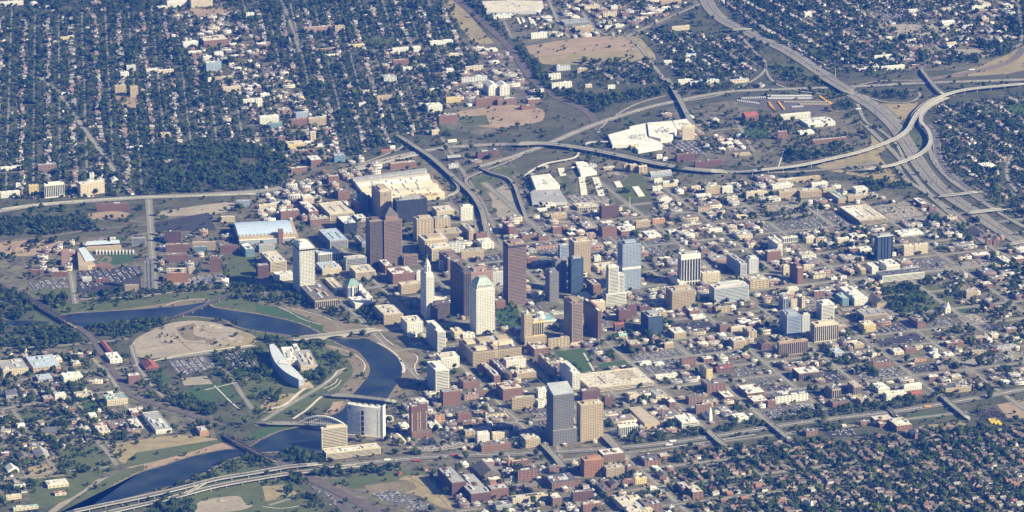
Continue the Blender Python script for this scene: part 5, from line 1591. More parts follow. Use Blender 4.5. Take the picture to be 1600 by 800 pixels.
bridge([(1418,205),(1424,190),(1428,178),(1440,165),(1462,152)], 10, 9, 'short outer ramp hugging the curved flyover', name='ramp', pier=40)
bridge([(620,210),(645,226),(675,246),(700,268),(725,290),(742,308),(754,330),(759,352),(764,372)], 17, 9, 'straight raised road descending past the right end of convention hall', name='viaduct', pier=40, taper=.06, m=ROADM)
bridge([(672,250),(695,262),(706,278),(716,292),(712,300),(694,308),(682,312)], 8, 7, 'curved ramp wrapping the right end of the convention hall', name='ramp', pier=35, m=ROADM)
bridge([(745,260),(770,270),(795,278),(806,292),(812,310),(822,338)], 12, 7, 'raised road bending between the rail land and white warehouse', name='ramp', pier=40, m=ROADM)
bridge([(735,296),(741,305),(752,320),(758,336),(761,348)], 7, 7, 'slim ramp beside the straight raised road', name='ramp', pier=35, m=ROADM)
bridge([(819,274),(850,256.5),(895,247),(905,238)], 6, 9, 'long narrow white walled ramp beside the white warehouses', name='ramp', pier=60, m=WM('white'), lanes=False)
bridge([(912,226),(925,222),(955,221)], 8, 7, 'short white ramp left of the white roofed complex', name='ramp', pier=30, m=WM('white'), lanes=False)
bridge([(542,268),(575,261),(610,251),(652,241)], 11, 7, 'pale upper freeway carriageway above the convention hall', name='viaduct', pier=40, m=CONC, taper=.08)
bridge([(0,327),(40,322),(100,316),(160,311.5),(225,308),(300,306),(400,302.5)], 12, 3.2, 'pale raised freeway carriageway left of the tree park', name='viaduct', pier=0, m=mat('bright_deck', (.42,.395,.32), .85), taper=.01)
# sheltered walls beside the roads and river paths
PATHM = mat('pale_path', (.55,.50,.40), .9, .1)
for pts, w in [([(432,479),(450,487),(475,500),(502,508)],3),([(448,481),(480,488),(505,495),(518,501)],3),([(594,521),(604,532),(615,540)],3.5),([(590,536),(607,545),(620,556),(628,566)],5),([(626,563),(631,575),(630,583)],8),
    ([(645,553),(652,558),(651,566),(648,572),(650,582),(654,587)],3.5),([(540,549),(556,556),(568,566),(570,576),(563,587)],3.5),([(515,542),(530,546),(540,549)],3),([(505,608),(522,600),(528,592)],3),([(512,612),(527,603),(533,594)],2.5),
    ([(507,600),(520,590),(528,580),(541,576)],4),([(100,672),(130,668),(180,655)],3),([(410,792),(440,795),(475,790)],3),([(420,640),(445,633),(470,612),(490,600)],9),([(458,655),(480,640),(500,622),(512,618)],7),
    ([(0,535),(40,530),(70,525)],3),([(230,462),(300,453),(330,450)],4),([(125,468),(180,466),(240,463)],4),([(258,478),(285,470),(320,468)],3.5),([(205,573),(260,560),(330,548),(395,540)],7),([(1110,205),(1165,200)],3),([(335,603),(362,630),(375,640)],4),
    ([(320,610),(395,592)],4),([(975,510),(982,540)],4),([(912,552),(928,580)],5),([(1215,265),(1225,235)],4)]:
    road(pts, w, 1.15, m=PATHM, name='path', edge=False, code=2)

# heaps and machines on the gravel peninsula and bare land
def mound(px, py, r, h, m, words):
    p = G(px, py); rr_ = random.Random(int(px*13+py)); vs = [(0,0,h)]; fs = []; n = 14; R_ = [(.3,.85),(.6,.45),(.85,.15),(1,0)]
    for f, z in R_:
        for i in range(n): a = 2*math.pi*i/n; k = f*r*rr_.uniform(.8,1.2); vs.append((k*math.cos(a)*1.4, k*math.sin(a), h*z*rr_.uniform(.7,1.2)))
    for i in range(n): fs.append((0,1+i,1+(i+1)%n))
    for j in range(3):
        for i in range(n): a = 1+j*n+i; b = 1+j*n+(i+1)%n; fs.append((a,a+n,b+n,b))
    o = mesh_obj('gravel_heap', vs, fs, GM[m]); o.location = (p[0], p[1], .5); tag(o, words, 'heap')
for px, py, r_, h_, m_, wd in [(326,510,16,5,'sand','large pale gravel heap on the peninsula, leftmost'),(338,512,11,4,'sand','pale gravel heap beside the largest one'),(306,512,9,3.5,'dirt','brown earth heap at the back of the peninsula'),(358,530,14,4,'sand','low broad gravel heap at the right of the peninsula'),
    (372,534,8,3,'sand','small gravel heap at the right tip of the peninsula'),(30,388,14,4,'dirt','earth heap on the bare yard at far left'),(46,383,9,3,'dirt','smaller earth heap on the bare yard'),(345,783,7,3,'sand','gravel heap on the lower pale pad'),(1552,655,9,3,'dirt','earth heap beside the storage yard'),
    (1420,42,9,4,'sand','pale heap on the sandy yard at upper right'),(1438,50,8,4,'sand','smaller pale heap on the sandy yard')]: mound(px, py, r_, h_, m_, wd)
for pts, w_ in [([(215,545),(250,540),(290,535),(330,538)],4),([(270,520),(285,535),(300,548)],5),([(300,505),(330,520),(360,520),(385,525)],4),([(880,75),(930,70),(990,62)],3),([(810,20),(780,70)],2),([(640,745),(680,770),(700,790)],3),([(180,700),(230,690),(280,690)],2.5)]:
    road(pts, w_, 1.0, m=GM['dirt'], name='dirt_track', edge=False, code=1)
# ---------------- merged small things ----------------
def paint_mesh(name, TV, faces, slots, pos, rot, scl, cols, m, parent=None):
    """TV (n,3) template, faces list, slot per vertex, per-instance pos (N,3) rot (N) scl (N,3) cols (N,S,3)"""
    N = len(pos); n = len(TV); c, s = np.cos(rot)[:,None], np.sin(rot)[:,None]
    V = TV[None]*scl[:,None,:]; X = V[...,0]*c-V[...,1]*s+pos[:,0:1]; Y = V[...,0]*s+V[...,1]*c+pos[:,1:2]; Zz = V[...,2]+pos[:,2:3]
    co = np.stack([X, Y, Zz], -1).reshape(-1); lt = np.array([len(f) for f in faces]); li = np.concatenate([np.array(f) for f in faces])
    me = bpy.data.meshes.new(name); me.vertices.add(N*n); me.vertices.foreach_set('co', co.astype(np.float32))
    LI = (li[None]+(np.arange(N)*n)[:,None]).reshape(-1); LT = np.tile(lt, N); LS = np.concatenate([[0], np.cumsum(LT)[:-1]])
    me.loops.add(len(LI)); me.loops.foreach_set('vertex_index', LI.astype(np.int32)); me.polygons.add(len(LT)); me.polygons.foreach_set('loop_start', LS.astype(np.int32))
    me.update(calc_edges=True); me.validate()
    a = me.attributes.new('paint', 'FLOAT_COLOR', 'POINT'); C4 = np.ones((N, n, 4), np.float32); C4[..., :3] = cols[:, np.array(slots), :]; a.data.foreach_set('color', C4.reshape(-1))
    me.materials.append(m); o = bpy.data.objects.new(name, me); col.objects.link(o)
    if parent: o.parent = parent
    return o
PAINT = attr_mat('painted_surfaces')
def box_t(x0,y0,z0,x1,y1,z1,slot,TV,F,S):
    b = len(TV); TV += [(x0,y0,z0),(x1,y0,z0),(x1,y1,z0),(x0,y1,z0),(x0,y0,z1),(x1,y0,z1),(x1,y1,z1),(x0,y1,z1)]
    F += [(b,b+1,b+5,b+4),(b+1,b+2,b+6,b+5),(b+2,b+3,b+7,b+6),(b+3,b,b+4,b+7),(b+4,b+5,b+6,b+7)]; S += [slot]*8
# house template, unit footprint 1x1 (ridge along y), height units metres
def house_t():
    TV, F, S = [], [], []
    TV += [(-.5,-.5,0),(.5,-.5,0),(.5,.5,0),(-.5,.5,0),(-.5,-.5,.6),(.5,-.5,.6),(.5,.5,.6),(-.5,.5,.6),(0,-.5,1),(0,.5,1)]; S += [0]*10
    F += [(0,1,5,8,4),(1,2,6,5),(2,3,7,9,6),(3,0,4,7)]
    b = 10; TV += [(-.56,-.55,.57),(0,-.55,1.03),(0,.55,1.03),(-.56,.55,.57),(.56,-.55,.57),(.56,.55,.57)]; S += [1]*6; F += [(b,b+1,b+2,b+3),(b+1,b+4,b+5,b+2)]
    box_t(.1,.05,.7,.2,.13,1.12,2,TV,F,S)
    for (x, z) in ((-.3,.12),(.05,.12),(-.3,.38),(.05,.38)):
        b = len(TV); TV += [(x,-.51,z),(x+.2,-.51,z),(x+.2,-.51,z+.13),(x,-.51,z+.13)]; S += [3]*4; F += [(b,b+1,b+2,b+3)]
    return np.array(TV), F, S
def flat_t():
    TV, F, S = [], [], []
    box_t(-.5,-.5,0,.5,.5,1,0,TV,F,S)
    b = len(TV); TV += [(-.47,-.47,1.01),(.47,-.47,1.01),(.47,.47,1.01),(-.47,.47,1.01)]; S += [1]*4; F += [(b,b+1,b+2,b+3)]
    box_t(-.1,.05,1,.15,.25,1.25,2,TV,F,S); box_t(-.38,-.3,1,-.28,-.15,1.18,2,TV,F,S)
    for i in range(5):
        x = -.44+.18*i; b = len(TV); TV += [(x,-.505,.35),(x+.11,-.505,.35),(x+.11,-.505,.7),(x,-.505,.7)]; S += [3]*4; F += [(b,b+1,b+2,b+3)]
    return np.array(TV), F, S
def pick(pal, n): return np.array(pal)[rng.integers(0, len(pal), n)]
WPAL = [(.72,.70,.64),(.62,.60,.55),(.48,.45,.40),(.55,.47,.36),(.34,.33,.33),(.30,.16,.11),(.25,.13,.09),(.74,.72,.68),(.42,.38,.33),(.66,.60,.46)]
RPAL = [(.10,.10,.10),(.16,.15,.14),(.24,.22,.20),(.30,.28,.26),(.20,.13,.10),(.14,.12,.11),(.38,.36,.33),(.27,.16,.11)]
WPALB = [(.21,.12,.08),(.17,.10,.07),(.24,.16,.11),(.42,.38,.31),(.30,.14,.09),(.60,.57,.50),(.33,.25,.18)]
RPALB = [(.08,.07,.065),(.12,.10,.085),(.15,.11,.085),(.21,.17,.135),(.10,.09,.08),(.19,.10,.065),(.27,.23,.18),(.14,.12,.10)]
def rand_scale(cols): return np.clip(cols*(.85+.3*rng.random((len(cols),1))), 0, .85)
LMK = [((604,380),'the brown pyramid-topped tower'),((672,450),'the cream art-deco tower'),((757,480),'the green-topped white tower'),((806,420),'the tallest reddish brown tower'),((478,415),'the tall white gridded tower'),((565,445),'the green-roofed civic building'),
 ((850,500),'the statehouse'),((983,415),'the blue grey tower'),((1078,420),'the white-finned tower'),((1382,385),'the black tower'),((894,510),'the slim brown tower'),((830,510),'the yellow stepped hotel'),((870,650),'the courthouse tower'),((572,655),'the pale riverside slab'),
 ((655,650),'the dark red apartment tower'),((450,570),'the curved museum'),((425,358),'the blue-roofed arena'),((170,405),'the ballpark'),((630,290),'the convention hall'),((228,430),'the grey balconied tower'),((300,425),'the old brick warehouses'),((340,262),'the wooded park'),
 ((320,525),'the gravel peninsula'),((1430,468),'the park at right'),((1240,505),'the blue strip tower'),((1290,520),'the cream fluted tower'),((1350,345),'the big tan garage'),((1400,170),'the freeway interchange'),((1020,210),'the white roofed complex'),((865,295),'the big white warehouse'),
 ((1255,165),'the bus yard'),((920,80),'the tan field'),((740,50),'the dry railside strip'),((780,140),'the twin white gabled halls'),((655,65),'the green field'),((195,110),'the white box at upper left'),((120,285),'the white hotels'),((110,180),'the diagonal avenue'),
 ((300,715),'the lower river'),((70,770),'the bottom left corner'),((720,745),'the brown brick yard blocks'),((930,730),'the orange apartment block'),((1240,630),'the long white warehouse'),((1370,670),'the school'),((1500,50),'the upper right corner'),((990,590),'the large parking deck'),((40,560),'the western yards'),
 ((180,640),'the lower left streets'),((1480,560),'the right edge streets'),((1150,50),'the top freeway'),((460,215),'the far red brick streets'),((300,30),'the top left yards'),((1550,250),'the eastern streets'),((1170,330),'the campus'),((1150,770),'the low pale brick block'),((1270,770),'the brick lane houses'),((1400,740),'the middle brick houses'),((1530,720),'the right end houses'),((1500,780),'the bottom right corner'),((1200,730),'the left end houses'),((350,775),'the gravel pad'),((500,780),'the rail yard'),((640,775),'the bare ball field'),((840,770),'the brewery district'),((160,730),'the big field'),((250,700),'the dry meadow'),((870,20),'the top freight sheds'),((530,140),'the far left quarter'),((1130,510),'the plain white block'),((1080,270),'the viaduct')]

def near_words(x, y):
    px, py = Pj(x, y); best = min(LMK, key=lambda l: math.hypot(l[0][0]-px, (l[0][1]-py)*1.6)); dx, dy = px-best[0][0], py-best[0][1]
    rel = ('right of' if dx > 0 else 'left of') if abs(dx) > abs(dy)*2 else ('below' if dy > 0 else 'above') if abs(dy) > abs(dx)*.8 else (('below' if dy > 0 else 'above')+(' and right of' if dx > 0 else ' and left of'))
    return rel+' '+best[1]
# ---------------- house and tree zones ----------------
NZ = []
zid = np.zeros((NY, NX), np.uint8); tdens = np.zeros((NY, NX), np.float32)
def nzone(name, pts, tree, house=0, pal=0, head=None, over=False, occmax=0):
    if head is None: head = -6 if (np.mean([p[1] for p in pts]) < 305 and np.mean([p[0] for p in pts]) < 700) else HEAD
    P = [G(*p) for p in pts]; M = mask_of(P)
    NZ.append(dict(name=name, P=P, M=M, tree=tree, house=house, pal=pal, head=head)); k = len(NZ)
    zid[M] = k; tdens[M] = tree; return k
tdens[:] = .012
nzone('the downtown streets', [(0,300),(600,225),(1100,225),(1600,380),(1600,620),(900,700),(0,700)], .022)
nzone('the northern neighbourhoods at upper left', [(-60,-20),(705,-20),(720,60),(752,100),(700,140),(690,205),(640,212),(560,240),(470,262),(455,290),(380,298),(0,312),(-80,318)], .098, 1.0, 0)
nzone('the shops and yards at upper left', [(250,20),(350,15),(400,50),(440,110),(520,180),(480,220),(420,170),(330,120)], .05, .35, 0)
nzone('the avenue at far left', [(225,180),(445,180),(560,200),(540,250),(445,262),(430,235)], .06, .6, 0)
nzone('the wooded park at left', [(236,232),(330,222),(400,226),(448,250),(452,285),(400,297),(240,303)], .27)
nzone('the small quarter above the freeway', [(1010,45),(1040,50),(1195,60),(1190,105),(1170,125),(1060,125),(1030,75)], .10, .8, 0)
nzone('the small quarter above the freeway', [(905,95),(1020,92),(1040,130),(940,135),(915,125)], .08, .7, 0)
nzone('the hillside streets at upper right', [(1110,-15),(1380,-15),(1400,60),(1420,110),(1300,115),(1240,82),(1165,45)], .11, .9, 0)
nzone('the industrial edge at upper right', [(1360,-15),(1590,-15),(1600,70),(1480,105),(1400,100)], .06, .3, 0)
nzone('the wooded rail edge at upper right', [(1560,-15),(1640,-15),(1620,60),(1580,85),(1460,108),(1430,98),(1540,80),(1572,50)], .17)
nzone('the eastern streets at right', [(1470,165),(1640,150),(1700,420),(1560,330),(1480,265),(1466,215)], .09, .8, 0)
nzone('the far freight district', [(735,-15),(1095,-15),(1000,60),(860,60),(790,30)], .035, .25, 0)
nzone('the rail side woods', [(825,142),(850,140),(940,150),(1045,138),(1040,150),(960,162),(935,178),(905,165)], .20)
nzone('the rail side woods', [(800,78),(815,72),(840,95),(870,140),(850,145)], .20)
nzone('the rail side woods', [(702,-10),(745,-10),(800,60),(790,62),(745,35)], .14)
nzone('the rail side woods', [(1050,130),(1180,132),(1160,142),(1060,152)], .12)
nzone('the bushy loop of the interchange', [(1345,143),(1390,142),(1422,146),(1428,152),(1410,156),(1370,154)], .22)
nzone('the roadside woods at upper right', [(1205,105),(1230,105),(1290,130),(1320,150),(1345,200),(1360,225),(1330,190),(1290,150),(1210,135)], .14)
nzone('the roadside woods at upper right', [(1225,236),(1265,228),(1330,222),(1335,238),(1280,248),(1230,256)], .22)
nzone('the old arsenal grounds', [(1080,190),(1200,195),(1350,205),(1350,232),(1220,235),(1180,232)], .05)
nzone('the old arsenal grounds', [(1150,190),(1200,182),(1240,190),(1230,215),(1170,220)], .09)
nzone('the scrubby edge between freeway and campus', [(1290,262),(1400,265),(1420,290),(1380,300),(1345,298),(1330,275)], .10)
nzone('the tree belt left of the interchange', [(1350,285),(1415,283),(1425,292),(1360,300)], .22)
nzone('the campus trees', [(1050,300),(1200,300),(1300,330),(1290,345),(1180,350),(1060,325)], .05)
nzone('the campus trees', [(1165,335),(1305,320),(1310,328),(1200,345),(1170,345)], .14)
nzone('the western woods', [(0,340),(110,343),(150,350),(155,362),(60,368),(0,369)], .26)
nzone('the western woods', [(0,448),(25,450),(60,480),(30,500),(0,498)], .22)
nzone('the western woods', [(0,508),(60,508),(110,515),(130,535),(60,550),(0,548)], .24)
nzone('the river edge woods', [(60,460),(105,465),(105,480),(90,484),(75,478)], .22)
nzone('the river edge woods', [(135,512),(200,500),(262,496),(256,508),(200,525),(165,528),(150,520)], .22)
nzone('the river edge woods', [(118,465),(230,460),(240,466),(130,478)], .12)
nzone('the dark tree belt by the stadium', [(10,405),(30,400),(90,378),(88,372),(50,378),(20,392)], .18)
nzone('the park strip by the warehouses', [(250,460),(345,453),(348,448),(250,450)], .14)
nzone('the park strip by the warehouses', [(124,466),(240,458),(238,452),(126,458)], .12)
nzone('the trees left of the white tower', [(360,446),(400,445),(460,460),(500,480),(480,485),(420,476),(360,468)], .17)
nzone('the civic trees by the bridge', [(500,478),(560,470),(600,490),(600,512),(580,515),(520,494)], .12)
nzone('the museum park', [(400,530),(440,528),(500,535),(530,550),(545,580),(520,590),(470,560),(430,540)], .15)
nzone('the museum park', [(478,572),(508,570),(510,595),(490,608),(476,598)], .20)
nzone('the museum park', [(400,535),(395,560),(420,600),(440,625),(455,625),(420,580)], .15)
nzone('the trees left of the museum', [(330,552),(400,545),(415,600),(450,640),(400,660),(385,610),(345,600)], .12)
nzone('the river slope trees', [(480,650),(500,635),(520,630),(530,640),(500,655)], .10)
nzone('the rail side trees at lower left', [(180,575),(215,600),(245,628),(330,650),(345,640),(300,620),(260,600),(240,580)], .17)
nzone('the lower river woods', [(300,735),(350,722),(400,712),(440,720),(430,728),(340,745),(262,768),(270,758)], .24)
nzone('the lower river woods', [(430,705),(460,700),(500,708),(520,722),(470,728),(440,716)], .20)
nzone('the viaduct woods', [(225,800),(255,778),(290,775),(310,790),(300,810),(225,812)], .24)
nzone('the viaduct woods', [(440,745),(500,738),(590,730),(630,728),(600,742),(500,748),(455,768),(450,760)], .20)
nzone('the viaduct woods', [(400,755),(445,750),(510,790),(500,800),(420,770)], .14)
nzone('the western neighbourhood at lower left', [(0,600),(130,605),(200,660),(190,720),(160,735),(110,730),(0,800)], .085, .5, 0)
nzone('the western neighbourhood at lower left', [(0,545),(150,550),(180,600),(0,600)], .07, .15, 0)
nzone('the western neighbourhood at lower left', [(0,650),(110,650),(150,690),(90,735),(0,770)], .10, .6, 0)
nzone('the big trees of the lower left field', [(75,725),(100,722),(180,725),(180,740),(90,742)], .10)
nzone('the big trees of the lower left field', [(165,668),(200,672),(205,690),(175,690)], .13)
nzone('the big trees of the lower left field', [(285,668),(310,662),(325,670),(330,685),(300,690),(250,705),(225,700),(230,690)], .05)
nzone('the freeway embankment', [(800,688),(850,690),(848,700),(700,700),(690,690)], .08)
nzone('the freeway embankment', [(960,682),(1060,668),(1100,665),(1105,680),(1000,696),(970,696)], .12)
nzone('the freeway embankment', [(1115,670),(1190,650),(1400,625),(1470,610),(1600,590),(1600,604),(1400,640),(1215,660),(1140,690)], .11)
nzone('the freeway embankment', [(1200,672),(1340,660),(1400,655),(1380,665),(1250,680)], .10)
nzone('the freeway embankment', [(590,722),(640,712),(740,690),(730,700),(640,714)], .10)
nzone('the wooded park at right', [(1372,452),(1430,440),(1475,445),(1500,470),(1480,485),(1410,498),(1385,485)], .21)
nzone('the wooded park at right', [(1525,425),(1560,415),(1620,412),(1620,460),(1570,450),(1540,440)], .24)
nzone('the right hand streets', [(1440,440),(1620,440),(1620,600),(1500,560),(1440,500)], .06, .45, 1)
nzone('the streets right of the fluted towers', [(1250,545),(1300,540),(1360,560),(1370,590),(1300,585),(1255,565)], .15, .2, 1)
nzone('the streets right of the fluted towers', [(1310,520),(1350,510),(1360,540),(1320,540)], .12)
nzone('the office park trees', [(1270,370),(1330,360),(1400,365),(1400,400),(1360,412),(1300,405)], .12, .1, 0)
nzone('the office park trees', [(1440,345),(1500,340),(1545,350),(1520,380),(1450,375)], .12, .4, 1)
nzone('the low houses right of the grey tower', [(1010,400),(1060,395),(1040,440),(1000,450)], .10, .3, 1)
nzone('the trees behind the lawn', [(930,540),(980,520),(1050,505),(1060,540),(980,560),(940,560)], .14)
nzone('the courthouse trees', [(945,635),(990,630),(990,655),(950,660)], .14)
nzone('the courthouse trees', [(1035,650),(1060,650),(1065,675),(1040,675)], .20)
nzone('the statehouse square', [(775,482),(812,478),(816,505),(790,520),(775,505)], .08)
nzone('the dense brick houses at lower right', [(1062,700),(1130,705),(1230,690),(1330,688),(1420,672),(1600,668),(1700,660),(1750,900),(1050,900),(1075,790),(1040,760)], .13, 1.6, 1)
nzone('the streets at the bottom edge', [(640,735),(1060,720),(1090,900),(600,900)], .065, .35, 1)
nzone('the brewery yards', [(560,750),(700,740),(760,800),(640,830)], .012)
# ---------------- houses in rows along the streets ----------------
def fieldnoise(step, seed):
    r = np.random.default_rng(seed); a = r.random((NY//step+3, NX//step+3)); j = np.arange(NY)/step; i = np.arange(NX)/step; j0 = j.astype(int); i0 = i.astype(int); fj = (j-j0)[:,None]; fi = (i-i0)[None]
    fj = fj*fj*(3-2*fj); fi = fi*fi*(3-2*fi)
    return (a[j0][:,i0]*(1-fj)+a[j0+1][:,i0]*fj)*(1-fi)+(a[j0][:,i0+1]*(1-fj)+a[j0+1][:,i0+1]*fj)*fi
NA = fieldnoise(7, 1); NB = fieldnoise(22, 2); NC = fieldnoise(3, 3)
H = []
RST = np.zeros((NY, NX), bool)
def lanes(head, dense):
    ue, un = axes(head); lines = []
    if dense: lines += [(un, ue, c, 5.5) for c in np.arange(-2184, 2600, 84)]+[(ue, un, c+5.7, 5.5) for c in np.arange(-1391.5, 4300, 126.5)]
    else: lines += [(un, ue, c+19.5, 7) for c in np.arange(-2184, 2600, 78)]+[(ue, un, c+6.5, 6) for c in np.arange(-1430, 4300, 143)]
    mb = MB()
    for (u, v, c, w_) in lines:
        run = []
        for t in np.arange(-2300, 4400, 10):
            p = ORG+v*c+u*t; k = cellv(zid, *p); ok = k and NZ[k-1]['head'] == head and NZ[k-1]['house'] > .4 and (NZ[k-1]['house'] > 1.2) == dense and cellv(occ, *p) == 0
            if ok: run.append(p)
            if (not ok or t > 4380) and run:
                if len(run) > 4:
                    strip(mb, run, w_/2, -w_/2, .5)
                    for q in run:
                        i, j = int((q[0]-X0)/CELL), int((q[1]-Y0)/CELL); RST[j-1:j+2, i-1:i+2] = True
                    LN.append((run, w_))
                run = []
    if mb.v: tag(mb.build('street', ROADM), kind='structure')
LN = []
lanes(HEAD, False); lanes(-6, False); lanes(HEAD, True)
for run, w_ in LN: mark_line(run, w_+1, 2)
def add_houses(head, es=39, ns=13.0, dense=False):
    ue, un = axes(head)
    e0, e1, n0, n1 = -2200, 2600, -1400, 4300
    for e in np.arange(e0, e1, es):
        side = int(round(e/es))%2
        if dense and int(round(e/es))%4 == 0: continue
        for n in np.arange(n0, n1, ns):
            if int(n/ns)%11 == 0: continue
            p = ORG+ue*(e+rng.normal(0, 2.6)+4*math.sin(n/90+e))+un*(n+rng.normal(0, 3)); k = cellv(zid, *p)
            if not k: continue
            z = NZ[k-1]
            if z['head'] != head or (z['house'] > 1.2) != dense: continue
            if rng.random() > z['house']*(.55+.75*cellv(NB, *p)) or cellv(occ, *p) > 0: continue
            w_, d_ = rng.uniform(7.5, 11), rng.uniform(9, 15)
            if not rect_free(p, ue, un, d_, w_, 0): continue
            rot = math.radians(-head)+(math.pi/2 if rng.random() < .75 else 0)+rng.normal(0, .04)
            H.append((p[0], p[1], rot, w_, d_, rng.uniform(6, 9.5), z['pal'], k))
            if rng.random() < .35 and not dense:                       # garage or shed on the alley
                q = p+ue*(13 if side else -13)
                if cellv(occ, *q) == 0: H.append((q[0], q[1], rot, rng.uniform(5, 7), rng.uniform(5, 8), 3.8, z['pal'], k))
add_houses(HEAD); add_houses(-6); add_houses(HEAD, 21, 11.5, True)
H = [h for h in H if -60 < Pj(h[0], h[1])[0] < 1660 and -30 < Pj(h[0], h[1])[1] < 850]
H.sort(key=lambda h: h[1])
inview = [h for h in H if 4 < Pj(h[0], h[1])[0] < 1596 and 4 < Pj(h[0], h[1])[1] < 796 and h[5] > 5]
near = inview[:300]; nearset = set(id(h) for h in near); rest = [h for h in H if id(h) not in nearset]
for h in H:
    c, s = math.cos(h[2]), math.sin(h[2]); a, b = h[3]/2-1, h[4]/2-1; mark([np.array([h[0]+c*x-s*y, h[1]+s*x+c*y]) for x, y in ((-a,-b),(a,-b),(a,b),(-a,b))], 6)
hv, hf, hs = house_t(); R = np.array([h[:6] for h in rest]); pal = np.array([h[6] for h in rest]); N = len(rest)
wc = np.where(pal[:,None] == 0, pick(WPAL, N), pick(WPALB, N)); rc = np.where(pal[:,None] == 0, pick(RPAL, N), pick(RPALB, N))
cols_ = np.stack([rand_scale(wc), rand_scale(rc), np.tile((.22,.11,.08), (N,1)), np.tile((.04,.045,.06), (N,1))], 1)
o = paint_mesh('distant_houses', hv, hf, hs, np.c_[R[:,0], R[:,1], np.zeros(N)], R[:,2], np.c_[R[:,3], R[:,4], R[:,5]], cols_, PAINT)
tag(o, 'thousands of small gabled houses filling the tree-lined streets beyond the nearest ones', 'houses', kind='stuff')
# the nearest houses one by one
HV = []
def house_var(i, wall, roof, wn, rn):
    root = empty('house', (0,0)); W, D, h = 8.6+i%3, 11.5+(i*7)%4, 4.6+(i%2); rh = 3.4
    b = MB(); b.box(-W/2,-D/2,0,W/2,D/2,h); b.add([(-W/2,-D/2,h),(W/2,-D/2,h),(0,-D/2,h+rh)], [(0,1,2)]); b.add([(-W/2,D/2,h),(W/2,D/2,h),(0,D/2,h+rh)], [(1,0,2)]); b.build('wall', mat(wn.replace(' ','_')+'_house_wall', wall, .85, .1, .2), root)
    r = MB()
    for s in (-1, 1):
        v = [(s*(W/2+.6),-D/2-.6,h-.4),(0,-D/2-.6,h+rh+.15),(0,D/2+.6,h+rh+.15),(s*(W/2+.6),D/2+.6,h-.4)]; r.add(v+[(x,y,z-.25) for x,y,z in v], [(0,1,2,3),(7,6,5,4),(0,4,5,1),(3,2,6,7),(0,3,7,4)])
    ro = r.build('roof', mat(rn.replace(' ','_')+'_house_roof', roof, .9, .15, .3), root)
    c = MB(); c.box(W*.18,-D*.1,h,W*.18+.9,-D*.1+.9,h+rh+1.3); c.build('chimney', WM('brick'), ro)
    g = MB()
    for y in (-D/2-.05,):
        for x in (-W*.3, W*.12):
            for z in (.9, 3.1): g.box(x,y,z,x+1.5,y+.2,z+1.3)
    for x in (-W/2-.05, W/2-.15):
        for y in (-D*.3, 0, D*.28): g.box(x,y,1.2,x+.2,y+1.3,2.6)
    tag(g.build('windows', GL, root), kind='stuff'); d = MB(); d.box(-.5,-D/2-.08,0,.5,-D/2+.2,2.1); d.build('door', mat('brown_door', (.12,.06,.04), .6), root)
    p = MB(); p.box(-W*.42,-D/2-2.2,2.5,W*.42,-D/2-.1,2.75); 
    for x in (-W*.4, W*.38): p.box(x,-D/2-2.1,0,x+.2,-D/2-1.9,2.5)
    p.build('porch', WHITEP, root); root['label'] = f'{wn} gabled house with {rn} roof and front porch'
    return root, (wn, rn)
vv = [((.25,.12,.08),(.11,.10,.10),'brown brick','dark'),((.28,.14,.09),(.22,.15,.11),'brown brick','brown'),((.42,.37,.29),(.13,.12,.12),'tan','dark'),((.64,.61,.54),(.16,.15,.14),'white','dark'),
      ((.33,.25,.18),(.28,.24,.20),'tan brick','grey brown'),((.62,.59,.52),(.30,.28,.25),'white','grey'),((.22,.10,.07),(.27,.14,.09),'red brick','reddish')]
HV = [house_var(i, *v) for i, v in enumerate(vv)]; used = [False]*len(HV)
for i, h in enumerate(near):
    j = int(rng.integers(0, len(HV))); src, (wn, rn) = HV[j]
    if used[j]: o = src.copy(); col.objects.link(o); new = True
    else: o = src; new = False; used[j] = True
    if new:
        for ch in src.children:
            c = ch.copy(); col.objects.link(c); c.parent = o
            for g2 in ch.children: g3 = g2.copy(); col.objects.link(g3); g3.parent = c
    o.location = (h[0], h[1], 0); o.rotation_euler = (0, 0, h[2]); sc = h[3]/9.2; o.scale = (sc, h[4]/12.5, h[5]/7.6)
    zn = NZ[h[7]-1]['name']; nw_ = near_words(h[0], h[1]).replace('the right end of the brick neighbourhood','the right end brick houses').replace('the left end of the brick neighbourhood','the left end brick houses').replace('the middle of the brick neighbourhood','the middle brick houses'); tag(o, f'{wn} gabled house with {rn} roof {nw_}', 'house', f'{wn} houses with {rn} roofs {nw_}')
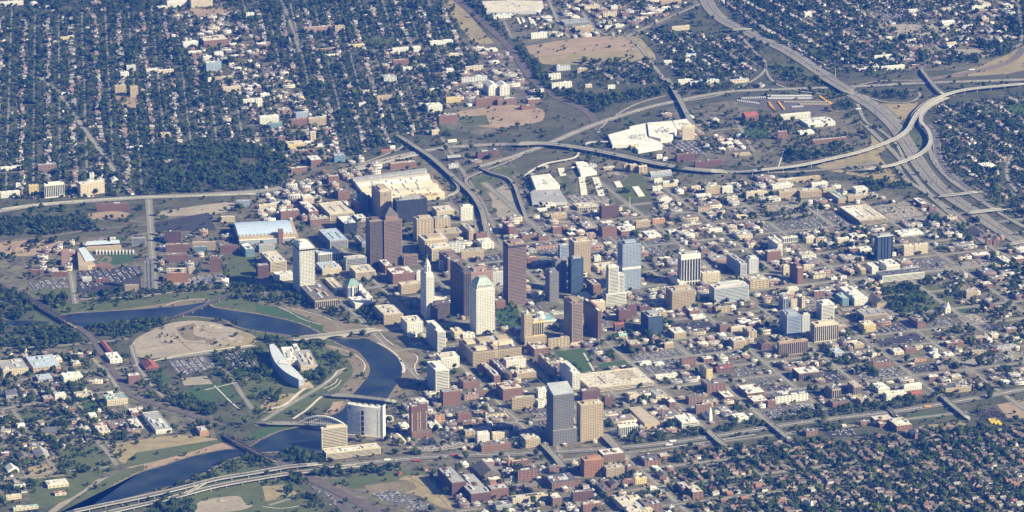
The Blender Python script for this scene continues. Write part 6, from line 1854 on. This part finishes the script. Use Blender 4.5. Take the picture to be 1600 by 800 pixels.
# ---------------- filling in the blocks with low buildings ----------------
FILL = []; LOTS = []
def fillzone(pts, dens, sz=(14, 42), hh=(4, 11), head=HEAD, step=34, lot=.0):
    P = [G(*p) for p in pts]; M = mask_of(P); ue, un = axes(head); A = np.array(P); c = A.mean(0); rad = np.linalg.norm(A-c, axis=1).max()
    for e in np.arange(-rad, rad, step):
        for n in np.arange(-rad, rad, step*.9):
            p = c+ue*(e+rng.uniform(-6,6))+un*(n+rng.uniform(-6,6))
            if not cellv(M, *p) or cellv(occ, *p) > 0: continue
            u = rng.random()
            if u < dens:
                w_, d_ = rng.uniform(*sz), rng.uniform(sz[0]*.8, sz[1]*.8); k = 0
                while k < 3 and not rect_free(p, ue, un, w_+2, d_+2, 0): w_ *= .72; d_ *= .72; k += 1
                if w_ < 7 or not rect_free(p, ue, un, w_+2, d_+2, 0): continue
                FILL.append((p[0], p[1], math.radians(-head), w_, d_, rng.uniform(*hh)))
                q = p-ue*w_/2-un*d_/2; mark([q, q+ue*w_, q+ue*w_+un*d_, q+un*d_], 6)
            elif u < dens+lot:
                w_, d_ = rng.uniform(22, 40), rng.uniform(20, 34)
                if rect_free(p, ue, un, w_, d_, 0):
                    q = p-ue*w_/2-un*d_/2; PP = [q, q+ue*w_, q+ue*w_+un*d_, q+un*d_]; mark(PP, 1); LOTS.append((PP, rng.choice(['lot','dlot','dlot','plot'])))
CORE = [(640,400),(770,345),(860,330),(1040,300),(1190,275),(1350,300),(1500,340),(1620,400),(1620,600),(1400,620),(1190,650),(1000,685),(880,700),(800,700),(640,710),(600,690),(650,620),(690,590),(640,530),(600,480)]
fillzone(CORE, .42, (30,62), (6,14), step=58, lot=.12); fillzone(CORE, .50, (18,40), (4,11), lot=.32); fillzone(CORE, .30, (9,20), (4,8), step=21)
fillzone([(400,300),(470,285),(560,250),(620,245),(560,300),(560,330),(480,345),(400,345)], .6, (12,36), (6,16), lot=.15, step=30)
fillzone([(0,545),(140,550),(220,620),(240,640),(200,700),(0,720)], .30, (12,40), (4,9), head=-8, step=34)
fillzone([(640,730),(900,715),(1060,715),(1060,830),(640,830)], .42, (10,30), (6,12), step=28, lot=.2)
fillzone([(740,-10),(1100,-10),(1000,55),(880,60),(790,30)], .45, (18,60), (5,10), step=42, lot=.2)
fillzone([(600,60),(790,80),(840,150),(780,200),(680,190),(600,120)], .35, (14,46), (5,11), step=34, lot=.15)
fillzone([(250,10),(360,10),(560,240),(470,262),(400,190),(300,100)], .30, (14,40), (6,12), step=32, lot=.12)
fillzone([(1290,-10),(1600,-10),(1600,70),(1420,110),(1330,60)], .28, (14,44), (4,9), step=36, lot=.15)
fillzone([(1040,180),(1160,195),(1180,235),(1060,240)], .30, (12,34), (5,10), step=30, lot=.2)
fillzone([(1000,130),(1200,130),(1200,150)], .2); fillzone([(60,380),(360,340),(380,450),(70,450)], .22, (14,36), (8,16), head=-3, step=36, lot=.1)
fillzone([(740,250),(1000,262),(1020,340),(780,350)], .15, (12,34), (4,8), lot=.1)
fillzone([(-10,-10),(700,-10),(640,200),(400,240),(0,310)], .035, (14,40), (5,10), step=40)
fv, ff, fs = flat_t(); Rf = np.array(FILL); N = len(FILL)
FW = [(.22,.145,.105),(.23,.14,.10),(.40,.33,.24),(.48,.42,.32),(.56,.53,.46),(.36,.35,.34),(.20,.13,.11),(.48,.44,.38),(.30,.20,.15)]
FR = [(.68,.65,.55),(.10,.10,.10),(.14,.13,.12),(.27,.25,.22),(.30,.265,.20),(.20,.18,.15),(.36,.32,.24),(.16,.15,.15),(.36,.31,.24),(.20,.185,.165),(.40,.36,.29),(.64,.62,.56),(.22,.17,.14),(.12,.12,.13),(.30,.28,.27)]
cols_ = np.stack([rand_scale(pick(FW, N)), rand_scale(pick(FR, N)), np.tile((.42,.42,.40), (N,1)), np.tile((.05,.055,.07), (N,1))], 1)
o = paint_mesh('small_low_buildings', fv, ff, fs, np.c_[Rf[:,0], Rf[:,1], np.zeros(N)], Rf[:,2], np.c_[Rf[:,3], Rf[:,4], Rf[:,5]], cols_, PAINT)
tag(o, 'the many small flat-roofed shops, sheds and row buildings packed between the larger blocks', 'buildings', kind='stuff')
LM = {}
for PP, k in LOTS: LM.setdefault(k, MB()).add([(p[0], p[1], .62) for p in PP], [(0,1,2,3)])
for k, mb in LM.items(): tag(mb.build('parking_lot', GM[k]), kind='structure')
# ---------------- cars ----------------
CARS = []
CPAL = np.array([(.75,.75,.75),(.80,.80,.78),(.05,.05,.055),(.30,.31,.32),(.45,.46,.47),(.12,.13,.16),(.30,.03,.03),(.06,.09,.20),(.35,.30,.22),(.70,.70,.70)])
def park(PP, head, occu, z=.7, where='a parking lot'):
    M = poly_mask(PP)
    if not M: return
    A = np.array(PP); c = A.mean(0); rad = np.linalg.norm(A-c, axis=1).max(); ue, un = axes(head)
    def inside(p):
        ins = False; n = len(PP)
        for k in range(n):
            (x1,y1),(x2,y2) = PP[k], PP[(k+1)%n]
            if (y1 >= p[1]) != (y2 >= p[1]) and p[0] < (x2-x1)*(p[1]-y1)/(y2-y1+1e-9)+x1: ins = not ins
        return ins
    r = -rad; i = 0
    while r < rad:
        for s in np.arange(-rad, rad, 2.8):
            p = c+un*s+ue*r
            if rng.random() < occu and inside(p) and cellv(occ, *p) in (0, 1): CARS.append((p[0], p[1], z, math.radians(-head)+(math.pi if rng.random() < .5 else 0), where))
        r += 5.6 if i%2 == 0 else 11.5; i += 1
for o_ in list(bpy.data.objects):
    if o_.name.split('.')[0] in ('parking_lot',) and len(o_.data.vertices) < 40 and o_.data.materials[0].name != 'x' and len(o_.data.polygons) == 1:
        park([np.array(v.co[:2]) for v in o_.data.vertices], HEAD, rng.choice([.12,.3,.5,.65]), o_.data.vertices[0].co.z+.02)
for PP, k in LOTS: park(PP, HEAD, rng.choice([.1,.3,.5,.7]), .66)
for t, L, oc in [('L',[(1370,610),(1540,590),(1600,690),(1440,710)],.6),('N',[(1140,665),(1280,645),(1300,700),(1150,715)],.9),('N',[(220,620),(690,590),(690,640),(560,700),(230,760)],.45),('J',[(730,690),(860,660),(920,690),(800,740)],.7),
    ('R',[(930,80),(1150,80),(1200,140),(1220,180),(1060,140),(940,130)],.8),('L',[(170,170),(400,140),(430,200),(200,210)],.3),('M',[(590,300),(780,300),(800,340),(640,350)],.5),('S',[(760,230),(1040,230),(1100,290),(900,300)],.5),
    ('J',[(330,640),(400,650),(560,760),(480,770)],.35),('M',[(560,150),(780,160),(900,240),(620,190)],.3),('I',[(350,290),(520,278),(550,315),(390,328)],.4)]:
    park(pxp(t, L), HEAD, oc, .75)
for P0, W, Dp, H_, head in DECKS:
    ue, un = axes(head)
    for a in np.arange(8, Dp-6, 17):
        for b in np.arange(6, W-4, 2.8):
            if rng.random() < .16: p = P0+ue*b+un*a; CARS.append((p[0], p[1], H_+.25, math.radians(-head)+math.pi/2, 'a parking deck roof'))
def along(P, w_, zf, dens, lanes, where):
    for i in range(len(P)-1):
        d = P[i+1][:2]-P[i][:2]; L = np.hypot(*d)
        if L < 1: continue
        e = d/L; nn = np.array([e[1], -e[0]])
        for _ in range(rng.poisson(L*dens)):
            t = rng.random(); q = P[i][:2]+d*t+nn*w_*rng.choice(lanes); CARS.append((q[0], q[1], zf(i, t), math.atan2(e[1], e[0]), where))
for P, w_ in HW: along(P, w_, lambda i, t: 1.75, .012 if w_ < 20 else .05, [-.36,-.26,-.15,.15,.26,.36], 'the freeway')
for P, w_, zz in FLY: along(P, w_, lambda i, t: zz[i]*(1-t)+zz[i+1]*t+.2, .010, [-.22,.22], 'a bridge')
for P, w_, z in roads:
    if w_ < 24: 
        Q = [p for p in P]; along(Q, w_, lambda i, t: z+.1, .008, [-.36,-.15,.15,.36], 'a city street')
CARS = [c for c in CARS if -20 < Pj(c[0], c[1])[0] < 1620 and -10 < Pj(c[0], c[1])[1] < 830 and (c[4] != 'a city street' or cellv(occ, c[0], c[1]) == 2)]
CARS.sort(key=lambda c: c[1])
def car_t():
    TV, F, S = [], [], []
    TV += [(-2.2,-.9,.25),(2.2,-.9,.25),(2.2,.9,.25),(-2.2,.9,.25),(-2.25,-.9,.8),(2.1,-.9,.75),(2.1,.9,.75),(-2.25,.9,.8)]; S += [0]*8
    F += [(0,1,5,4),(1,2,6,5),(2,3,7,6),(3,0,4,7),(4,5,6,7)]
    b = 8; TV += [(-1.7,-.82,.8),(1.0,-.82,.78),(1.0,.82,.78),(-1.7,.82,.8),(-1.2,-.68,1.4),(.35,-.68,1.4),(.35,.68,1.4),(-1.2,.68,1.4)]; S += [1]*8
    F += [(b,b+1,b+5,b+4),(b+1,b+2,b+6,b+5),(b+2,b+3,b+7,b+6),(b+3,b,b+4,b+7)]
    b = 16; TV += [(-1.2,-.68,1.41),(.35,-.68,1.41),(.35,.68,1.41),(-1.2,.68,1.41)]; S += [0]*4; F += [(b,b+1,b+2,b+3)]
    for x in (-1.35, 1.35):
        for y in (-.93, .78): box_t(x-.33,y,0,x+.33,y+.15,.62,2,TV,F,S)
    return np.array(TV), F, S
cv, cf, cs = car_t(); nearc = [c for c in CARS if 4 < Pj(c[0], c[1])[0] < 1596 and Pj(c[0], c[1])[1] < 796][:300]; ns_ = set(id(c) for c in nearc); rc_ = [c for c in CARS if id(c) not in ns_]
Rc = np.array([c[:4] for c in rc_]); N = len(rc_); cc = np.stack([CPAL[rng.integers(0, len(CPAL), N)], np.tile((.03,.035,.04), (N,1)), np.tile((.02,.02,.02), (N,1))], 1)
CARM = attr_mat('car_paint'); CARM.node_tree.nodes['Principled BSDF'].inputs['Roughness'].default_value = .35
o = paint_mesh('distant_cars', cv, cf, cs, Rc[:,:3], Rc[:,3], np.ones((N,3)), cc, CARM); tag(o, 'parked and moving cars too small and too many to tell apart', 'cars', kind='stuff')
cmesh = []; GLc = GL
for cn, ccol in (('white',(.78,.78,.76)),('black',(.04,.04,.045)),('grey',(.30,.31,.32)),('silver',(.50,.51,.52)),('dark red',(.28,.03,.03)),('dark blue',(.05,.08,.18))):
    me = bpy.data.meshes.new('car'); me.from_pydata([tuple(map(float, v)) for v in cv], [], cf); me.materials.append(mat(cn.replace(' ','_')+'_car_paint', ccol, .3, .03)); me.materials.append(GL); me.materials.append(DARKM)
    me.polygons.foreach_set('material_index', [cs[f[0]] for f in cf]); cmesh.append((cn, me))
for c in nearc:
    cn, me = cmesh[rng.choice(6, p=[.32,.14,.16,.2,.09,.09])]; o = bpy.data.objects.new('car', me); col.objects.link(o); o.location = c[:3]; o.rotation_euler = (0,0,c[3])
    px = Pj(c[0], c[1])[0]; ar = near_words(c[0], c[1])
    ar = ar.replace(' of the brick neighbourhood', ' brick houses'); tag(o, f'{cn} car on {c[4]} {ar}', 'car', f'{cn} cars on {c[4]} {ar}')
# buses, lorries
def vehicle(name, p, rot, L, W_, H_, m, words, grp, cat, z=.75, cabm=None):
    key = (name, m.name, L)
    if key not in VM:
        b = MB(); b.box(-L/2,-W_/2,.5,L/2,W_/2,H_,0,True)
        for s in (-1,1): b.box(-L/2+.4,s*(W_/2+.02)-.03,H_*.55,L/2-.8,s*(W_/2+.02)+.03,H_*.8,1)
        for x in (-L*.32, L*.32):
            for s in (-1, 1): b.box(x-.5,s*W_/2-.15,0,x+.5,s*W_/2+.15,1,2)
        b.box(L/2,-W_/2+.1,.6,L/2+1.6,W_/2-.1,H_*.75,3); me = bpy.data.meshes.new(name); me.from_pydata(b.v, [], b.f)
        for mm in (m, GL if 'bus' in name else m, DARKM, cabm or m): me.materials.append(mm)
        me.polygons.foreach_set('material_index', b.m); VM[key] = me
    o = bpy.data.objects.new(name, VM[key]); col.objects.link(o); o.location = (p[0], p[1], z); o.rotation_euler = (0,0,rot); tag(o, words, cat, grp)
VM = {}; YB = mat('school_bus_yellow', (.72,.38,.04), .5, .05); CB = mat('cream_bus_paint', (.55,.48,.33), .5, .05); WT = mat('white_truck_paint', (.78,.77,.74), .4, .05); RT = mat('red_truck_paint', (.40,.05,.04), .4, .05)
RW = ['the long slanting rear row','the second column from the left','the leftmost column','the third column','the far left pale row','the back row','the second row','the middle row','the fourth row','the left end row','the front short row']
for ri, (xa, ya, xb, yb_, n, m, wds) in enumerate([(322,606,395,655,26,YB,'yellow'),(5,645,40,690,9,YB,'yellow'),(10,660,45,695,8,YB,'yellow'),(65,642,100,688,9,YB,'yellow'),(-170,618,-20,612,14,WT,'white'),(0,603,270,602,40,WT,'white'),(0,618,270,618,36,WT,'white'),
        (100,640,390,642,34,CB,'pale'),(200,655,380,656,22,CB,'pale'),(-190,632,-60,650,12,WT,'white'),(150,672,215,668,8,WT,'white')]):
    for i in range(n):
        f = i/(n-1); p = G(1200+(xa+(xb-xa)*f)/4, (ya+(yb_-ya)*f)/4)
        vehicle('school_bus', p, math.radians(71 if abs(yb_-ya) > 20 else 100), 11, 2.5, 3.1, m, f'{wds} bus in {RW[ri]} of the crowded bus yard', f'{wds} buses in {RW[ri]} of the bus yard', 'bus')
for (x, y, m, w_) in [(605,720.5,WT,'white'),(710,713.5,RT,'red'),(652,722,RT,'red'),(1051,691,WT,'white'),(1518,110.5,WT,'white'),(1341,172,WT,'white'),(1045,697,WT,'white'),(1449,637,YB,'yellow')]:
    p = G(x, y); vehicle('lorry', p, math.radians(8), 15, 2.8, 4, m, f'{w_} lorry on the freeway {"at the bottom" if y > 600 else "at upper right"}', f'{w_} lorries on the freeway', 'lorry', 1.8)
for i in range(9):
    p = G(1546+i*2.1, 657+(i%3)*2.0+i*.4); vehicle('school_bus', p, math.radians(71), 14, 4.5, 3.1, mat('bright_yellow_paint', (.80,.58,.03), .5), 'bright yellow bus in the dark storage yard at lower right', 'bright yellow buses in the storage yard', 'bus')
for r_ in range(6):
    for i in range(8):
        p = G(1527+i*4.2+r_*3.0+rng.uniform(-1.6,1.6), 644+r_*3.2-i*.9+rng.uniform(-1,1)); vehicle('parked_trailer', p, rng.uniform(0,3.1), 8, 2.6, 2.2, mat('dark_trailer_paint', (.10,.08,.07), .8), 'dark trailer in the storage yard at lower right', 'dark trailers in the storage yard', 'trailer')
# ---------------- trees ----------------
FOL = bpy.data.materials.new('foliage'); FOL.use_nodes = True; t = FOL.node_tree; b = t.nodes['Principled BSDF']; b.inputs['Roughness'].default_value = .9; b.inputs['Specular IOR Level'].default_value = .1
oi = t.nodes.new('ShaderNodeObjectInfo'); gn_ = t.nodes.new('ShaderNodeNewGeometry'); n1 = t.nodes.new('ShaderNodeTexNoise'); n1.inputs['Scale'].default_value = .045; n1.inputs['Detail'].default_value = 4; t.links.new(gn_.outputs['Position'], n1.inputs['Vector'])
r1 = t.nodes.new('ShaderNodeValToRGB'); t.links.new(oi.outputs['Random'], r1.inputs[0]); cr = r1.color_ramp; cr.elements[0].color = (.020,.034,.008,1); cr.elements[1].color = (.074,.082,.018,1)
e = cr.elements.new(.35); e.color = (.028,.046,.010,1); e = cr.elements.new(.7); e.color = (.038,.060,.013,1); e = cr.elements.new(.9); e.color = (.052,.074,.016,1)
r2 = t.nodes.new('ShaderNodeValToRGB'); t.links.new(n1.outputs['Fac'], r2.inputs[0]); r2.color_ramp.elements[0].position = .35; r2.color_ramp.elements[1].position = .65; r2.color_ramp.elements[0].color = (.55,.6,.6,1); r2.color_ramp.elements[1].color = (1.5,1.45,1.2,1)
mx = t.nodes.new('ShaderNodeMix'); mx.data_type = 'RGBA'; mx.blend_type = 'MULTIPLY'; mx.inputs[0].default_value = 1; t.links.new(r1.outputs[0], mx.inputs[6]); t.links.new(r2.outputs[0], mx.inputs[7]); t.links.new(mx.outputs[2], b.inputs['Base Color'])
BARK = mat('bark', (.09,.065,.045), .95, .2, .5)
def tree_mesh(seed, n_l=7, leaves=110, tall=1.0):
    r = random.Random(seed); vs, fs, mi = [], [], []
    bm = bmesh.new(); bmesh.ops.create_icosphere(bm, subdivisions=1, radius=1); bv = [v.co.copy() for v in bm.verts]; bf = [[v.index for v in f.verts] for f in bm.faces]; bm.free()
    lob = []
    for i in range(n_l):
        a = r.uniform(0, 2*math.pi); d = r.uniform(.15, .62) if i else 0; rr_ = r.uniform(.36, .56) if i else .62
        lob.append((d*math.cos(a), d*math.sin(a), .95*tall+r.uniform(-.35,.38) if i else 1.0*tall, rr_))
    for (x, y, z, q) in lob:
        b0 = len(vs); vs += [(x+v.x*q*r.uniform(.7,1.25), y+v.y*q*r.uniform(.7,1.25), z+v.z*q*tall*r.uniform(.65,1.1)) for v in bv]; fs += [[k+b0 for k in f] for f in bf]
    for i in range(leaves):
        x, y, z, q = r.choice(lob); a = r.uniform(0, 2*math.pi); c = r.uniform(-.4, 1); s = math.sqrt(1-c*c); q2 = q*r.uniform(.9, 1.22); p = Vector((x+q2*s*math.cos(a), y+q2*s*math.sin(a), z+q2*c*tall)); b0 = len(vs)
        for k in range(3): vs.append(tuple(p+Vector((r.uniform(-1,1), r.uniform(-1,1), r.uniform(-1,1)))*.16))
        fs.append([b0, b0+1, b0+2])
    crown = (vs, fs); tv, tf = [], []
    for k in range(5): a = 2*math.pi*k/5; tv.append((.07*math.cos(a), .07*math.sin(a), 0))
    for k in range(5): a = 2*math.pi*k/5; tv.append((.035*math.cos(a), .035*math.sin(a), .9))
    tf = [[k, (k+1)%5, 5+(k+1)%5, 5+k] for k in range(5)]
    for (x, y, z, q) in lob[1:4]:
        b0 = len(tv); tv += [(.03,0,.45),(-.03,.02,.45),(0,-.03,.5),(x,y,z)]; tf += [[b0,b0+1,b0+3],[b0+1,b0+2,b0+3],[b0+2,b0,b0+3]]
    return crown, (tv, tf)
src_col = bpy.data.collections.new('tree_kinds'); TM = []
for i in range(7):
    (cvv, cff), (tvv, tff) = tree_mesh(50+i, 6+i%3, 90, [1.0,1.15,.85,1.05,1.3,.95,1.1][i]); tall = 1
    me = bpy.data.meshes.new('tree_kind'); me.from_pydata(cvv+tvv, [], cff+[[k+len(cvv) for k in f] for f in tff]); me.materials.append(FOL); me.materials.append(BARK)
    me.polygons.foreach_set('material_index', [0]*len(cff)+[1]*len(tff)); o = bpy.data.objects.new(f'tree_kind_{i}', me); src_col.objects.link(o)
    m1 = bpy.data.meshes.new('crown'); m1.from_pydata(cvv, [], cff); m1.materials.append(FOL); m2 = bpy.data.meshes.new('trunk'); m2.from_pydata(tvv, [], tff); m2.materials.append(BARK); TM.append((m1, m2))
# candidate positions from the density raster
near_fac = np.ones((NY, NX), np.float32)
allow = (occ == 0)|((occ == 1)&(tdens > .05))

tdens = tdens*np.clip((NA*.9+NB*.9+NC*.5-.25)*1.15, .12, 2.0)*.72; vg = RST.copy()
for a_ in (-1, 0, 1):
    for b_2 in (-1, 0, 1): vg |= np.roll(np.roll(RST, a_, 0), b_2, 1)
vg &= ~RST; tdens = np.where(vg, np.maximum(tdens*2.2, .17), tdens); dens = np.where(allow, tdens, 0); dens = np.where((occ == 1)&(tdens <= .05), .009*np.clip(NA*2.2-.5, .05, 2), dens)
blk = np.zeros_like(occ, bool)                            # keep crowns off freeways and river
jj, ii = np.nonzero(rng.random((NY, NX)) < dens)
xs = gx[ii]+rng.uniform(-2, 2, len(ii)); ys = gy[jj]+rng.uniform(-2, 2, len(jj)); zk = zid[jj, ii]
sc = np.clip(np.exp(rng.normal(1.52, .36, len(xs))), 2.2, 10.5)*np.clip(.75+.5*NA[jj, ii], .8, 1.2)*np.where(rng.random(len(xs)) < .15, 1.25, 1.0); sc = np.where((occ[jj, ii] == 1)&(rng.random(len(xs)) < .6), sc*.6, sc)
d_ = (ys+CAMD); px_ = 800+FPX*xs/(d_*CP+CAMH*SP); py_ = 400-FPX*(d_*SP-CAMH*CP)/(d_*CP+CAMH*SP)
ok = (px_ > -25)&(px_ < 1625)&(py_ > -25)&(py_ < 835); xs, ys, zk, sc, px_, py_ = [a[ok] for a in (xs, ys, zk, sc, px_, py_)]
vis = (px_ > 3)&(px_ < 1597)&(py_ < 797)&(sc > 3.4); order = np.argsort(ys); nearidx = [i for i in order if vis[i]][:300]; nm = np.zeros(len(xs), bool); nm[nearidx] = True
for q, i in enumerate(nearidx):
    m1, m2 = TM[int(rng.integers(0, 7))]; r_ = empty('tree', (xs[i], ys[i]), rng.uniform(0, 6.28)); s_ = float(sc[i]); r_.scale = (s_, s_, s_*rng.uniform(.85, 1.15))
    c = bpy.data.objects.new('crown', m1); col.objects.link(c); c.parent = r_; k_ = bpy.data.objects.new('trunk', m2); col.objects.link(k_); k_.parent = r_
    zn = NZ[zk[i]-1]['name'] if zk[i] else 'the open ground'; sz_ = 'large' if s_ > 5.8 else 'mid-sized' if s_ > 4.6 else 'small'
    nw_ = near_words(xs[i], ys[i]); tag(r_, f'{sz_} leafy green tree {nw_}', 'tree', f'{sz_} trees {nw_}')
gnt = bpy.data.node_groups.new('scatter_trees', 'GeometryNodeTree'); gnt.interface.new_socket('Geometry', in_out='INPUT', socket_type='NodeSocketGeometry'); gnt.interface.new_socket('Geometry', in_out='OUTPUT', socket_type='NodeSocketGeometry')
gi, go = gnt.nodes.new('NodeGroupInput'), gnt.nodes.new('NodeGroupOutput'); iop = gnt.nodes.new('GeometryNodeInstanceOnPoints'); ci = gnt.nodes.new('GeometryNodeCollectionInfo'); ci.inputs[0].default_value = src_col; ci.inputs[1].default_value = True; ci.inputs[2].default_value = True
def nattr(n_, ty): a = gnt.nodes.new('GeometryNodeInputNamedAttribute'); a.data_type = ty; a.inputs[0].default_value = n_; return a
av, ar_, ai = nattr('size', 'FLOAT_VECTOR'), nattr('turn', 'FLOAT_VECTOR'), nattr('kindno', 'INT'); iop.inputs['Pick Instance'].default_value = True
gnt.links.new(gi.outputs[0], iop.inputs['Points']); gnt.links.new(ci.outputs[0], iop.inputs['Instance']); gnt.links.new(av.outputs[0], iop.inputs['Scale']); gnt.links.new(ar_.outputs[0], iop.inputs['Rotation']); gnt.links.new(ai.outputs[0], iop.inputs['Instance Index']); gnt.links.new(iop.outputs[0], go.inputs[0])
zn_of = np.array(['the open ground']+[z['name'] for z in NZ])[zk]
ntree = 0
for zname in sorted(set(zn_of[~nm])):
    S_ = np.nonzero((zn_of == zname)&~nm)[0]; n = len(S_); ntree += n; me = bpy.data.meshes.new('trees'); me.vertices.add(n); me.vertices.foreach_set('co', np.c_[xs[S_], ys[S_], np.zeros(n)].astype(np.float32).reshape(-1))
    a = me.attributes.new('size', 'FLOAT_VECTOR', 'POINT'); s3 = np.c_[sc[S_], sc[S_], sc[S_]*rng.uniform(.8, 1.15, n)].astype(np.float32); a.data.foreach_set('vector', s3.reshape(-1))
    a = me.attributes.new('turn', 'FLOAT_VECTOR', 'POINT'); a.data.foreach_set('vector', np.c_[np.zeros(n), np.zeros(n), rng.uniform(0, 6.28, n)].astype(np.float32).reshape(-1))
    a = me.attributes.new('kindno', 'INT', 'POINT'); a.data.foreach_set('value', rng.integers(0, 7, n).astype(np.int32))
    o = bpy.data.objects.new('trees', me); col.objects.link(o); md = o.modifiers.new('scatter', 'NODES'); md.node_group = gnt
    tag(o, f'green leafy trees massed together in {zname}', 'trees', kind='stuff')
# ---------------- labels for the buildings ----------------
import collections
out = collections.defaultdict(list)
for it in ALLB:
    root, (px, py), words, cat, dm = it
    custom = not any(words.startswith(k) for k in ('tall ','mid-rise ','long low ','small ','low ')) or 'roof' not in words
    best = min(LMK, key=lambda l: math.hypot(l[0][0]-px, (l[0][1]-py)*1.6)+(0 if math.hypot(l[0][0]-px, l[0][1]-py) > 6 else 999))
    dx, dy = px-best[0][0], py-best[0][1]
    rel = ('right of' if dx > 0 else 'left of') if abs(dx) > abs(dy)*2 else ('below' if dy > 0 else 'above') if abs(dy) > abs(dx)*.8 else (('below' if dy > 0 else 'above')+(' and right of' if dx > 0 else ' and left of'))
    gen = words.endswith(' roof') and ' with ' in words
    key = f'{words} {rel} {best[1]}' if gen else words
    out[key].append((math.hypot(dx, dy), root, cat, words))
NTH = ['nearest','second nearest','third nearest','fourth nearest','fifth nearest','sixth nearest','seventh nearest','eighth nearest','ninth nearest','tenth nearest']
SHORT = {'flat-roofed building':'building','pitched-roof building':'pitched building'}
for key, L in out.items():
    L.sort(key=lambda q: q[0])
    for i, (d_, root, cat, words) in enumerate(L):
        lab = key
        if root.name.startswith('row_shed'): tag(root, 'small white-roofed shed in a tight row of equals beside the white warehouses' if root.location.x < 500 else key, cat, 'white sheds in close rows'); continue
        if len(L) > 1: lab = f'{NTH[min(i, 9)]} {key}'
        wl = lab.replace(' flat-roofed building', ' building').split()
        tag(root, ' '.join(wl[:16]), cat)
for r_ in BR: pass
# ---------------- haze ----------------
hz = MB(); hz.box(-19990+20, -19990+20, -1, 19990-20, 19990-20, CAMH+120, bottom=True)
hm = bpy.data.materials.new('haze'); hm.use_nodes = True; t = hm.node_tree; t.nodes.remove(t.nodes['Principled BSDF']); pv = t.nodes.new('ShaderNodeVolumePrincipled')
pv.inputs['Density'].default_value = HAZE_DENSITY; pv.inputs['Color'].default_value = (*HAZE_COLOR, 1); pv.inputs['Anisotropy'].default_value = 0.0
t.links.new(pv.outputs[0], t.nodes['Material Output'].inputs['Volume'])
g['kind'] = 'structure'
h_o = hz.build('haze', hm); tag(h_o, kind='stuff'); tag(h_o, 'thin blue haze hanging over the whole town', 'haze')
for v in bpy.data.objects['ground'].data.vertices: v.co.x *= .95; v.co.y *= .95
for m in bpy.data.materials:
    try: m.cycles.homogeneous_volume = True
    except Exception: pass
print('houses', len(H), 'fill', len(FILL), 'cars', len(CARS), 'trees', ntree, 'objects', len(bpy.data.objects), 'buildings', len(ALLB))
